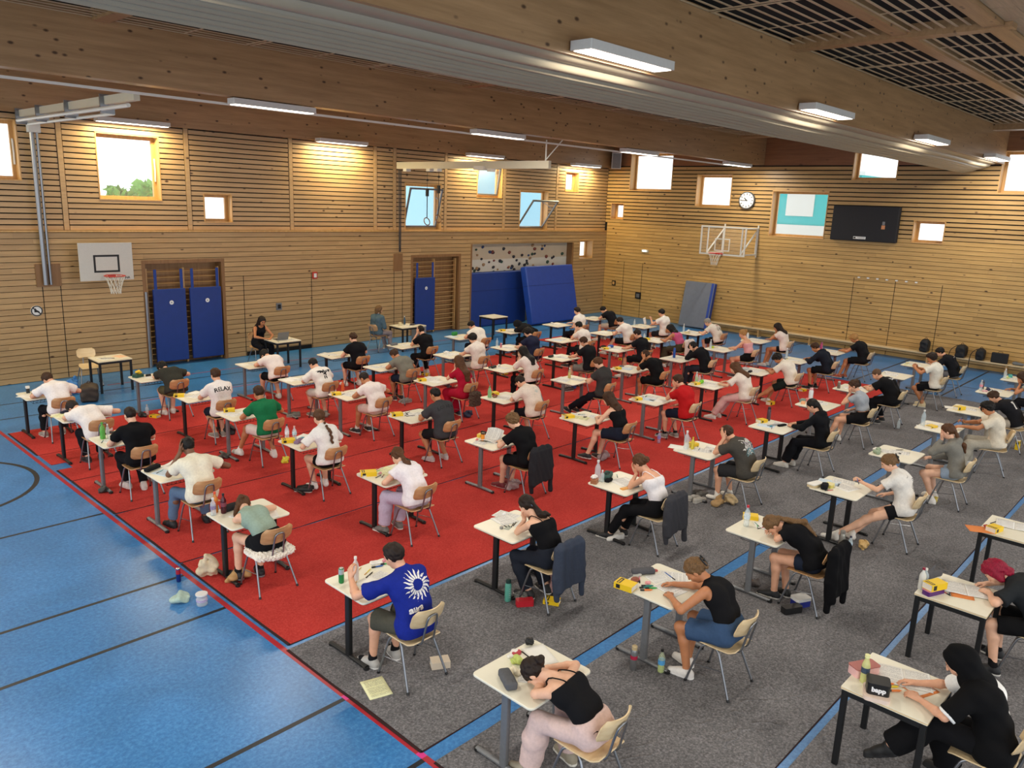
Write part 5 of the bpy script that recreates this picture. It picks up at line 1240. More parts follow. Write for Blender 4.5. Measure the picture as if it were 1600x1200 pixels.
def student(i, style, light, short, label, hair, hc, skin, top, tc, bot, c=.93, dx=0, items=(), rz=0, chairrz=0, **kw):
    X, Y = LC[i]; cx, cy = X+.33+dx, Y-c
    q = 'black' if style in 'bt' else 'grey'
    desk(X, Y, style, ('cream-topped desk on %s legs in front of the %s' if style != 't' else 'four-legged %s table in front of the %s') % (q, short))
    chair(cx, cy, rad(chairrz), 'plywood school chair under the %s' % short, light)
    d = dict(x=cx, y=cy, z=CZ, rz=rad(rz), ye=c-.665, skin=skin, hc=hc, hair=hair, top=top, tc=tc, bot=bot, fem=i in FEM, seed=i, label=label, dist=math.dist((cx, cy, 1), (0, 0, 4.5)))
    if top in ('hoodie', 'sweater') and 'hem' not in kw: d['hem'] = .07
    d.update(kw); INF[i] = person(d)
    put(i, short, items)
def put(i, short, items, at='on the desk of'):
    X, Y = LC[i]; zt = CZ+TZ
    for it in items:
        f, u, v, rot, ph = it[:5]; kw = it[5] if len(it) > 5 else {}
        fl = f.startswith('_'); f = f.lstrip('_'); z = (CZ if fl else zt)+kw.pop('dz', 0)
        lab = '%s %s the %s' % (ph, 'on the floor near' if fl else at, short)
        x, y = X+u, Y-v
        if f == 'P': paper(x, y, z, rot, lab, **kw)
        elif f == 'K': booklet(x, y, z, rot, lab, **kw)
        elif f == 'D': book(x, y, z, rot, lab, **kw)
        elif f == 'B': bottle(x, y, z, lab, **kw)
        elif f == 'C': can(x, y, z, lab, **kw)
        elif f == 'F': flask(x, y, z, lab, **kw)
        elif f == 'M': pcase(x, y, z, rot, lab, **kw)
        elif f == 'I': pen(x, y, z, rot, lab, **kw)
        elif f == 'H': pen(x, y, z, rot, lab, **dict(dict(L=.125, r=.0085, group='highlighters on the desks'), **kw))
        elif f == 'X': box(kw.pop('name', 'food_box'), lab, kw.pop('cat', 'box'), x, y, z, rot, **kw)
        elif f == 'U': crumple(kw.pop('name', 'crumpled_wrapper'), lab, kw.pop('cat', 'wrapper'), x, y, z, **kw)
        elif f == 'S': shoes(x, y, z, rot, lab, **kw)
K = dict
WH, BLK = 'e4e1da', '141417'
# --- the nearest desks
student(1, 'g', 1, 'person in black lace camisole', 'person in black camisole and pale pink trousers, asleep on folded arms', 'bun', 'dark', 'f', 'cami', BLK, ('trousers', 'd3b8b2'), c=.97, dx=.02,
        lean=54, curve=22, side=-6, hp=82, hy=18, L=('x', K(E=(-.24, .37, .785), W=(.02, .46, .77), f=(1, .1, 0))), R=('x', K(E=(.3, .40, .785), W=(.08, .52, .80), f=(-1, .25, 0))), wide_leg=.05, bl=.02, lL=(-.2, .42, .085), lR=(.16, .30, .085), shoe='9a917e', sole='e3dfd5', scr='b8a9a0', bunz=-.01,
        items=[('M', .12, .30, 62, 'grey zipped pencil case', K(L=.24, w=.10, h=.07, col='5b5c60')), ('P', .36, .40, 38, 'printed sheet under arm'), ('P', .60, .22, -22, 'blank sheet by pen', K(mat=M_PAPER)), ('H', .34, .255, 28, 'grey thick marker', K(col='white', cap='black', L=.14)), ('I', .52, .13, 80, 'slim black pen', K(col='black')),
               ('U', .23, .24, 0, 'cream crumpled tissue', K(sz=(.15, .1, .055), col='e8dfc4', seed=1)), ('U', .38, .16, 0, 'green apple juice pouch', K(sz=(.1, .1, .07), col='b9c66a', seed=3)), ('U', .44, .04, 20, 'white snack wrapper', K(sz=(.14, .09, .02), col='e3e0dc', seed=4)), ('U', .47, .075, 0, 'red wrapper end', K(sz=(.1, .04, .025), col='b23a44', seed=5)), ('U', .66, .05, 0, 'black hair clip', K(name='hair_claw', cat='hair clip', sz=(.07, .07, .07), col='101012', seed=6)),
               ('_D', .52, 1.25, 20, 'yellow dictionary lying'), ('_U', .40, 1.3, 0, 'green and white food wrapper', K(sz=(.14, .1, .16), col='8fae9a', seed=9))])
student(2, 'b', 1, 'person in blue sun-print T-shirt', 'person in royal blue T-shirt with white sun print, lifting a bottle', 'short', 'dark', 'l', 'tee', '1b2a86', ('shorts', '4b493f'), c=1.0,
        lean=20, curve=14, hp=28, hy=14, L=('o', K(W=(-.26, ye_ := .62, .86), f=(.15, .35, .9), n=(1, .2, .1), curl=.75, E=(-.36, .40, .80))), R='w', lL=(-.2, .36, .085), lR=(.06, .34, .085), shoe='a9a6a2', sole='efece8', sock='17171a', bs=.92, bl=.03, ti=.024, sl=.7, hem=.09,
        items=[('B', .20, .27, 0, 'pale plastic bottle held up', K(h=.25, body='e9dcd8', alpha=.75, cap='e8e4e0', dz=.035)), ('C', .10, .17, 0, 'green energy drink can', K(col='2f8a4e', two='c2c8c8')), ('P', .30, .40, 8, 'thin curled sheet', K(mat=M_PAPER, curl=.03)), ('P', .47, .38, 12, 'printed exam sheet'), ('I', .17, .30, 40, 'long wooden pencil', K(col='wood', L=.17, cap='black')), ('I', .40, .23, 25, 'black fountain pen', K(col='black', r=.006)), ('I', .43, .16, 28, 'yellow pencil', K(col='yellow', cap='wood')), ('I', .38, .07, 30, 'brown pencil', K(col='wood')),
               ('H', .57, .14, -20, 'blue highlighter', K(col='blue')), ('H', .68, .15, -24, 'green highlighter', K(col='green')), ('U', .62, .06, 0, 'white paper tissue pack', K(sz=(.14, .1, .02), col='e4e0dc', seed=12)), ('U', .70, .09, 0, 'pink eraser', K(name='eraser', cat='eraser', sz=(.05, .03, .025), col='d98a98', seed=13)),
               ('_P', -.06, .95, -18, 'folded cream exam booklet', K(w=.22, h=.30, th=.006, mat=M_EXAMY)), ('_D', .62, 1.08, 60, 'thick paperback book', K(col='d8c9b4', band=False, h=.07)) ])
student(3, 'g', 1, 'person in black tank top', 'person in black tank top and denim shorts writing at desk corner', 'clip', 'light', 't', 'tank', BLK, ('shorts', '3b5272'), c=1.06, dx=-.02, wide=1.1, fat=1.08, arm=1.12,
        lean=26, curve=24, hp=50, hy=22, twist=6, L=('w', K(W=(-.17, .50, .765), f=(.45, .85, -.05))), R=('w', K(W=(.10, .62, .765), f=(-.5, .8, 0))), lL=(-.17, .26, .085), lR=(.02, .36, .085), shoe='e2ddd8', sole='efece8', bs=.80, bl=.03,
        items=[('D', .02, .10, 8, 'thick yellow dictionary', K(h=.062, w=.14, d=.2)), ('M', .42, .04, -32, 'long dark grey pencil case', K(L=.25, w=.085, h=.055, col='55555a')), ('P', .42, .26, -20, 'upper printed sheet'), ('P', .34, .42, -8, 'lower printed sheet', K(dz=.002)), ('P', .60, .30, 30, 'sheet under right hand'), ('I', .47, .33, 130, 'pen in left hand', K(col='blue', dz=.06, tilt=-35)), ('I', .27, .10, 35, 'salmon pencil', K(col='pink', r=.006)),
               ('H', .13, .28, -40, 'orange highlighter', K(col='orange')), ('H', .17, .24, -35, 'teal highlighter', K(col='teal')), ('H', .20, .29, -38, 'mint green highlighter', K(col='green')), ('H', .215, .235, -42, 'dark highlighter', K(col='teal', cap='black')), ('U', .27, .2, 0, 'pink sticky notes', K(name='sticky_notes', cat='notes', sz=(.06, .06, .015), col='e29aa0', seed=14)),
               ('U', .17, .07, 20, 'brown chocolate wrapper', K(sz=(.18, .09, .035), col='8a4a36', seed=15)), ('U', .32, .03, 0, 'clear crumpled plastic film', K(sz=(.16, .1, .02), col='d6d6cf', seed=16, alpha=.6)), ('U', .56, .1, 0, 'red snack wrapper strip', K(sz=(.06, .04, .015), col='b04a48', seed=17)),
               ('_F', -.13, .36, 0, 'steel flask with red band', K(col='9a9c9e', metal=.8, band='a8163c', cap='c9b48a', h=.26)), ('_B', .03, .58, 0, 'apple drink bottle', K(body='d5e0b8', lab='4f9ad0', liq='b8c860', cap='18181a', h=.25))])
student(4, 't', 1, 'person in black headscarf', 'person in black headscarf and white blouse writing in a booklet', 'hijab', 'dark', 'l', 'tee', 'e6e6e4', ('trousers', '101013'), c=1.0, dx=.06,
        lean=20, curve=20, hp=38, hy=12, twist=8, L=('w', K(W=(-.17, .47, .77), f=(.3, .9, -.05))), R=('w', K(W=(.05, .56, .77), f=(-.4, .9, 0))), lL=(-.24, .62, .30), knlL=(-.16, .36, .60), lR=(.15, .24, .085), toelL=.5, shoe='131315', sole='1d1d20', bl=.03, wide_leg=.06, sl=.95, ti=.02,
        items=[('X', .09, .25, -66, 'black square cosmetic bag', K(name='toiletry_bag', cat='bag', sz=(.17, .14, .1), col='131315', lid='151518', lidh=.02, dz=.035)), ('X', .08, .25, 20, 'pale folder stack', K(name='folder_stack', cat='folder', sz=(.22, .2, .034), col='e5cfc0')), ('X', .33, .06, -28, 'pink open lunch box', K(name='lunch_box', sz=(.24, .12, .08), col='e6b7b4', lid='a8605a', lidh=.008)), ('B', .20, .11, 0, 'yellow lemonade bottle', K(body='e3e39a', liq='dada70', cap='e6e6a8', lab='3a4a60', alpha=.7, h=.25, neck=.5)),
               ('K', .50, .33, -68, 'open printed booklet'), ('P', .46, .42, -22, 'orange card', K(mat=M_OR, w=.23, h=.31)), ('P', .47, .40, -24, 'white sheet on card', K(mat=M_PAPER, dz=.002)), ('H', .245, .335, -45, 'orange highlighter', K(col='orange')), ('H', .285, .30, -45, 'yellow highlighter', K(col='yellow')), ('H', .305, .265, -45, 'second orange highlighter', K(col='orange')), ('H', .255, .265, -45, 'dark blue highlighter', K(col='blue')), ('H', .60, .52, -28, 'pink highlighter', K(col='pink', dz=.004)), ('U', .28, .19, 0, 'clear plastic cup lid', K(sz=(.09, .07, .04), col='cfcfc8', seed=21, alpha=.6))])
student(5, 't', 1, 'person with magenta hair', 'person with short magenta hair in charcoal T-shirt leaning over booklet', 'bob', 'red', 'f', 'tee', '24272a', ('shorts', '131315'), c=1.0, dx=.28,
        lean=38, curve=26, hp=62, hy=8, L=('w', K(W=(-.12, .43, .77))), R='w', lL=(-.28, .26, .085), lR=(.1, .3, .085), shoe='19191c', sock='151517', ti=.024, sl=.75, fat=1.1,
        items=[('X', .13, .14, -22, 'purple and pink snack box', K(name='snack_box', sz=(.24, .09, .055), col='54246e', lid='c77a98', lidh=.006)), ('D', .14, .14, 66, 'yellow dictionary lying on box', K(dz=.056, h=.07, w=.12, d=.22)), ('B', .14, .02, 0, 'white bottle with crimson cap', K(body='e2e2dc', cap='8a1838', alpha=.8, h=.24)), ('B', .24, .02, 0, 'small clear bottle', K(h=.2)), ('K', .47, .36, -70, 'open printed booklet'), ('P', .38, .34, -70, 'orange card', K(mat=M_OR)), ('H', .31, .15, 40, 'turquoise highlighter', K(col='cyan')), ('I', .24, .22, 60, 'red pen', K(col='red')), ('I', .27, .26, 10, 'small violet pen', K(col='violet', L=.08)), ('P', .38, .10, 40, 'white slip', K(w=.1, h=.16, mat=M_PAPER))])
t = soft('plush_dolphin', [C((-.13, 0, .06), (.08, 0, .065), .035, .055, .03), C((.08, 0, .065), (.2, 0, .05), .05, .012, .03), C((-.13, 0, .06), (-.2, 0, .08), .03, .012, .03), C((-.2, -.05, .085), (-.2, .05, .085), .012, k=.02), C((.0, 0, .10), (-.06, 0, .165), .022, .006, .02), C((.05, .04, .04), (.0, .10, .015), .016, .008, .02), C((.05, -.04, .04), (0, -.1, .015), .016, .008, .02)], .007, [plain('plush_grey', '55555a', .9, 0, .1, 60), plain('plush_white', 'dedad2', .9)], None, None, loc=(LC[5][0]+.42, LC[5][1]-.02, CZ+TZ), rz=rad(158), mi=lambda c: (c[:, 2] < .042).astype(int))
tag(t, 'grey plush dolphin with white belly on the desk of the person with magenta hair', 'soft toy')
desk(*LC[6], 't', 'four-legged black table with orange card at the right picture edge')
put(6, 'four-legged table at right picture edge', at='on', items=[('P', .03, .02, 30, 'orange card', K(mat=M_OR)), ('U', .14, .06, 0, 'red chocolate wrapper', K(sz=(.14, .08, .03), col='a02a30', seed=23)), ('D', .12, .15, 75, 'yellow dictionary', K(h=.06)), ('K', .5, .30, -80, 'open white booklet'), ('I', .30, .10, 10, 'dark blue pen', K(col='blue')), ('I', .36, .20, -30, 'black marker', K(col='white', r=.008)), ('I', .42, .08, -15, 'black pen', K(col='black'))])
student(9, 'g', 0, 'ponytailed person in black T-shirt', 'ponytailed person in black T-shirt with head down on the desk', 'lowpony', 'light', 'l', 'tee', '101013', ('hotpants', '1d2433'), c=.96,
        lean=50, curve=26, hp=78, hy=30, L=('x', K(E=(-.24, .34, .785), W=(.0, .43, .77))), R='x', lL=(-.14, .34, .085), lR=(.0, .26, .09), shoe='17171a', sole='d9d5ce', wavy=1, hlen=.75, hsway=(.06, -.02, 0), ti=.02, sl=.6,
        items=[('B', .30, .13, 0, 'clear bottle with red cap', K(cap='c02a38', h=.27, r=.038, lab='cfe0ee')), ('D', .57, .05, 30, 'yellow dictionary with white pages', K(h=.05)), ('I', .38, .24, 30, 'green pen', K(col='green')), ('I', .40, .30, -20, 'red pen', K(col='red')), ('I', .44, .20, 50, 'teal pen', K(col='teal')), ('I', .36, .33, 60, 'white pen', K(col='white', cap='red')), ('I', .48, .28, 10, 'black pen', K(col='black')), ('I', .42, .36, -40, 'crimson pen', K(col='red', cap='white')), ('P', .58, .52, 20, 'printed sheet', K()), ('P', .5, .3, 40, 'blank sheet', K(mat=M_PAPER)),
               ('_X', .02, .92, -28, 'black spectacle case', K(name='hard_case', cat='case', sz=(.24, .1, .08), col='131315')), ('_X', .26, .92, -25, 'blue lunch box', K(name='lunch_box', sz=(.2, .14, .11), col='26318c', lid='dcdcda', lidh=.035)), ('_U', .30, .30, 0, 'dark grey cap', K(name='cap', cat='cap', sz=(.24, .16, .1), col='4a4240', seed=25))])
jacket(LC[9][0]+.33, LC[9][1]-.96, 'long black coat hung over the chair of the ponytailed black-shirted person', '0d0d10', 3, .72)
student(10, 'b', 1, 'person in white camisole', 'person in white camisole and black trousers, both hands at the face', 'bun', 'mid', 'l', 'cami', 'e9e4e6', ('trousers', '121215'), c=.94,
        lean=24, curve=20, hp=42, L=('k', K(E=(-.12, .36, .785))), R='k', lL=(-.26, .55, .085), lR=(.0, .5, .085), shoe='17171a', bunz=-.01,
        items=[('B', .16, .06, 0, 'clear large water bottle', K(h=.31, r=.042)), ('B', .19, .12, 0, 'small clear bottle', K(h=.17, r=.03)), ('X', .07, .08, 20, 'brown cardboard snack box', K(name='snack_box', sz=(.12, .09, .06), col='a46a48')), ('U', .08, .05, 0, 'white napkin', K(sz=(.1, .08, .05), col='e9e6e2', seed=26, dz=.062)), ('M', .38, .07, 25, 'teal and black open pencil case', K(col='3f5a55', L=.26, w=.12, h=.07, open_=1)), ('M', .28, .17, 10, 'small black pouch', K(col='17171a', L=.14, w=.07, h=.04)), ('P', .42, .33, -15, 'large printed sheet', K(w=.3, h=.3)), ('X', .36, .53, -12, 'grey calculator', K(name='calculator', cat='calculator', sz=(.16, .09, .014), col='6a6d72', dz=.003)), ('X', .22, .50, -12, 'orange folder strip', K(name='folder', cat='folder', sz=(.16, .07, .01), col='d9962f')), ('I', .55, .12, 40, 'teal pen', K(col='teal')), ('_S', .14, .42, 70, 'pair of white sneakers', K(col='dcd9d4'))])
jacket(LC[10][0]+.33, LC[10][1]-.94, 'dark grey knit jacket hung over the chair of the person in white camisole', '3d3d42', 5)
student(11, 'b', 1, 'person in black strap top', 'dark-haired person in black strap top, cheeks resting on both hands', 'lowpony', 'dark', 'f', 'cami', '111114', ('trousers', '20242e'), c=.93,
        lean=32, curve=24, hp=40, L=('c', K(E=(-.16, .36, .785))), R=('c', K(E=(.12, .36, .785))), lL=(-.12, .18, .10), lR=(.1, .1, .12), shoe='17171a', scr='5a6478', wavy=1, hlen=.42, hsway=(.05, 0, .02), wide_leg=.035,
        items=[('P', .40, .15, -10, 'white notebook', K(th=.008, w=.24, h=.26)), ('P', .52, .06, 12, 'ruled sheet', K()), ('P', .50, .45, 20, 'printed sheet', K()), ('X', .19, .30, 0, 'small tin sharpener', K(name='sharpener', cat='sharpener', sz=(.035, .035, .03), col='8a8a88')), ('X', .27, .33, 20, 'clear set square', K(name='set_square', cat='ruler', sz=(.12, .07, .003), col='d2dccf', alpha=.6)), ('I', .28, .24, 80, 'black pen', K(col='black')), ('I', .33, .27, 60, 'grey pen', K(col='white')), ('I', .37, .31, 30, 'dark pencil', K(col='black')), ('I', .43, .30, 25, 'long dark pen', K(col='black', L=.16)), ('U', .52, .03, 0, 'white correction roller', K(name='correction_roller', cat='office tool', sz=(.07, .04, .03), col='e2e2e0', seed=27)),
               ('_F', .0, .62, 0, 'teal flask with black lid', K(col='5aa392', cap='1d3a38', h=.27, r=.038)), ('_X', .07, .82, -35, 'red oval glasses case', K(name='glasses_case', cat='case', sz=(.2, .1, .07), col='c21f2e')), ('_D', .34, 1.0, 28, 'yellow dictionary', K()), ('_U', .2, .72, 0, 'clear crumpled bag', K(name='plastic_bag', cat='bag', sz=(.24, .2, .1), col='8a8a86', seed=28, alpha=.5)), ('_U', .52, .86, 0, 'rose fabric bag', K(name='cloth_bag', cat='bag', sz=(.2, .2, .3), col='a8807c', seed=29))])
jacket(LC[11][0]+.33, LC[11][1]-.93, 'slate blue jacket hung over the chair of the person in black strap top', '3a4150', 7)
student(12, 'b', 0, 'person in lilac trousers', 'person in white T-shirt and lilac trousers leaning on left forearm', 'lowpony', 'mid', 'f', 'tee', 'e8e2e6', ('trousers', 'b9abc0'), c=.88, fat=1.06,
        lean=36, curve=20, hp=48, hy=-10, L='f', R='f', lL=(-.24, .36, .09), lR=(.02, .36, .085), shoe='6d6a66', sole='e4e0d8', wavy=1, hlen=.34, wide_leg=.04, bl=.025, ti=.016, hem=.07,
        items=[('D', .11, .14, 60, 'yellow dictionary', K(h=.06, w=.13, d=.22)), ('X', .10, .09, 10, 'white book', K(name='book', cat='book', sz=(.22, .16, .02), col='dcd6c6')), ('P', .40, .18, 15, 'green map sheet', K(mat=M_EXAMY, w=.3, h=.26)), ('P', .50, .42, 20, 'printed sheet', K()), ('I', .18, .28, 20, 'black pen', K(col='black')), ('I', .24, .30, 40, 'wooden pencil', K(col='wood')), ('I', .30, .10, 20, 'green pen', K(col='green')), ('I', .35, .03, 20, 'red ruler pen', K(col='red', L=.2)), ('U', .27, .2, 0, 'pink eraser', K(name='eraser', cat='eraser', sz=(.05, .03, .02), col='e0a0a8', seed=30)), ('_B', .62, .2, 0, 'small pink-capped bottle', K(cap='d88aa0', h=.2))])
student(13, 'b', 0, 'person in sage green top', 'person in sage sleeveless top lying on the desk, high ponytail', 'pony', 'mid', 'f', 'vest', '8fa294', ('hotpants', '131316'), c=.85,
        lean=58, curve=18, side=-6, hp=80, hy=-20, L=('x', K(E=(-.22, .30, .785))), R=('x', K(E=(.30, .36, .785))), lL=(-.2, .34, .11), lR=(.06, .30, .085), shoe='15151a', sole='77777a', sock='17171a', hsway=(-.06, .03, -.05),
        items=[('B', .05, .12, 0, 'clear bottle with silver film', K(h=.22, lab='8a7a9a')), ('B', .11, .05, 0, 'orange drink bottle', K(body='e08a3a', liq='e0802a', cap='d8482a', lab='d05a28', alpha=.75, h=.26)), ('B', .17, .14, 0, 'dark red drink bottle', K(body='4a1420', liq='3a0c16', cap='24141a', alpha=.85, lab='7a3a48', h=.25)), ('M', .28, .10, 10, 'black pencil pouch', K(col='2b2b2e', L=.2, w=.1, h=.07)), ('U', .34, .04, 0, 'white tissue', K(sz=(.07, .06, .06), col='e8e6e2', seed=31)), ('P', .30, .38, 25, 'printed sheet', K()), ('P', .55, .5, -20, 'loose white sheet', K(mat=M_PAPER))])
tag(soft('sheepskin', [BX((0, -.02, .475), (.17, .16, .004), .03, k=.03), E_((-.16, -.14, .46), (.08, .09, .045)), E_((.16, -.16, .46), (.09, .09, .05)), E_((0, -.2, .45), (.14, .06, .05)), E_((.2, .0, .465), (.05, .12, .04)), E_((-.2, .02, .465), (.05, .12, .04))], .006, plain('wool', 'e6ddd0', .95, 0, .08, 60, sheen=.4), None, (.009, 120, 3), loc=(LC[13][0]+.33, LC[13][1]-.85, CZ)), 'shaggy white sheepskin on the chair of the person in sage green top', 'seat cover')
student(14, 'g', 0, 'person in cream polo shirt', 'person in cream polo shirt and blue jeans, left hand at the temple', 'fade', 'black', 'd', 'polo', 'e6dfcb', ('trousers', '5b6f8a'), c=.92, dx=.08,
        lean=28, curve=14, hp=26, L=('h', K(E=(-.26, .34, .785))), R=('f', K(W=(.36, .38, .765), f=(-.6, .8, 0), E=(.48, .16, .79))), lL=(-.22, .42, .085), lR=(.2, .3, .085), shoe='17171a', sole='1d1d20', ti=.022, sl=.62, hem=.09,
        items=[('M', .13, .10, 25, 'black long pencil case', K(col='1d1e20', L=.25, w=.08, h=.055)), ('P', .20, .34, 20, 'pale blue sheet', K(mat=M_EXAMB)), ('P', .45, .15, 30, 'large folded exam sheet', K(w=.3, h=.36, curl=.05)), ('P', .42, .4, 10, 'white sheet', K(mat=M_PAPER)), ('I', .17, .25, 30, 'teal pen', K(col='teal'))])
student(15, 'b', 0, 'person with long braid', 'person with long brown braid in white T-shirt and black shorts', 'braid', 'mid', 'f', 'tee', 'e6e3e0', ('hotpants', '121215'), c=.83, dx=.05,
        lean=18, curve=12, hp=28, L=('w', K(W=(-.2, .32, .765))), R='w', lL=(-.06, .30, .085), lR=(.14, .3, .085), sock='e8e5e0', ti=.026, sl=.85, hem=.05, sockh=.07,
        items=[('D', .09, .18, 65, 'yellow dictionary', K(h=.055, d=.2)), ('B', .15, .05, 0, 'clear bottle with dark cap', K(cap='3a2a34', lab='e4e0ea', h=.25)), ('B', .24, .12, 0, 'clear bottle with rose cap', K(cap='d8a8a4', h=.22, lab='bcd6e4')), ('X', .32, .2, 20, 'turquoise tissue pack', K(name='tissue_pack', cat='tissues', sz=(.11, .07, .03), col='3f97b4')), ('M', .20, .30, 30, 'mauve pencil case', K(col='8a7390', L=.19, w=.08, h=.045)), ('I', .25, .42, 20, 'black pen', K(col='black', r=.007)), ('I', .34, .38, 0, 'small green pen', K(col='green', L=.08)), ('P', .40, .10, 20, 'large white sheet', K(mat=M_PAPER, w=.28, h=.2, curl=.03)), ('P', .62, .34, 15, 'exam sheet at right', K()), ('_S', .17, .5, 40, 'pair of black striped sneakers', K(col='1a1a1d'))])
student(16, 'g', 0, 'black-shirted person with green bottle', 'person with short dark hair in black T-shirt and black trousers', 'fade', 'dark', 'f', 'tee', '0f0f12', ('trousers', '131316'), c=.93, dx=.06, wide=1.06,
        lean=20, curve=10, hp=22, L='w', R='w', lL=(-.1, .26, .12), lR=(.1, .16, .085), sock='c9c1ba', shoe='c8beb8', ti=.02, sl=.6,
        items=[('B', .16, .18, 0, 'green plastic bottle', K(body='6cc25a', cap='3f9a38', liq='58a848', alpha=.6, h=.26, r=.04)), ('B', .27, .08, 0, 'small clear bottle', K(h=.19, cap='e9e9e9', r=.026)), ('X', .33, .12, 0, 'dark ink jar', K(name='ink_jar', cat='jar', sz=(.05, .05, .07), col='5a4a3c', lid='2c2622', lidh=.02)), ('X', .26, .2, 0, 'white eraser box', K(name='eraser', cat='eraser', sz=(.07, .05, .03), col='e6e4e0')), ('X', .42, .08, 30, 'beige tissue box', K(name='tissue_box', cat='tissues', sz=(.16, .1, .06), col='dccf9e')), ('P', .22, .40, 20, 'white sheet', K()), ('I', .10, .33, 60, 'grey pen', K(col='teal')), ('P', .72, .12, -20, 'curled sheet', K(mat=M_PAPER, curl=.05)), ('_U', -.02, .5, 0, 'dark bottle pouch', K(name='pouch', cat='bag', sz=(.16, .14, .1), col='3a3a38', seed=33))])
student(17, 'b', 0, 'white-shirted person slumped sideways', 'person in loose white T-shirt slumped sideways over the desk, black trousers', 'short', 'dark', 'l', 'tee', 'e6ded8', ('trousers', '15161b'), c=.88, dx=.1,
        lean=48, curve=26, side=-14, hp=70, hy=25, L=('x', K(E=(-.38, .28, .785), W=(-.16, .38, .77))), R=('f', K(W=(.25, .38, .765), E=(.42, .2, .79))), lL=(-.12, .2, .085), lR=(.1, .22, .085), shoe='19191c', sole='55555a', ti=.03, sl=.75, hem=.08,
        items=[('P', .12, .22, 30, 'pale yellow sheet', K(mat=M_EXAMY)), ('P', .3, .15, 15, 'white exam sheet', K()), ('M', .22, .04, 30, 'dark pen pouch', K(col='2c2e40', L=.16, w=.06, h=.035))])
student(18, 'b', 0, 'white-shirted person at far-left desk', 'person in white T-shirt and black trousers at the far-left desk', 'short', 'brown', 'l', 'tee', 'e4dedc', ('trousers', '121216'), c=.93, dx=.12,
        lean=34, curve=22, hp=52, hy=20, L='w', R=('f', K(W=(.22, .40, .765), E=(.4, .2, .79))), lL=(-.2, .3, .085), lR=(.1, .3, .085), shoe='8e8880', ti=.026, sl=.75, hem=.08,
        items=[('X', .18, .12, 0, 'black and white spray can', K(name='deodorant', cat='bottle', sz=(.055, .055, .13), col='22282a', lid='e0e0de', lidh=.04)), ('P', .10, .36, 40, 'sheet hanging over edge', K(mat=M_PAPER)), ('P', .36, .30, 20, 'white exam sheet', K()), ('I', .27, .2, 20, 'orange pencil', K(col='orange'))])
student(19, 'g', 0, 'curly person in dark floral shirt', 'curly dark-haired person in dark grey shirt and patterned shorts', 'curly', 'black', 'f', 'tee', '35352f', ('shorts', '55523a'), c=.95, dx=.22,
        lean=46, curve=24, hp=66, hy=10, L='x', R=('f', K(W=(.2, .4, .765))), lL=(-.12, .28, .085), lR=(.06, .3, .085), shoe='dcd8d2', ti=.026, sl=.7, fat=1.06,
        items=[('X', .15, .16, 20, 'dark green box', K(name='pencil_box', cat='box', sz=(.2, .14, .06), col='1f4a3c')), ('U', .17, .14, 0, 'yellow fabric pouch', K(name='pouch', cat='bag', sz=(.15, .1, .08), col='e0b62a', seed=34, dz=.06)), ('X', .34, .20, 0, 'black mouse-shaped stapler', K(name='stapler', cat='stapler', sz=(.1, .04, .04), col='18181a')), ('P', .36, .36, 20, 'white exam sheet', K()), ('_D', .2, .75, 25, 'yellow dictionary', K()), ('_B', .15, .5, 0, 'clear water bottle', K(h=.22)), ('_U', .02, .55, 0, 'black bag', K(name='cloth_bag', cat='bag', sz=(.2, .16, .1), col='17171a', seed=35))])
student(20, 'b', 0, 'person in RELAX T-shirt', 'person in white T-shirt with RELAX lettering and navy shorts', 'short', 'brown', 'l', 'tee', 'e3dcd8', ('shorts', '1c2130'), c=.93, dx=.15,
        lean=10, curve=8, hp=22, L='w', R='w', lL=(-.02, .22, .085), lR=(.12, .2, .085), shoe='8c877f', ti=.024, sl=.7, hem=.08,
        items=[('D', .07, .14, 60, 'yellow dictionary', K(h=.05)), ('X', .12, .1, 60, 'white book', K(name='book', cat='book', sz=(.2, .14, .02), col='e4e1da', dz=.0)), ('P', .30, .3, 20, 'left printed sheet', K()), ('P', .48, .26, 25, 'right printed sheet', K()), ('P', .45, .08, 20, 'upper white sheet', K(mat=M_PAPER)), ('_U', .72, .70, 0, 'black rucksack slumped', K(name='rucksack', cat='bag', sz=(.3, .24, .22), col='15151a', seed=36))])
student(21, 'g', 0, 'person in green polo shirt', 'person in green polo shirt and pale shorts, legs apart', 'short', 'brown', 't', 'polo', '1c6e45', ('shorts', 'd9c7bf'), c=.98, dx=.12, wide=1.05,
        lean=22, curve=12, hp=26, L='w', R=('f', K(W=(.24, .44, .765), E=(.4, .22, .79))), lL=(-.26, .5, .14), lR=(.2, .16, .085), shoe='e4e0da', sock='e8e5e0', ti=.018, sl=.6,
        items=[('D', .24, .06, 65, 'yellow dictionary', K(h=.05)), ('P', .18, .26, 18, 'left white sheet', K()), ('P', .45, .36, 15, 'sheet under arm', K()), ('_U', -.03, .32, 0, 'grey shoe bag', K(name='shoe_bag', cat='bag', sz=(.24, .16, .1), col='4a4844', seed=37)), ('_U', .62, 1.22, 0, 'yellow plastic bag', K(name='plastic_bag', cat='bag', sz=(.14, .12, .14), col='d8cf3a', seed=38))])
student(22, 'g', 0, 'white-shirted person below wide mats', 'person in white T-shirt and black shorts below the two wall mats', 'short', 'black', 'l', 'tee', 'e4d9d3', ('shorts', '121216'), c=.95, dx=.18,
        lean=42, curve=26, hp=62, hy=14, L='f', R='f', lL=(-.16, .36, .085), lR=(.1, .12, .1), shoe='d8d4ce', ti=.028, sl=.6,
        items=[('P', .30, .30, 15, 'white exam sheet', K()), ('P', .12, .22, 10, 'left white sheet', K(mat=M_PAPER)), ('_M', .02, .9, 20, 'black pencil case', K(col='151517')), ('_D', .2, .95, 20, 'yellow dictionary', K())])
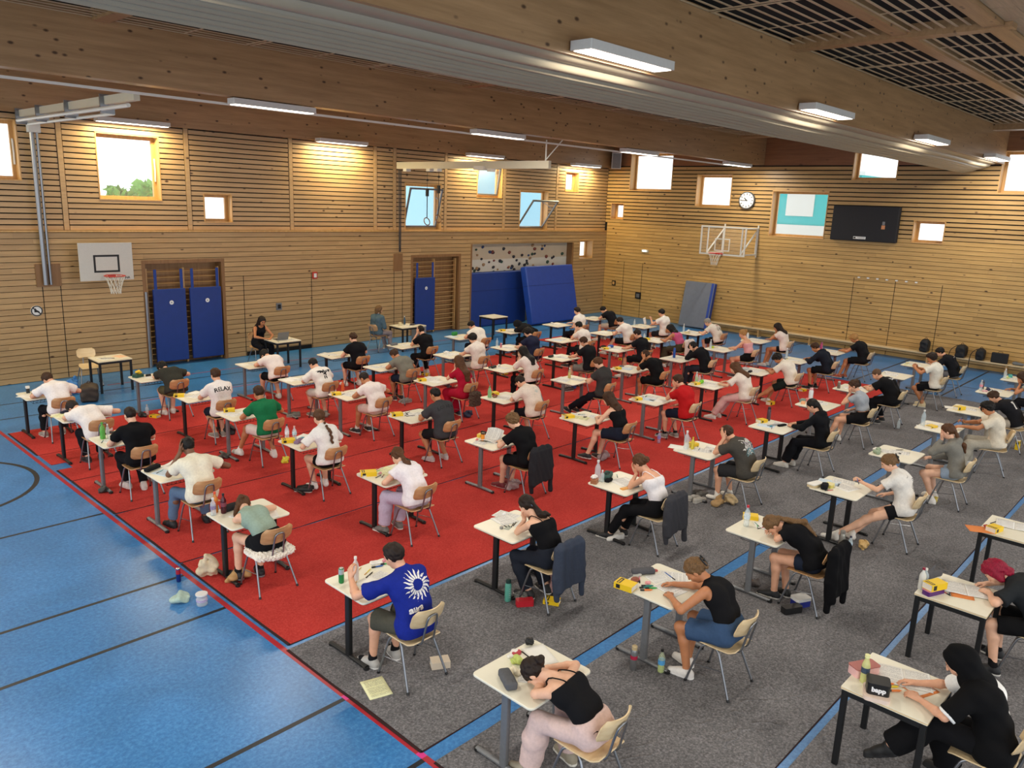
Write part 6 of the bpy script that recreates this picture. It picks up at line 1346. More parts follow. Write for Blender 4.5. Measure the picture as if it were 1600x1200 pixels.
student(23, 'g', 0, 'person in white eagle shirt', 'person in white shirt with black winged print and patterned shorts', 'fade', 'black', 'l', 'tee', 'e2ddd6', ('shorts', 'c9c2b8'), c=.93, dx=.2,
        lean=30, curve=20, hp=40, hy=14, L='f', R='f', lL=(-.1, .26, .085), lR=(.14, .2, .085), shoe='7c7a74', ti=.03, sl=.95, hem=.09,
        items=[('P', .2, .2, 20, 'curled white sheet', K(mat=M_PAPER, curl=.05, w=.3)), ('P', .36, .36, 10, 'white exam sheet', K()), ('_S', .12, .42, 60, 'pair of grey shoes', K(col='77746e')), ('_U', .62, .86, 0, 'crumpled foil bag', K(name='foil_bag', cat='bag', sz=(.2, .14, .1), col='9a938a', seed=39))])
student(24, 'b', 0, 'black-shirted person on blue floor edge', 'person with tied hair in black T-shirt and black shorts by wall', 'bun', 'brown', 'f', 'tee', '121216', ('shorts', '121216'), c=.93, dx=.22,
        lean=14, curve=10, hp=26, L='f', R=('f', K(W=(.24, .4, .765))), lL=(-.12, .34, .085), lR=(.18, .2, .085), sock='e4e0da', shoe='dedad4', ti=.024, bunz=.0,
        items=[('P', .30, .30, 12, 'white exam sheet', K()), ('P', .22, .14, 20, 'white notebook', K(th=.008)), ('I', .2, .3, 20, 'dark pen', K(col='black'))])
student(25, 'g', 0, 'person in pale pink shorts', 'person in white T-shirt and pale pink shorts leaning to write', 'fade', 'dark', 't', 'tee', 'e8ddd8', ('shorts', 'd8bcb2'), c=.93, dx=.16,
        lean=32, curve=20, hp=42, hy=10, L='f', R=('f', K(W=(.26, .4, .765), E=(.42, .2, .79))), lL=(-.16, .42, .085), lR=(.1, .4, .085), shoe='232327', sole='e4e0da', sock='d8d4ce', ti=.02,
        items=[('D', .09, .16, 70, 'yellow dictionary', K(h=.05)), ('B', .36, -.0, 0, 'orange sports bottle', K(body='d8582a', cap='c83a1e', alpha=.8, h=.22)), ('P', .28, .3, 15, 'white exam sheet', K()), ('P', .45, .24, 20, 'right white sheet', K()), ('I', .22, .22, 30, 'black pen', K(col='black'))])
student(26, 'b', 0, 'person in olive striped-shoulder shirt', 'person in olive grey T-shirt with dark shoulder stripe, navy shorts', 'short', 'brown', 't', 'tee', '77756a', ('shorts', '1c2233'), c=.93, dx=.22,
        lean=36, curve=22, hp=52, hy=16, L='f', R=('f', K(W=(.2, .4, .765))), lL=(-.12, .3, .085), lR=(.06, .24, .085), shoe='222226', sole='e6e2dc', ti=.024, hem=.09,
        items=[('P', .18, .22, 15, 'left white sheet', K()), ('P', .34, .34, 12, 'white exam sheet', K()), ('_S', .5, .95, 90, 'grey trainers', K(col='8a8680'))])
student(27, 'b', 0, 'person in charcoal lettered T-shirt', 'black-haired person in charcoal T-shirt with arched black lettering', 'fade', 'black', 't', 'tee', '3d3d40', ('shorts', '19191c'), c=.96, dx=.16, wide=1.06, fat=1.05,
        lean=18, curve=12, hp=24, hy=6, L='w', R='w', lL=(-.16, .14, .10), lR=(.14, .1, .085), shoe='b3a8a8', sole='d8d0cc', ti=.028, sl=.7, hem=.09,
        items=[('D', .12, .12, 70, 'yellow-topped dictionary', K(h=.055, d=.21)), ('P', .36, .20, 10, 'white exam sheet', K()), ('P', .5, .34, 15, 'right printed sheet', K()), ('I', .28, .2, 30, 'black pen', K(col='black')), ('I', .33, .14, 70, 'black marker', K(col='black', r=.007)), ('I', .40, .1, 20, 'dark pen', K(col='black')), ('I', .30, .30, -20, 'long black pen', K(col='black', L=.17))])
student(28, 'g', 0, 'black-shirted person by denim supervisor', 'dark-haired person in black T-shirt and trousers propping up the head', 'short', 'black', 'l', 'tee', '121215', ('trousers', '17171b'), c=.95, dx=.26,
        lean=20, curve=14, hp=32, L='h', R='f', lL=(-.1, .2, .085), lR=(.2, .2, .085), shoe='d0ccc6', ti=.024,
        items=[('M', .16, .14, 10, 'grey long pencil case', K(col='6c6e74')), ('P', .4, .3, 10, 'white exam sheet', K()), ('_D', .62, .9, 20, 'yellow dictionary', K())])
student(29, 'g', 0, 'long-haired person in crimson dress', 'long-haired person in shiny crimson dress resting chin on hand', 'long', 'mid', 'f', 'dress', 'a31530', ('skirt', 'a31530'), c=.96, dx=.26,
        lean=14, curve=12, hp=24, L='c', R='l', lL=(-.1, .3, .085), lR=(.1, .24, .085), shoe='2b3140', hlen=.7, sl=.6,
        items=[('D', .11, .16, 70, 'yellow dictionary', K(h=.05)), ('P', .36, .22, 12, 'white exam sheet', K()), ('P', .46, .08, 12, 'upper white sheet', K()), ('P', .3, .42, 5, 'lower white sheet', K(mat=M_PAPER)), ('_U', .72, .95, 0, 'dark blue bag', K(name='cloth_bag', cat='bag', sz=(.24, .18, .16), col='26304a', seed=40))])
student(30, 'g', 0, 'person in light grey trousers', 'dark-haired person in white T-shirt and light grey trousers', 'mop', 'black', 'f', 'tee', 'e0d6cc', ('trousers', 'a09c94'), c=.98, dx=.3,
        lean=12, curve=10, hp=30, hy=14, L='w', R='w', lL=(-.12, .3, .085), lR=(.1, .3, .085), shoe='3a3a3e', ti=.03, sl=.6, hem=.09,
        items=[('P', .25, .3, 10, 'left white sheet', K()), ('P', .46, .26, 15, 'white exam sheet', K()), ('U', .4, .08, 0, 'white crumpled napkin', K(sz=(.16, .1, .05), col='e2dfda', seed=41))])
student(31, 'g', 0, 'person with green pencil bag', 'dark-haired person in white T-shirt behind a green pencil bag', 'short', 'black', 'l', 'tee', 'e4dfd4', ('trousers', '23232a'), c=.95, dx=.2,
        lean=30, curve=20, hp=46, hy=10, L='f', R='f', shoe='2a2a2e', ti=.026,
        items=[('P', .12, .2, 12, 'blue grey folder', K(w=.25, h=.3, th=.01, mat=M_EXAMB)), ('M', .36, .06, 10, 'bright green pencil bag', K(col='3a8a4a', L=.2, w=.1, h=.1)), ('P', .36, .38, 10, 'white exam sheet', K())])
student(32, 'g', 0, 'blond curly person in black T-shirt', 'curly blond person in black T-shirt and shorts reading a raised booklet', 'curly', 'light', 'f', 'tee', '0f0f12', ('shorts', '121215'), c=.97, dx=.12,
        lean=24, curve=18, hp=36, hy=10, L='w', R='w', lL=(-.1, .42, .085), lR=(.08, .38, .085), shoe='6a1c24', sole='d5cfc8', ti=.022, sl=.62,
        items=[('K', .40, .24, 20, 'booklet opened upright', K(lift=1)), ('X', .24, .20, 15, 'orange drink carton', K(name='drink_carton', cat='carton', sz=(.05, .05, .13), col='e8902a', lid='3a2a1c', lidh=.02)), ('P', .12, .26, 25, 'printed sheet at corner', K(w=.16, h=.2)), ('P', .36, .42, 20, 'lower white sheet', K()), ('X', .35, .02, 20, 'yellow pencil tin', K(name='pencil_tin', cat='tin', sz=(.12, .06, .05), col='d8b53a')), ('U', .18, .12, 0, 'pink eraser', K(name='eraser', cat='eraser', sz=(.05, .03, .02), col='e07a80', seed=42)), ('_U', .45, .72, 0, 'patterned clear bag', K(name='plastic_bag', cat='bag', sz=(.26, .2, .18), col='b9a8a8', seed=43, alpha=.7))])
jacket(LC[32][0]+.45, LC[32][1]-.97, 'black-brown jacket hung over the chair of the blond curly person', '27272b', 9, .68)
student(33, 'b', 0, 'person in off-white back-print shirt', 'brown-haired person in off-white T-shirt with faint print on the back', 'fade', 'dark', 'l', 'tee', 'dfd0c2', ('shorts', '15151a'), c=.96, dx=.2,
        lean=28, curve=22, hp=46, hy=8, L='f', R='w', lL=(-.16, .2, .085), lR=(.1, .2, .085), shoe='cfcac2', ti=.032, sl=.85, hem=.09,
        items=[('B', .14, .14, 0, 'pale green bottle', K(body='8ac48a', cap='5a9a5c', alpha=.6, h=.22, r=.04)), ('B', .2, .08, 0, 'clear bottle with red cap', K(cap='c8483c', h=.22)), ('D', .38, .02, 70, 'yellow dictionary', K(h=.05)), ('U', .30, .14, 0, 'red pencil pouch', K(name='pouch', cat='pouch', sz=(.2, .08, .05), col='a03438', seed=44)), ('P', .3, .36, 15, 'printed sheet', K()), ('P', .46, .3, 12, 'white sheet', K(mat=M_PAPER)), ('U', .22, .22, 0, 'brown snack wrapper', K(sz=(.1, .08, .03), col='8a6a44', seed=45))])
student(34, 'b', 0, 'long dark-haired person in white shirt', 'person with long black hair in white shirt over dark trousers', 'long', 'black', 'f', 'tee', 'e2d5cd', ('trousers', '1a1a1e'), c=.95, dx=.28, fem=1,
        lean=22, curve=14, hp=36, L='k', R='l', shoe='24242a', hlen=.62, ti=.026, sl=.9,
        items=[('U', .16, .16, 0, 'black cloth cap', K(name='cap', cat='cap', sz=(.2, .12, .06), col='131316', seed=46)), ('P', .36, .30, 10, 'white exam sheet', K()), ('U', .44, .1, 0, 'white tissue', K(sz=(.1, .08, .04), col='e6e4e0', seed=47)), ('D', .24, .44, 80, 'yellow dictionary', K(dz=-.105, h=.04))])
student(35, 'b', 0, 'person in navy T-shirt', 'dark-haired person in navy T-shirt and grey shorts writing', 'mop', 'black', 'f', 'tee', '20243a', ('shorts', '5c5c5a'), c=.98, dx=.3,
        lean=14, curve=12, hp=32, hy=12, L='w', R='w', lL=(-.1, .16, .085), lR=(.14, .16, .085), shoe='6a6a66', ti=.024,
        items=[('B', .15, .12, 0, 'clear water bottle', K(h=.24, cap='7aa8c8')), ('C', .2, .22, 0, 'pink drink can', K(col='c87a84', h=.12)), ('P', .42, .2, 12, 'large white sheet', K(w=.3, h=.3, mat=M_PAPER)), ('P', .3, .4, 5, 'white exam sheet', K())])
student(36, 'b', 0, 'person in dark hooded sweater', 'person in black hooded sweater bent low toward the desk', 'hood', 'black', 'l', 'hoodie', '1b1c1e', ('trousers', '19191c'), c=.95, dx=.25,
        lean=46, curve=26, side=-8, hp=62, hy=30, L='x', R=('l', K()), shoe='222226',
        items=[('D', .14, .16, 70, 'yellow dictionary', K(h=.05)), ('P', .34, .3, 10, 'white exam sheet', K()), ('U', .32, .1, 0, 'pink tissue', K(sz=(.1, .08, .03), col='d8b4b4', seed=48))])
student(37, 'b', 0, 'person in navy skirt', 'long-haired person in black strap top and navy skirt', 'long', 'brown', 'f', 'cami', '111216', ('skirt', '1d2231'), c=.98, dx=.2,
        lean=22, curve=18, hp=36, L=('f', K(W=(-.12, .42, .765))), R='f', lL=(-.28, .46, .12), lR=(-.04, .38, .085), shoe='222226', sole='d4cfc8', hlen=.5, hsway=(-.05, .03, 0),
        items=[('D', .13, .12, 70, 'yellow dictionary', K(h=.055, d=.21)), ('P', .42, .12, 25, 'upper white sheet', K()), ('P', .30, .28, 20, 'pale green sheet', K(mat=M_EXAMY)), ('P', .56, .44, 20, 'lower white sheet', K()), ('X', .4, .3, 20, 'black calculator', K(name='calculator', cat='calculator', sz=(.08, .05, .012), col='2b2f33')), ('I', .5, .14, -30, 'teal pen', K(col='teal')), ('_U', .55, .7, 0, 'clear bag with pink items', K(name='plastic_bag', cat='bag', sz=(.3, .2, .16), col='b0a0a4', seed=49, alpha=.7))])
student(38, 'g', 0, 'person with outstretched black trousers', 'brown-haired person in charcoal T-shirt stretching black-trousered legs forward', 'short', 'mid', 'f', 'tee', '3b3a39', ('trousers', '181a22'), c=1.04, dx=.2,
        lean=2, curve=14, hp=36, hy=12, L=('w', K(W=(-.06, .34, .78))), R=('w', K(W=(.1, .36, .78))), lL=(-.26, .68, .11), lR=(-.04, .62, .085), toelL=-.4, shoe='232328', sole='dcd8d0', ti=.024,
        items=[('P', .16, .22, 20, 'open magazine', K(curl=.04, w=.28)), ('P', .34, .14, 10, 'white sheet', K(mat=M_PAPER)), ('P', .48, .38, 12, 'printed sheet', K()), ('B', .44, .2, 0, 'yellow and clear juice bottle', K(body='d8d8b0', liq='d8c23a', cap='e4e4e0', h=.24))])
student(39, 'b', 0, 'person in grey shorts and black T-shirt', 'brown-haired person in black T-shirt and grey shorts', 'short', 'brown', 'l', 'tee', '16171a', ('shorts', '77756f'), c=1.0, dx=.3,
        lean=8, curve=12, hp=36, hy=12, L='w', R='w', lL=(-.3, .36, .1), lR=(.1, .3, .085), shoe='d6d2cc', ti=.024,
        items=[('U', .16, .14, 0, 'black pencil pouch', K(name='pouch', cat='pouch', sz=(.22, .1, .06), col='1b1b1e', seed=50)), ('P', .42, .14, 12, 'curled white sheet', K(mat=M_PAPER, curl=.05)), ('P', .38, .36, 5, 'white exam sheet', K()), ('_S', .12, .8, 80, 'pair of dark shoes', K(col='3a2c2c')), ('_U', .4, .75, 0, 'blue bag', K(name='cloth_bag', cat='bag', sz=(.2, .16, .1), col='2a4a8a', seed=51))])
student(40, 'b', 0, 'white-shirted person covering face', 'dark-haired person in white T-shirt holding hands before face', 'short', 'black', 'f', 'tee', 'e4ded6', ('trousers', '1b1b20'), c=.98, dx=.28,
        lean=18, curve=14, hp=30, hy=10, L='k', R='f', shoe='26262a', ti=.026, lL=(-.3, .36, .085),
        items=[('P', .22, .28, 12, 'left grey sheet', K(mat=M_EXAMB)), ('P', .42, .26, 15, 'white exam sheet', K())])
student(41, 'b', 0, 'white-shirted person before leaning mat', 'dark-haired person in white T-shirt sitting just before the leaning mat', 'short', 'dark', 'f', 'tee', 'e6e2da', ('trousers', '1b1b20'), c=.98, dx=.36,
        lean=6, curve=8, hp=22, hy=14, L='l', R='w', shoe='26262a', ti=.026, lL=(-.32, .5, .085), lR=(-.05, .5, .085),
        items=[('P', .3, .28, 10, 'white exam sheet', K()), ('P', .52, .2, 12, 'right white sheet', K(mat=M_PAPER)), ('U', .36, .1, 0, 'white pencil pouch', K(name='pouch', cat='pouch', sz=(.1, .06, .05), col='d4d4d0', seed=52))])
student(42, 'g', 0, 'black-shirted person in far corner', 'black-shirted person leaning forward in the farthest corner', 'short', 'black', 'l', 'tee', '17181d', ('shorts', 'b9b0a2'), c=.98, dx=.24,
        lean=36, curve=22, hp=50, hy=14, L='f', R='f', lL=(-.3, .4, .085), shoe='d9d5cf', ti=.024,
        items=[('P', .28, .28, 10, 'white exam sheet', K()), ('P', .5, .2, 12, 'right white sheet', K()), ('I', .38, .12, 20, 'dark ruler', K(col='black', L=.2))])
student(43, 'b', 0, 'white-shirted person with raised white shoe', 'dark-haired person in white T-shirt with outstretched legs and white shoe', 'short', 'dark', 'f', 'tee', 'e3ddd6', ('shorts', '1b1b20'), c=1.0, dx=.3,
        lean=24, curve=18, hp=38, hy=16, L='f', R='f', lL=(-.4, .55, .2), lR=(.05, .4, .085), shoe='dedad4', ti=.026,
        items=[('P', .26, .3, 10, 'white exam sheet', K()), ('P', .46, .2, 15, 'white sheet', K(mat=M_PAPER)), ('_D', .4, 1.0, 20, 'yellow dictionary', K()), ('_B', -.1, .5, 0, 'dark bottle', K(body='22262e', alpha=.9, h=.22))])
student(44, 'g', 0, 'person with blue pencil case', 'person with cropped dark hair in black T-shirt behind blue case', 'fade', 'dark', 'l', 'tee', '17181d', ('shorts', '131316'), c=1.0, dx=.26,
        lean=8, curve=10, hp=32, hy=12, L='w', R='w', lL=(-.3, .4, .085), lR=(-.02, .36, .085), shoe='e0dcd4', ti=.024,
        items=[('D', .08, .16, 70, 'yellow dictionary', K(h=.045)), ('M', .18, .02, 20, 'black wide pencil case', K(col='1d1d20', L=.24, w=.11, h=.06)), ('M', .42, .1, 10, 'blue soft pencil case', K(col='3f64b8', L=.2, w=.1, h=.06)), ('U', .28, .14, 0, 'white tissue', K(sz=(.12, .1, .05), col='e2e2e2', seed=53)), ('P', .4, .36, 5, 'white exam sheet', K()), ('P', .2, .4, 15, 'left white sheet', K(mat=M_PAPER))])
student(45, 'g', 0, 'person in white-striped black shorts', 'person in black T-shirt and white-striped black shorts, hand on brow', 'short', 'brown', 't', 'tee', '121214', ('shorts', '131315'), c=.98, dx=.22,
        lean=26, curve=20, hp=48, hy=10, L='h', R='l', lL=(-.12, .36, .085), lR=(.06, .36, .085), shoe='5c4a44', sock='d8d4ce', ti=.026, sl=.7,
        items=[('D', .12, .14, 70, 'yellow dictionary', K(h=.045)), ('P', .30, .26, 15, 'pale blue sheet', K(mat=M_EXAMB)), ('P', .46, .16, 12, 'white exam sheet', K()), ('U', .42, .06, 0, 'grey pouch', K(name='pouch', cat='pouch', sz=(.14, .08, .04), col='6a6a70', seed=54))])
student(46, 'g', 1, 'person in red T-shirt', 'person in red T-shirt and navy shorts, hand at the mouth', 'short', 'brown', 'l', 'tee', 'b51d20', ('shorts', '1a1f30'), c=1.0, dx=.22,
        lean=14, curve=14, hp=30, hy=10, L='k', R='l', lL=(-.14, .34, .085), lR=(.08, .22, .085), shoe='8a8680', sock='17171a', sockh=.16, ti=.026, sl=.65, hem=.08,
        items=[('D', .09, .16, 75, 'yellow dictionary', K(h=.05)), ('X', .2, .13, 10, 'white book', K(name='book', cat='book', sz=(.16, .12, .03), col='e0ddd6')), ('P', .30, .28, 12, 'pale blue sheet', K(mat=M_EXAMB)), ('P', .52, .22, 15, 'white exam sheet', K()), ('P', .38, .46, 5, 'lower white sheet', K(mat=M_PAPER)), ('H', .48, .12, 20, 'green marker', K(col='green')), ('I', .36, .08, -30, 'blue pen', K(col='blue')), ('_B', .0, .8, 0, 'pale violet water bottle', K(body='b9b8e0', lab='8a8ad0', h=.26))])
student(47, 'b', 0, 'person holding up a sheet', 'dark-haired person in white T-shirt holding up a white sheet', 'short', 'black', 'l', 'tee', 'e6e3dc', ('shorts', '2a2a30'), c=.98, dx=.3,
        lean=6, curve=8, hp=24, hy=12, L=('o', K(W=(-.12, .4, .93), f=(-.1, .3, .9), n=(0, 1, 0))), R='w', shoe='d8d4ce', ti=.026,
        items=[('B', .26, .1, 0, 'clear bottle', K(h=.2)), ('P', .36, .34, 10, 'white exam sheet', K()), ('I', .4, .12, 10, 'dark pen', K(col='black'))])
o_ = paper(LC[47][0]+.24, LC[47][1]-.5, CZ+.93, 0, 'white sheet held upright by the person near the grey leaning mat', M_PAPER, w=.3, h=.22); o_.rotation_euler = (rad(75), 0, rad(20))
student(48, 'b', 1, 'person in pink sports top', 'dark long-haired person in pink top and camouflage trousers', 'long', 'black', 't', 'vest', 'c25a82', ('trousers', '454030'), c=1.0, dx=.3,
        lean=30, curve=18, hp=42, hy=14, L=('f', K(W=(-.2, .5, .765))), R='f', lL=(-.3, .3, .085), lR=(-.05, .3, .085), shoe='d0ccc6', hlen=.3, hsway=(-.04, .05, 0), wide_leg=.04,
        items=[('D', .18, .14, 70, 'yellow dictionary', K(h=.05)), ('B', .22, .04, 0, 'clear squat bottle', K(h=.16, r=.04)), ('U', .36, .1, 0, 'teal pouch', K(name='pouch', cat='pouch', sz=(.1, .07, .05), col='3f8a94', seed=55)), ('P', .46, .3, 10, 'white exam sheet', K()), ('P', .3, .42, 5, 'lower white sheet', K(mat=M_PAPER))])
jacket(LC[48][0]+.63, LC[48][1]-1.0, 'white jacket hung over the chair of the person in pink top', 'd9d2cc', 11, .5, 0)
student(49, 'g', 1, 'person in black hooded jacket', 'dark-haired person in black hoodie hiding the head over the desk', 'mop', 'black', 'l', 'hoodie', '15161a', ('trousers', '2a2c36'), c=.98, dx=.3,
        lean=28, curve=26, hp=56, L='h', R='h', lL=(-.26, .4, .085), lR=(-.06, .36, .085), shoe='2a2a2e',
        items=[('F', .38, .22, 0, 'blue metal flask', K(col='2450a0', cap='2450a0', h=.26, metal=.3)), ('P', .26, .26, 12, 'white exam sheet', K()), ('P', .5, .22, 10, 'right white sheet', K())])
student(50, 'b', 0, 'person in striped football shirt', 'light-haired person in white football shirt with red and black back print', 'short', 'grey', 'f', 'tee', 'd9d2c6', ('shorts', '19191d'), c=1.0, dx=.4,
        lean=32, curve=18, hp=42, hy=16, L=('f', K(W=(-.2, .5, .765))), R='f', lL=(-.2, .3, .085), shoe='2a2a2e', ti=.026,
        items=[('B', .28, .06, 0, 'tall clear bottle', K(h=.26)), ('D', .16, .24, 70, 'closed pale book', K(col='c9b98a', band=False, h=.03)), ('P', .4, .36, 10, 'white exam sheet', K()), ('U', .48, .12, 0, 'crumpled white bag', K(name='paper_bag', cat='bag', sz=(.16, .1, .07), col='e4e2de', seed=56))])
student(51, 'g', 1, 'person in pink strapless top', 'blond person in pale pink strapless top and black shorts', 'bun', 'blond', 'l', 'strapless', 'dca6aa', ('hotpants', '121215'), c=1.0, dx=.4,
        lean=14, curve=12, hp=26, hy=12, L=('f', K(W=(-.16, .46, .765))), R='f', lL=(-.26, .2, .085), lR=(.0, .2, .085), shoe='3a3a3e', bunz=.06,
        items=[('B', .2, .14, 0, 'clear tall bottle', K(h=.26)), ('D', .46, .1, 70, 'open pale book', K(col='d8ccb8', band=False, h=.03)), ('P', .3, .36, 10, 'white exam sheet', K()), ('X', .32, .14, 0, 'lime green box', K(name='snack_box', sz=(.08, .06, .06), col='b4c43a'))])
student(52, 'b', 1, 'person in cream T-shirt and pink trousers', 'long-haired person in cream T-shirt and pale pink trousers', 'long', 'mid', 'f', 'tee', 'ddd2c8', ('trousers', 'cda3a0'), c=1.05, dx=.34,
        lean=18, curve=16, hp=36, hy=14, L=('f', K(W=(-.2, .5, .765))), R='w', lL=(-.36, .52, .085), lR=(-.14, .5, .085), shoe='cfcac4', hlen=.5, ti=.03, sl=.8, wide_leg=.03,
        items=[('D', .12, .14, 75, 'yellow dictionary', K(h=.045)), ('B', .33, .04, 0, 'green drink bottle', K(liq='9aca4a', h=.24)), ('U', .32, .18, 0, 'lime green pouch', K(name='pouch', cat='pouch', sz=(.14, .1, .09), col='7cc832', seed=57)), ('B', .46, .04, 0, 'small clear cup bottle', K(h=.14)), ('P', .46, .3, 10, 'white exam sheet', K()), ('P', .3, .42, 5, 'lower white sheet', K(mat=M_PAPER))])
student(53, 'g', 1, 'long-haired person nearest bench', 'long dark-haired person in white T-shirt and black shorts near bench', 'long', 'dark', 't', 'tee', 'e0d6cf', ('hotpants', '141418'), c=1.02, dx=.42,
        lean=14, curve=16, hp=34, hy=14, L='c', R='f', lL=(-.3, .4, .085), lR=(-.1, .4, .085), shoe='d8d4ce', hlen=.4, ti=.024,
        items=[('D', .12, .1, 75, 'yellow dictionary', K(h=.045)), ('F', .36, .06, 0, 'white flask', K(col='d8d8d8', cap='d0d0d0', h=.2)), ('P', .34, .3, 10, 'left white sheet', K()), ('P', .54, .22, 12, 'white exam sheet', K())])
student(54, 'b', 1, 'black-haired person on red carpet edge', 'black-haired person in cream T-shirt, dark shorts and bare long legs', 'mop', 'black', 't', 'tee', 'e0d8cb', ('shorts', '19221f'), c=1.05, dx=.4,
        lean=22, curve=22, hp=52, hy=12, L='f', R='f', lL=(-.5, .62, .085), lR=(-.2, .4, .085), shoe='dcd8d2', ti=.028, sl=.7,
        items=[('X', .34, .08, 0, 'clear food tray', K(name='food_tray', sz=(.2, .12, .05), col='c9d2da', alpha=.6)), ('P', .3, .3, 12, 'printed sheet', K()), ('P', .5, .26, 12, 'white exam sheet', K()), ('M', .16, .3, 10, 'dark pouch', K(col='2a2a30', L=.16, w=.07, h=.04)), ('_D', .36, .8, 80, 'yellow dictionary box', K(h=.08))])
student(55, 'g', 1, 'person in dark navy hoodie', 'brown-haired person in navy hoodie and black shorts, bare calves', 'short', 'brown', 't', 'hoodie', '1a1e28', ('shorts', '131316'), c=1.05, dx=.42,
        lean=26, curve=18, hp=40, hy=14, L='f', R='f', lL=(-.2, .3, .085), lR=(.06, .26, .085), shoe='19191c', sock='17171a',
        items=[('B', .5, .06, 0, 'tall clear bottle', K(h=.27)), ('U', .2, .1, 20, 'grey pouch', K(name='pouch', cat='pouch', sz=(.22, .1, .05), col='6a6f78', seed=58)), ('I', .34, .14, -20, 'yellow pen', K(col='yellow')), ('I', .4, .1, -20, 'blue pen', K(col='blue')), ('P', .36, .34, 10, 'white exam sheet', K()), ('_D', .2, .72, 80, 'yellow dictionary', K())])
student(56, 'g', 1, 'blond person beside the bench', 'blond person in black T-shirt and black shorts beside the bench', 'mop', 'blond', 't', 'tee', '17181c', ('shorts', '141417'), c=1.05, dx=.5,
        lean=18, curve=16, hp=36, hy=14, L='w', R='w', lL=(-.3, .46, .1), lR=(-.05, .4, .085), shoe='a8543a', sole='e2ddd4', ti=.026,
        items=[('F', .16, .14, 0, 'rose metal flask', K(col='a83a68', cap='8a4a68', h=.27)), ('D', .34, .1, 60, 'yellow dictionary', K(h=.05)), ('U', .42, .04, 0, 'white tissue', K(sz=(.1, .08, .06), col='e8e6e0', seed=59)), ('P', .46, .32, 10, 'white exam sheet', K())])
student(57, 'g', 1, 'person in grey cropped T-shirt', 'person in light grey cropped T-shirt and black shorts, hair clip', 'clip', 'brown', 'l', 'crop', '9ca2aa', ('shorts', '131316'), c=1.08, dx=.36,
        lean=14, curve=14, hp=30, hy=16, L='k', R=('l', K()), lL=(-.3, .5, .085), lR=(-.04, .36, .085), sock='e4e0d8', bs=.6, sl=.5,
        items=[('F', .62, .07, 0, 'white pink-lidded flask', K(col='d6dade', cap='d8a0a4', h=.26, r=.045)), ('X', .20, .1, 20, 'orange sticky notes', K(name='sticky_notes', cat='notes', sz=(.12, .08, .04), col='e8a878')), ('X', .34, .03, 0, 'green grey pouch', K(name='soap_box', cat='box', sz=(.12, .08, .06), col='7f9a90')), ('X', .46, .08, 10, 'salmon pencil pouch', K(name='pencil_box', cat='box', sz=(.1, .07, .06), col='d88a84')), ('I', .3, .22, 10, 'teal pen', K(col='teal')), ('I', .13, .22, 10, 'dark pen', K(col='black')), ('I', .42, .2, 20, 'cyan pen', K(col='cyan')), ('P', .5, .32, 12, 'white exam sheet', K()), ('I', .6, .3, -20, 'grey pen', K(col='blue'))])
student(58, 'b', 1, 'person in black hoodie with flask', 'black-haired person in black hoodie and black trousers writing', 'lowpony', 'black', 'l', 'hoodie', '121317', ('trousers', '121217'), c=1.06, dx=.34,
        lean=12, curve=14, hp=34, hy=12, L=('w', K(W=(-.16, .46, .77))), R=('w', K(W=(.06, .5, .77))), lL=(-.2, .5, .085), lR=(.02, .46, .085), shoe='cfcac2', hlen=.3, wide_leg=.04,
        items=[('D', .45, .05, 75, 'yellow dictionary with white side', K(h=.055)), ('F', .66, .08, 0, 'maroon flask', K(col='4a3440', cap='2a2228', h=.26)), ('P', .28, .22, 12, 'pale blue sheet', K(mat=M_EXAMB)), ('X', .42, .30, -15, 'grey ruler tray', K(name='ruler', cat='ruler', sz=(.3, .07, .01), col='8a8d92')), ('U', .28, .32, 0, 'small teal box', K(name='eraser', cat='eraser', sz=(.05, .04, .03), col='4a90a0', seed=60)), ('I', .22, .36, 20, 'red pen', K(col='red')), ('M', .5, .42, -15, 'black pen pouch', K(col='17171a', L=.2, w=.06, h=.03)), ('P', .62, .36, 15, 'white exam sheet', K())])
student(59, 'g', 1, 'broad person in black lettered shirt', 'broad person with cropped hair in black T-shirt with white shoulder letters', 'buzz', 'buzz', 'l', 'tee', '121214', ('trousers', '131317'), c=1.05, dx=.36, fat=1.2, wide=1.2, arm=1.15,
        lean=28, curve=18, hp=40, hy=14, L='f', R='f', lL=(-.1, .2, .085), lR=(.2, .2, .085), shoe='17171a', sole='b8b4ae', ti=.028, sl=.7,
        items=[('F', .12, .1, 0, 'small brown flask', K(col='6a5a52', cap='b8b4ae', h=.16)), ('P', .36, .28, 12, 'white exam sheet', K()), ('P', .52, .36, 10, 'right white sheet', K()), ('_B', .56, 1.32, 0, 'clear crumpled bottle', K(h=.22))])
student(60, 'g', 1, 'person with clasped raised hands', 'dark-haired person in white T-shirt, hands clasped above the desk', 'mop', 'dark', 't', 'tee', 'dedace', ('shorts', '141418'), c=1.1, dx=.5,
        lean=8, curve=10, hp=20, hy=14, L=('o', K(W=(-.12, .42, .92), f=(.3, .6, .6), n=(.8, .2, 0), curl=.8)), R=('o', K(W=(.04, .42, .91), f=(-.3, .6, .6), n=(-.8, .2, 0), curl=.8)), lL=(-.14, .14, .085), lR=(.1, .2, .085), shoe='d9c7a0', ti=.026, sl=.62,
        items=[('P', .3, .26, 12, 'left white sheet', K()), ('P', .52, .24, 12, 'white exam sheet', K()), ('U', .46, .08, 0, 'crumpled tissue', K(sz=(.14, .1, .04), col='e4e0d6', seed=61))])
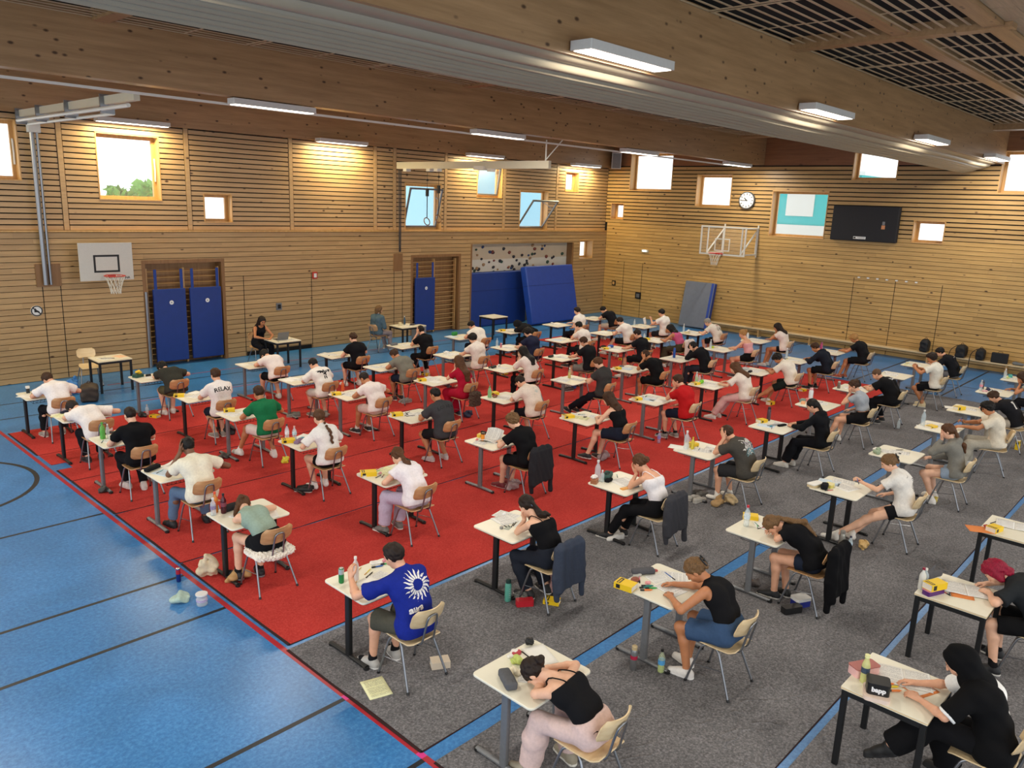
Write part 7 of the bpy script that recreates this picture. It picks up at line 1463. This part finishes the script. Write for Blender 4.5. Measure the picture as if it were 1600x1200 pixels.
student(61, 'g', 1, 'last person before the bench', 'dark-haired person in black T-shirt and grey trousers farthest right', 'short', 'black', 'l', 'tee', '17181d', ('trousers', '66666a'), c=1.06, dx=.5,
        lean=28, curve=16, hp=42, hy=14, L='f', R='f', shoe='2a2a2e', ti=.026, items=[('P', .3, .26, 12, 'white exam sheet', K()), ('P', .14, .2, 15, 'pale yellow sheet', K(mat=M_EXAMY)), ('U', .3, .08, 0, 'beige paper bag', K(name='paper_bag', cat='bag', sz=(.16, .1, .05), col='d8d0a8', seed=62))])
student(62, 'g', 1, 'person in light grey sweatpants', 'curly dark-haired person in cream T-shirt and grey sweatpants writing', 'curly', 'black', 't', 'tee', 'ddd3c0', ('trousers', 'a8a294'), c=1.16, dx=.42, rz=14, chairrz=14,
        lean=12, curve=14, hp=30, hy=14, L=('w', K(W=(-.10, .58, .775), f=(-.1, .9, -.1))), R=('o', K(W=(.12, .5, .84), f=(-.4, .8, .3), n=(-.6, 0, -.6), curl=.8)), lL=(-.18, .46, .085), lR=(.14, .34, .085), sock='e9e6e0', ti=.03, sl=.66, wide_leg=.03, bl=.03, sockh=.04,
        items=[('B', .27, .07, 0, 'clear water bottle', K(h=.3, r=.04, body='cfe2ee')), ('D', .26, .22, 75, 'yellow dictionary with white pages', K(h=.035, d=.22)), ('P', .16, .16, 25, 'curled white sheet', K(mat=M_PAPER, curl=.04)), ('P', .46, .22, 10, 'white exam sheet', K()), ('P', .56, .42, 10, 'printed sheet', K()), ('I', .38, .17, 0, 'black pen', K(col='black')), ('I', .60, .62, 35, 'blue pen held up', K(col='blue', dz=.16, tilt=-25))])
student(63, 'g', 1, 'person in grey hoodie', 'person with long ponytail in grey hoodie and denim shorts, hand on brow', 'lowpony', 'mid', 'f', 'hoodie', '7d7b74', ('hotpants', '8d9cae'), c=1.1, dx=.36,
        lean=10, curve=14, hp=24, hy=10, L='k', R=('l', K(W=(.02, .36, .70))), lL=(-.16, .2, .085), lR=(.12, .24, .085), shoe='dcd8d2', sock='e2ded8', hlen=.62, kout=.05,
        items=[('U', .18, .10, 0, 'green patterned pencil case', K(name='pencil_pouch', cat='pencil case', sz=(.28, .13, .07), col='8fa288', seed=63)), ('U', .32, .02, 0, 'white tissue', K(sz=(.16, .1, .03), col='e9e7e2', seed=64)), ('P', .38, .24, 15, 'left printed sheet', K()), ('P', .48, .34, 12, 'right printed sheet', K()), ('I', .62, .3, -35, 'dark pen', K(col='black')), ('_U', .62, .95, 0, 'yellow crumpled wrapper', K(sz=(.1, .08, .12), col='c9b45a', seed=65))])
student(64, 'g', 1, 'person in black and white jacket', 'brown-haired person in black and white jacket leaning over desk', 'short', 'brown', 'l', 'jacket', '1b1b1f', ('trousers', 'b4ab9c'), c=1.08, dx=.42,
        lean=36, curve=18, hp=46, hy=12, L='x', R='f', shoe='2a2a2e', items=[('D', .24, .18, 65, 'bright yellow dictionary', K(h=.07, d=.22)), ('P', .3, .05, 20, 'white sheet', K(mat=M_PAPER)), ('P', .44, .3, 10, 'white exam sheet', K()), ('_D', .9, 1.15, 0, 'yellow box upright', K(stand=1, h=.07))])
student(65, 'g', 1, 'person in pale grey T-shirt', 'long brown-haired person in pale grey T-shirt and black trousers', 'long', 'brown', 't', 'tee', '9c9a8e', ('trousers', '17171b'), c=1.1, dx=.42,
        lean=26, curve=18, hp=40, hy=10, L='k', R='f', hlen=.35, shoe='2a2a2e', ti=.024, items=[('B', .24, .06, 0, 'clear bottle with pink label', K(lab='d88a9a', h=.24)), ('U', .34, .18, 0, 'dark blue pouch', K(name='pouch', cat='pouch', sz=(.14, .1, .07), col='23294a', seed=66)), ('F', .46, .04, 0, 'black flask', K(col='2a2226', cap='3a4a6a', h=.2)), ('P', .5, .28, 10, 'white exam sheet', K()), ('U', .2, .16, 0, 'pink tissue', K(sz=(.16, .1, .03), col='dba8b0', seed=67)), ('I', .54, .22, 20, 'dark pen', K(col='black'))])
desk(*LC[66], 'g', 'grey-legged desk with teal pouch at the right picture edge')
put(66, 'farthest right grey-legged desk', at='on', items=[('B', .2, .06, 0, 'clear bottle', K(h=.25)), ('U', .5, .12, 0, 'turquoise pouch', K(name='pouch', cat='pouch', sz=(.22, .12, .07), col='4fb0a8', seed=68)), ('P', .36, .26, 12, 'white sheet', K()), ('U', .34, .1, 0, 'lime green wrapper', K(sz=(.14, .1, .03), col='c2d88a', seed=69))])
student(67, 'b', 1, 'person in white numbered jersey', 'person in white jersey with black figures, long legs crossed, white socks', 'clip', 'light', 'f', 'tee', 'e2ded8', ('hotpants', '121215'), c=1.04, dx=.38,
        lean=16, curve=18, hp=34, hy=22, twist=8, L=('w', K(W=(-.16, .50, .82), f=(-.1, .8, .35), curl=.8, hint=(-.9, -.3, -.9))), R='l', lL=(-.52, .66, .085), lR=(-.30, .5, .085), sock='e8e4de', sockh=.1, ti=.024, sl=.66, hem=.08,
        items=[('X', .13, .05, -15, 'white box of sweets', K(name='sweet_box', sz=(.24, .12, .05), col='d8c49a', lid='ecebe6', lidh=.012)), ('M', .13, .18, 15, 'black round pouch', K(col='1b1c22', L=.16, w=.09, h=.075)), ('X', .26, .2, 0, 'yellow bowl', K(name='snack_bowl', cat='bowl', sz=(.13, .1, .05), col='d8cc6a', lid='e6dca0', lidh=.008)), ('P', .44, .12, 10, 'pale blue sheet', K(mat=M_EXAMB)), ('P', .42, .36, -15, 'large printed sheet', K(w=.3, h=.3)), ('P', .62, .26, 15, 'white sheet', K()), ('I', .34, .2, 40, 'dark pen', K(col='black')), ('I', .10, .26, -30, 'red pen', K(col='red')), ('I', .5, .49, 35, 'blue pen held up', K(col='blue', dz=.11, tilt=-20)),
               ('_F', -.07, .58, 0, 'tall steel thermos', K(col='a8a49a', metal=.8, cap='8f8c86', h=.29, r=.042)), ('_B', .03, .66, 0, 'clear bottle with dark blue cap', K(cap='1d2a4a', lab='bcd2e4', h=.2)), ('_U', .22, .78, 0, 'paper bag with bread', K(name='paper_bag', cat='bag', sz=(.16, .14, .14), col='c8a468', seed=70))])
student(68, 'g', 1, 'person in graphic charcoal T-shirt', 'person in charcoal T-shirt with big pale back graphic, head in hands', 'short', 'brown', 'l', 'tee', '47443f', ('shorts', '2c2c2e'), c=1.05, dx=.1, wide=1.04,
        lean=28, curve=22, hp=46, L='h', R=('h', K(E=(.1, .44, .785))), lL=(-.14, .34, .085), lR=(.12, .26, .085), sock='e8e4dc', ti=.028, sl=.66, bs=.92, bl=.03, hem=.09,
        items=[('B', .22, .12, 0, 'large clear water bottle', K(h=.3, r=.042)), ('B', .28, .2, 0, 'yellow juice bottle', K(body='e6d24a', liq='e0c22a', cap='d8c23a', alpha=.75, h=.2, r=.028)), ('D', .42, .1, 75, 'pale yellow dictionary', K(h=.05, d=.21)), ('P', .18, .0, 20, 'blank sheet over edge', K(mat=M_PAPER)), ('P', .34, .34, 25, 'printed sheet', K()), ('P', .52, .42, 15, 'large white sheet', K(w=.3, h=.24)), ('I', .5, .16, 40, 'dark pen', K(col='black')), ('I', .36, .28, 20, 'blue pen', K(col='blue')), ('B', .50, .02, 0, 'small pink cup', K(body='d8b0b4', h=.1, cap='c890a0')),
               ('_S', .02, .5, -100, 'grey white trainers', K(col='a8a49c')), ('_S', .26, .40, -95, 'dark grey trainers', K(col='5c5954')), ('_U', .16, .82, 0, 'golden foil bag', K(name='foil_bag', cat='bag', sz=(.36, .2, .14), col='a8875a', seed=71)), ('_U', .34, .92, 0, 'beige paper bag', K(name='paper_bag', cat='bag', sz=(.24, .2, .18), col='b8a078', seed=72))])
# ================================================================ prints on shirts
P_W = plain('white_print', 'e6e4e4', .8, 0, 0); P_K = plain('black_print', '18181b', .8, 0, 0); P_R = plain('red_print', 'a03038', .8, 0, 0); P_L = plain('pale_print', 'd2cfca', .8, 0, 0); P_V = plain('violet_print', '6a5a78', .8, 0, 0); P_T = plain('teal_print', '5a8a94', .8, 0, 0); P_F = plain('faint_print', 'b8c4bc', .8, 0, 0)
# sun with wavy rays
def sun():
    polys = []; N = 18
    for k in range(N):
        a = 2*math.pi*k/N; P = []
        for t in np.linspace(0, 1, 7): P.append((a-.155*(1-t)**.7+.11*math.sin(t*5.5)*t, .055+.10*t))
        for t in np.linspace(1, 0, 7)[1:]: P.append((a+.155*(1-t)**.7+.11*math.sin(t*5.5)*t, .055+.10*t))
        polys.append([(r_*math.cos(q), r_*math.sin(q)) for q, r_ in P])
    return poly2d(polys, .02)
decal(INF[2], sun(), P_W, 'sun_print', .012, -.015)
V, F = text2d('aura', .085, 0, .004); decal(INF[2], (V, F), P_W, 'lettering', -.06, -.245)
V, F = text2d('RELAX', .105, .9, .003); decal(INF[20], (V, F), P_K, 'lettering', 0, .0)
V, F = text2d('LOS ANG', .085, .9, .002); decal(INF[27], (V, F), P_K, 'lettering', 0, .03)
wing = [[(-.02, .02), (-.17, .05), (-.14, .025), (-.155, .0), (-.11, .0), (-.11, -.03), (-.07, -.015), (-.03, -.03)], [(.02, .02), (.17, .05), (.14, .025), (.155, .0), (.11, .0), (.11, -.03), (.07, -.015), (.03, -.03)], [(-.025, .05), (.025, .05), (.03, -.04), (.035, -.15), (.012, -.15), (0, -.06), (-.012, -.15), (-.035, -.15), (-.03, -.04)]]
decal(INF[23], poly2d(wing, .03), P_K, 'winged_print', 0, -.0)
rg = random.Random(8)
def scrawl(n, w, h, th, seed):
    rg = random.Random(seed); polys = []
    for k in range(n):
        x, y = rg.uniform(-w, w), rg.uniform(-h, h); a = rg.uniform(0, 3.1); L = rg.uniform(.02, .06); pts = []
        for t in range(5): pts.append((x, y)); x += math.cos(a)*L/4; y += math.sin(a)*L/4; a += rg.uniform(.2, .9)
        l = [(px+th*.5, py+th*.5) for px, py in pts]; r_ = [(px-th*.5, py-th*.5) for px, py in pts[::-1]]; polys.append(l+r_)
    return polys
decal(INF[68], poly2d(scrawl(90, .12, .08, .009, 3), .03), P_L, 'graphic_print', 0, .0); decal(INF[68], poly2d(scrawl(26, .09, .06, .012, 5), .03), P_V, 'graphic_print', .02, -.03); decal(INF[68], poly2d(scrawl(46, .11, .06, .01, 6), .03), P_T, 'graphic_print', .01, -.11); decal(INF[68], poly2d(scrawl(24, .10, .05, .006, 7), .03), P_L, 'graphic_print', .01, -.12)
decal(INF[33], poly2d(scrawl(18, .06, .06, .005, 11), .03), P_F, 'faint_print', .02, -.02)
V, F = text2d('11', .20, 0, .006); decal(INF[50], (V, F), P_K, 'number', 0, -.13); V, F = text2d('LUIS', .06, 0, .003); decal(INF[50], (V, F), P_R, 'lettering', 0, .035)
decal(INF[67], poly2d([[(-.1+.0*k, .0-.022*k), (-.055+.01*(k % 3), .0-.022*k), (-.055+.01*(k % 3), -.010-.022*k), (-.1, -.010-.022*k)] for k in range(9)], .03), P_K, 'figures', .13, .01); decal(INF[67], poly2d([[(-.1, .075), (.0, .1), (.0, .093), (-.1, .068)]], .03), P_K, 'stripe', -.02, -.02)
decal(INF[59], poly2d(scrawl(16, .08, .03, .007, 13), .03), P_W, 'shoulder_print', 0, .05)
decal(INF[61], poly2d([[(-.06, .0), (.06, .02), (.06, .03), (-.06, .01)]], .03), P_W, 'stripe', 0, .0)
decal(INF[64], poly2d([[(-.05, .05), (.05, .05), (.045, -.12), (-.045, -.12)]], .03), P_L, 'white_panel', -.06, -.02)
V, F = text2d('merch', .05, 0, .003); decal(INF[5], (V, F), P_W, 'lettering', -.09, .02)
# lettering on the black cosmetic bag
V, F = text2d('bapp', .055, 0, .003); bag = [o for o in COL.objects if o.name.startswith('toiletry_bag') and not o.parent][0]
link('lettering', mesh('lettering', [(x, -.0712, z+.03) for x, z in V], F, P_W), bag)
# ================================================================ supervisors and their tables by the left wall
def table(x, y, rz, label, w, d): o = place('wtable', lambda: make_table(label, .72, .66), label, (x, y, .0), rz, 'plain tables by the left wall'); return o
table(6.45, 18.46, 0, 'black-legged table by the left wall holding a few papers', 0, 0)
chair0 = dup(PROTO['chair1'], (6.22, 19.15, 0), rad(172), 'empty pale plywood chair against the left wall behind a table', 'plywood school chairs')
paper(6.33, 18.42, TZ, 20, 'white exam stack on the wall table by the empty chair', th=.012); paper(6.68, 18.5, TZ, 12, 'salmon sheet on the wall table by the empty chair', plain('salmon_paper', 'e8c0a0', .8)); paper(6.36, 18.35, TZ+.012, 70, 'dark folder edge on the wall table by the empty chair', plain('dark_folder', '2b2b2e', .6), w=.03, h=.28, th=.004)
crumple('shopping_bag', 'blue and white shopping bag on the floor by the left wall', 'bag', 5.66, 18.6, 0, (.34, .26, .4), '3a78b8', 81); backpack('backpack', 'brown and black leather backpack on the floor beside shopping bag', (5.72, 17.72, 0), .5, .38, .34, rad(70), 5, plain('brown_leather', '3a2c22', .6, 0, .15, 12), False)
table(10.75, 18.36, 0, 'black-legged table of the supervisor with a laptop', 0, 0)
table(14.93, 18.42, 0, 'black-legged table of the supervisor in denim jacket', 0, 0)
table(18.7, 18.38, 0, 'empty white-topped table before the upright blue crash mat', 0, 0)
dup(PROTO['chair0'], (10.45, 19.05, 0), rad(180), 'plywood chair of the supervisor in black dress by the wall', 'plywood school chairs')
person(dict(x=10.45, y=19.05, z=0, rz=rad(180), ye=.33, skin='t', hc='dark', hair='long', top='tank', tc='15151a', bot=('trousers', '14141a'), fem=1, seed=201, dist=21, label='person with long dark hair in black tank top behind laptop by wall', lean=14, curve=12, hp=26, hlen=.4, L='f', R=('f', {}), shoe='2a2a2e'))
t = thing('laptop', 'grey open laptop on the supervisor table by the left wall', 'laptop', (10.72, 18.42, TZ), rad(180))
MB().box(-.16, .16, -.11, .11, 0, .016).obj('base', M_GRYMET, t); o = MB().box(-.16, .16, 0, .008, 0, .21).obj('screen', M_GRYMET, t); o.location = (0, .11, .016); o.rotation_euler.x = rad(-18)
MB().box(-.14, .14, -.09, .08, .016, .0165).obj('keyboard', M_BLACK, t)
paper(10.95, 18.2, TZ, 12, 'white sheets beside the laptop by the left wall'); pen(10.5, 18.15, TZ, 60, 'black pen on the laptop supervisor table', 'black')
dup(PROTO['chair0'], (14.15, 18.75, 0), rad(-80), 'plywood chair of the supervisor in denim jacket', 'plywood school chairs')
person(dict(x=14.15, y=18.75, z=0, rz=rad(-80), ye=.45, skin='f', hc='light', hair='bob', top='sweater', tc='4f6470', bot=('trousers', '9a8a88'), seed=202, dist=23, label='light-haired person in denim jacket seated beside a table by wall', lean=4, curve=6, hp=8, hy=-10, L='l', R='l', lL=(-.1, .42, .085), shoe='8a8078', ti=.02))
bottle(15.05, 18.6, TZ, 'blue water bottle on the table of the denim supervisor', body='3f5f7a', alpha=.8, h=.26); box('mug', 'beige mug on the table of the denim supervisor', 'mug', 14.8, 18.5, TZ, 0, (.08, .08, .1), 'd2c4a0'); paper(14.95, 18.35, TZ, 20, 'white papers on the table of the denim supervisor'); crumple('pouch', 'dark pouch on the table of the denim supervisor', 'pouch', 15.15, 18.35, TZ, (.16, .1, .06), '3a3438', 83)
box('storage_crate', 'grey crate with papers standing behind the denim supervisor table', 'crate', 15.75, 18.75, 0, 10, (.4, .32, .62), '7c7f84', lid='d9d2c0', lidh=.03)
dup(PROTO['table'], (6.2+1.65, -.33+.28, CZ), 0, 'four-legged table whose corner shows at the bottom picture edge')
# things on the floor at the sideline
can(3.55, 8.55, 0, 'blue energy drink can standing on the blue floor by the sideline', '20357e', two='c02838', h=.165, r=.027); 
bottle(3.50, 7.85, 0, 'clear squat plastic tub on the sideline by paper bags', h=.14, r=.06, body='dfe6ea', alpha=.5, lab='b8a8c8', neck=.9)
crumple('plastic_bag', 'pale green crumpled plastic bag on the blue floor by sideline', 'bag', 3.36, 8.08, 0, (.26, .22, .1), 'b9d2c4', 85, alpha=.75)
crumple('paper_bag', 'tall beige crumpled bakery bag on red carpet by the sideline', 'bag', 3.86, 8.42, CZ, (.24, .22, .3), 'd2c0a0', 86); crumple('paper_bag', 'golden brown torn bakery bag beside the tall beige bag', 'bag', 4.08, 8.12, CZ, (.3, .22, .14), 'b08a58', 87, n=9, amp=.03)
tag(soft('handbag', [BX((0, 0, .48), (.09, .03, .11), .04), E_((0, 0, .6), (.12, .05, .06))], .012, plain('brown_fur', '4a3a30', .95, 0, .25, 40), None, (.01, 60, 4), loc=(LC[29][0]+.6, LC[29][1]-1.3, CZ)), 'dark brown furry bag hung behind the person in crimson dress', 'bag')
bpy.context.view_layer.update()
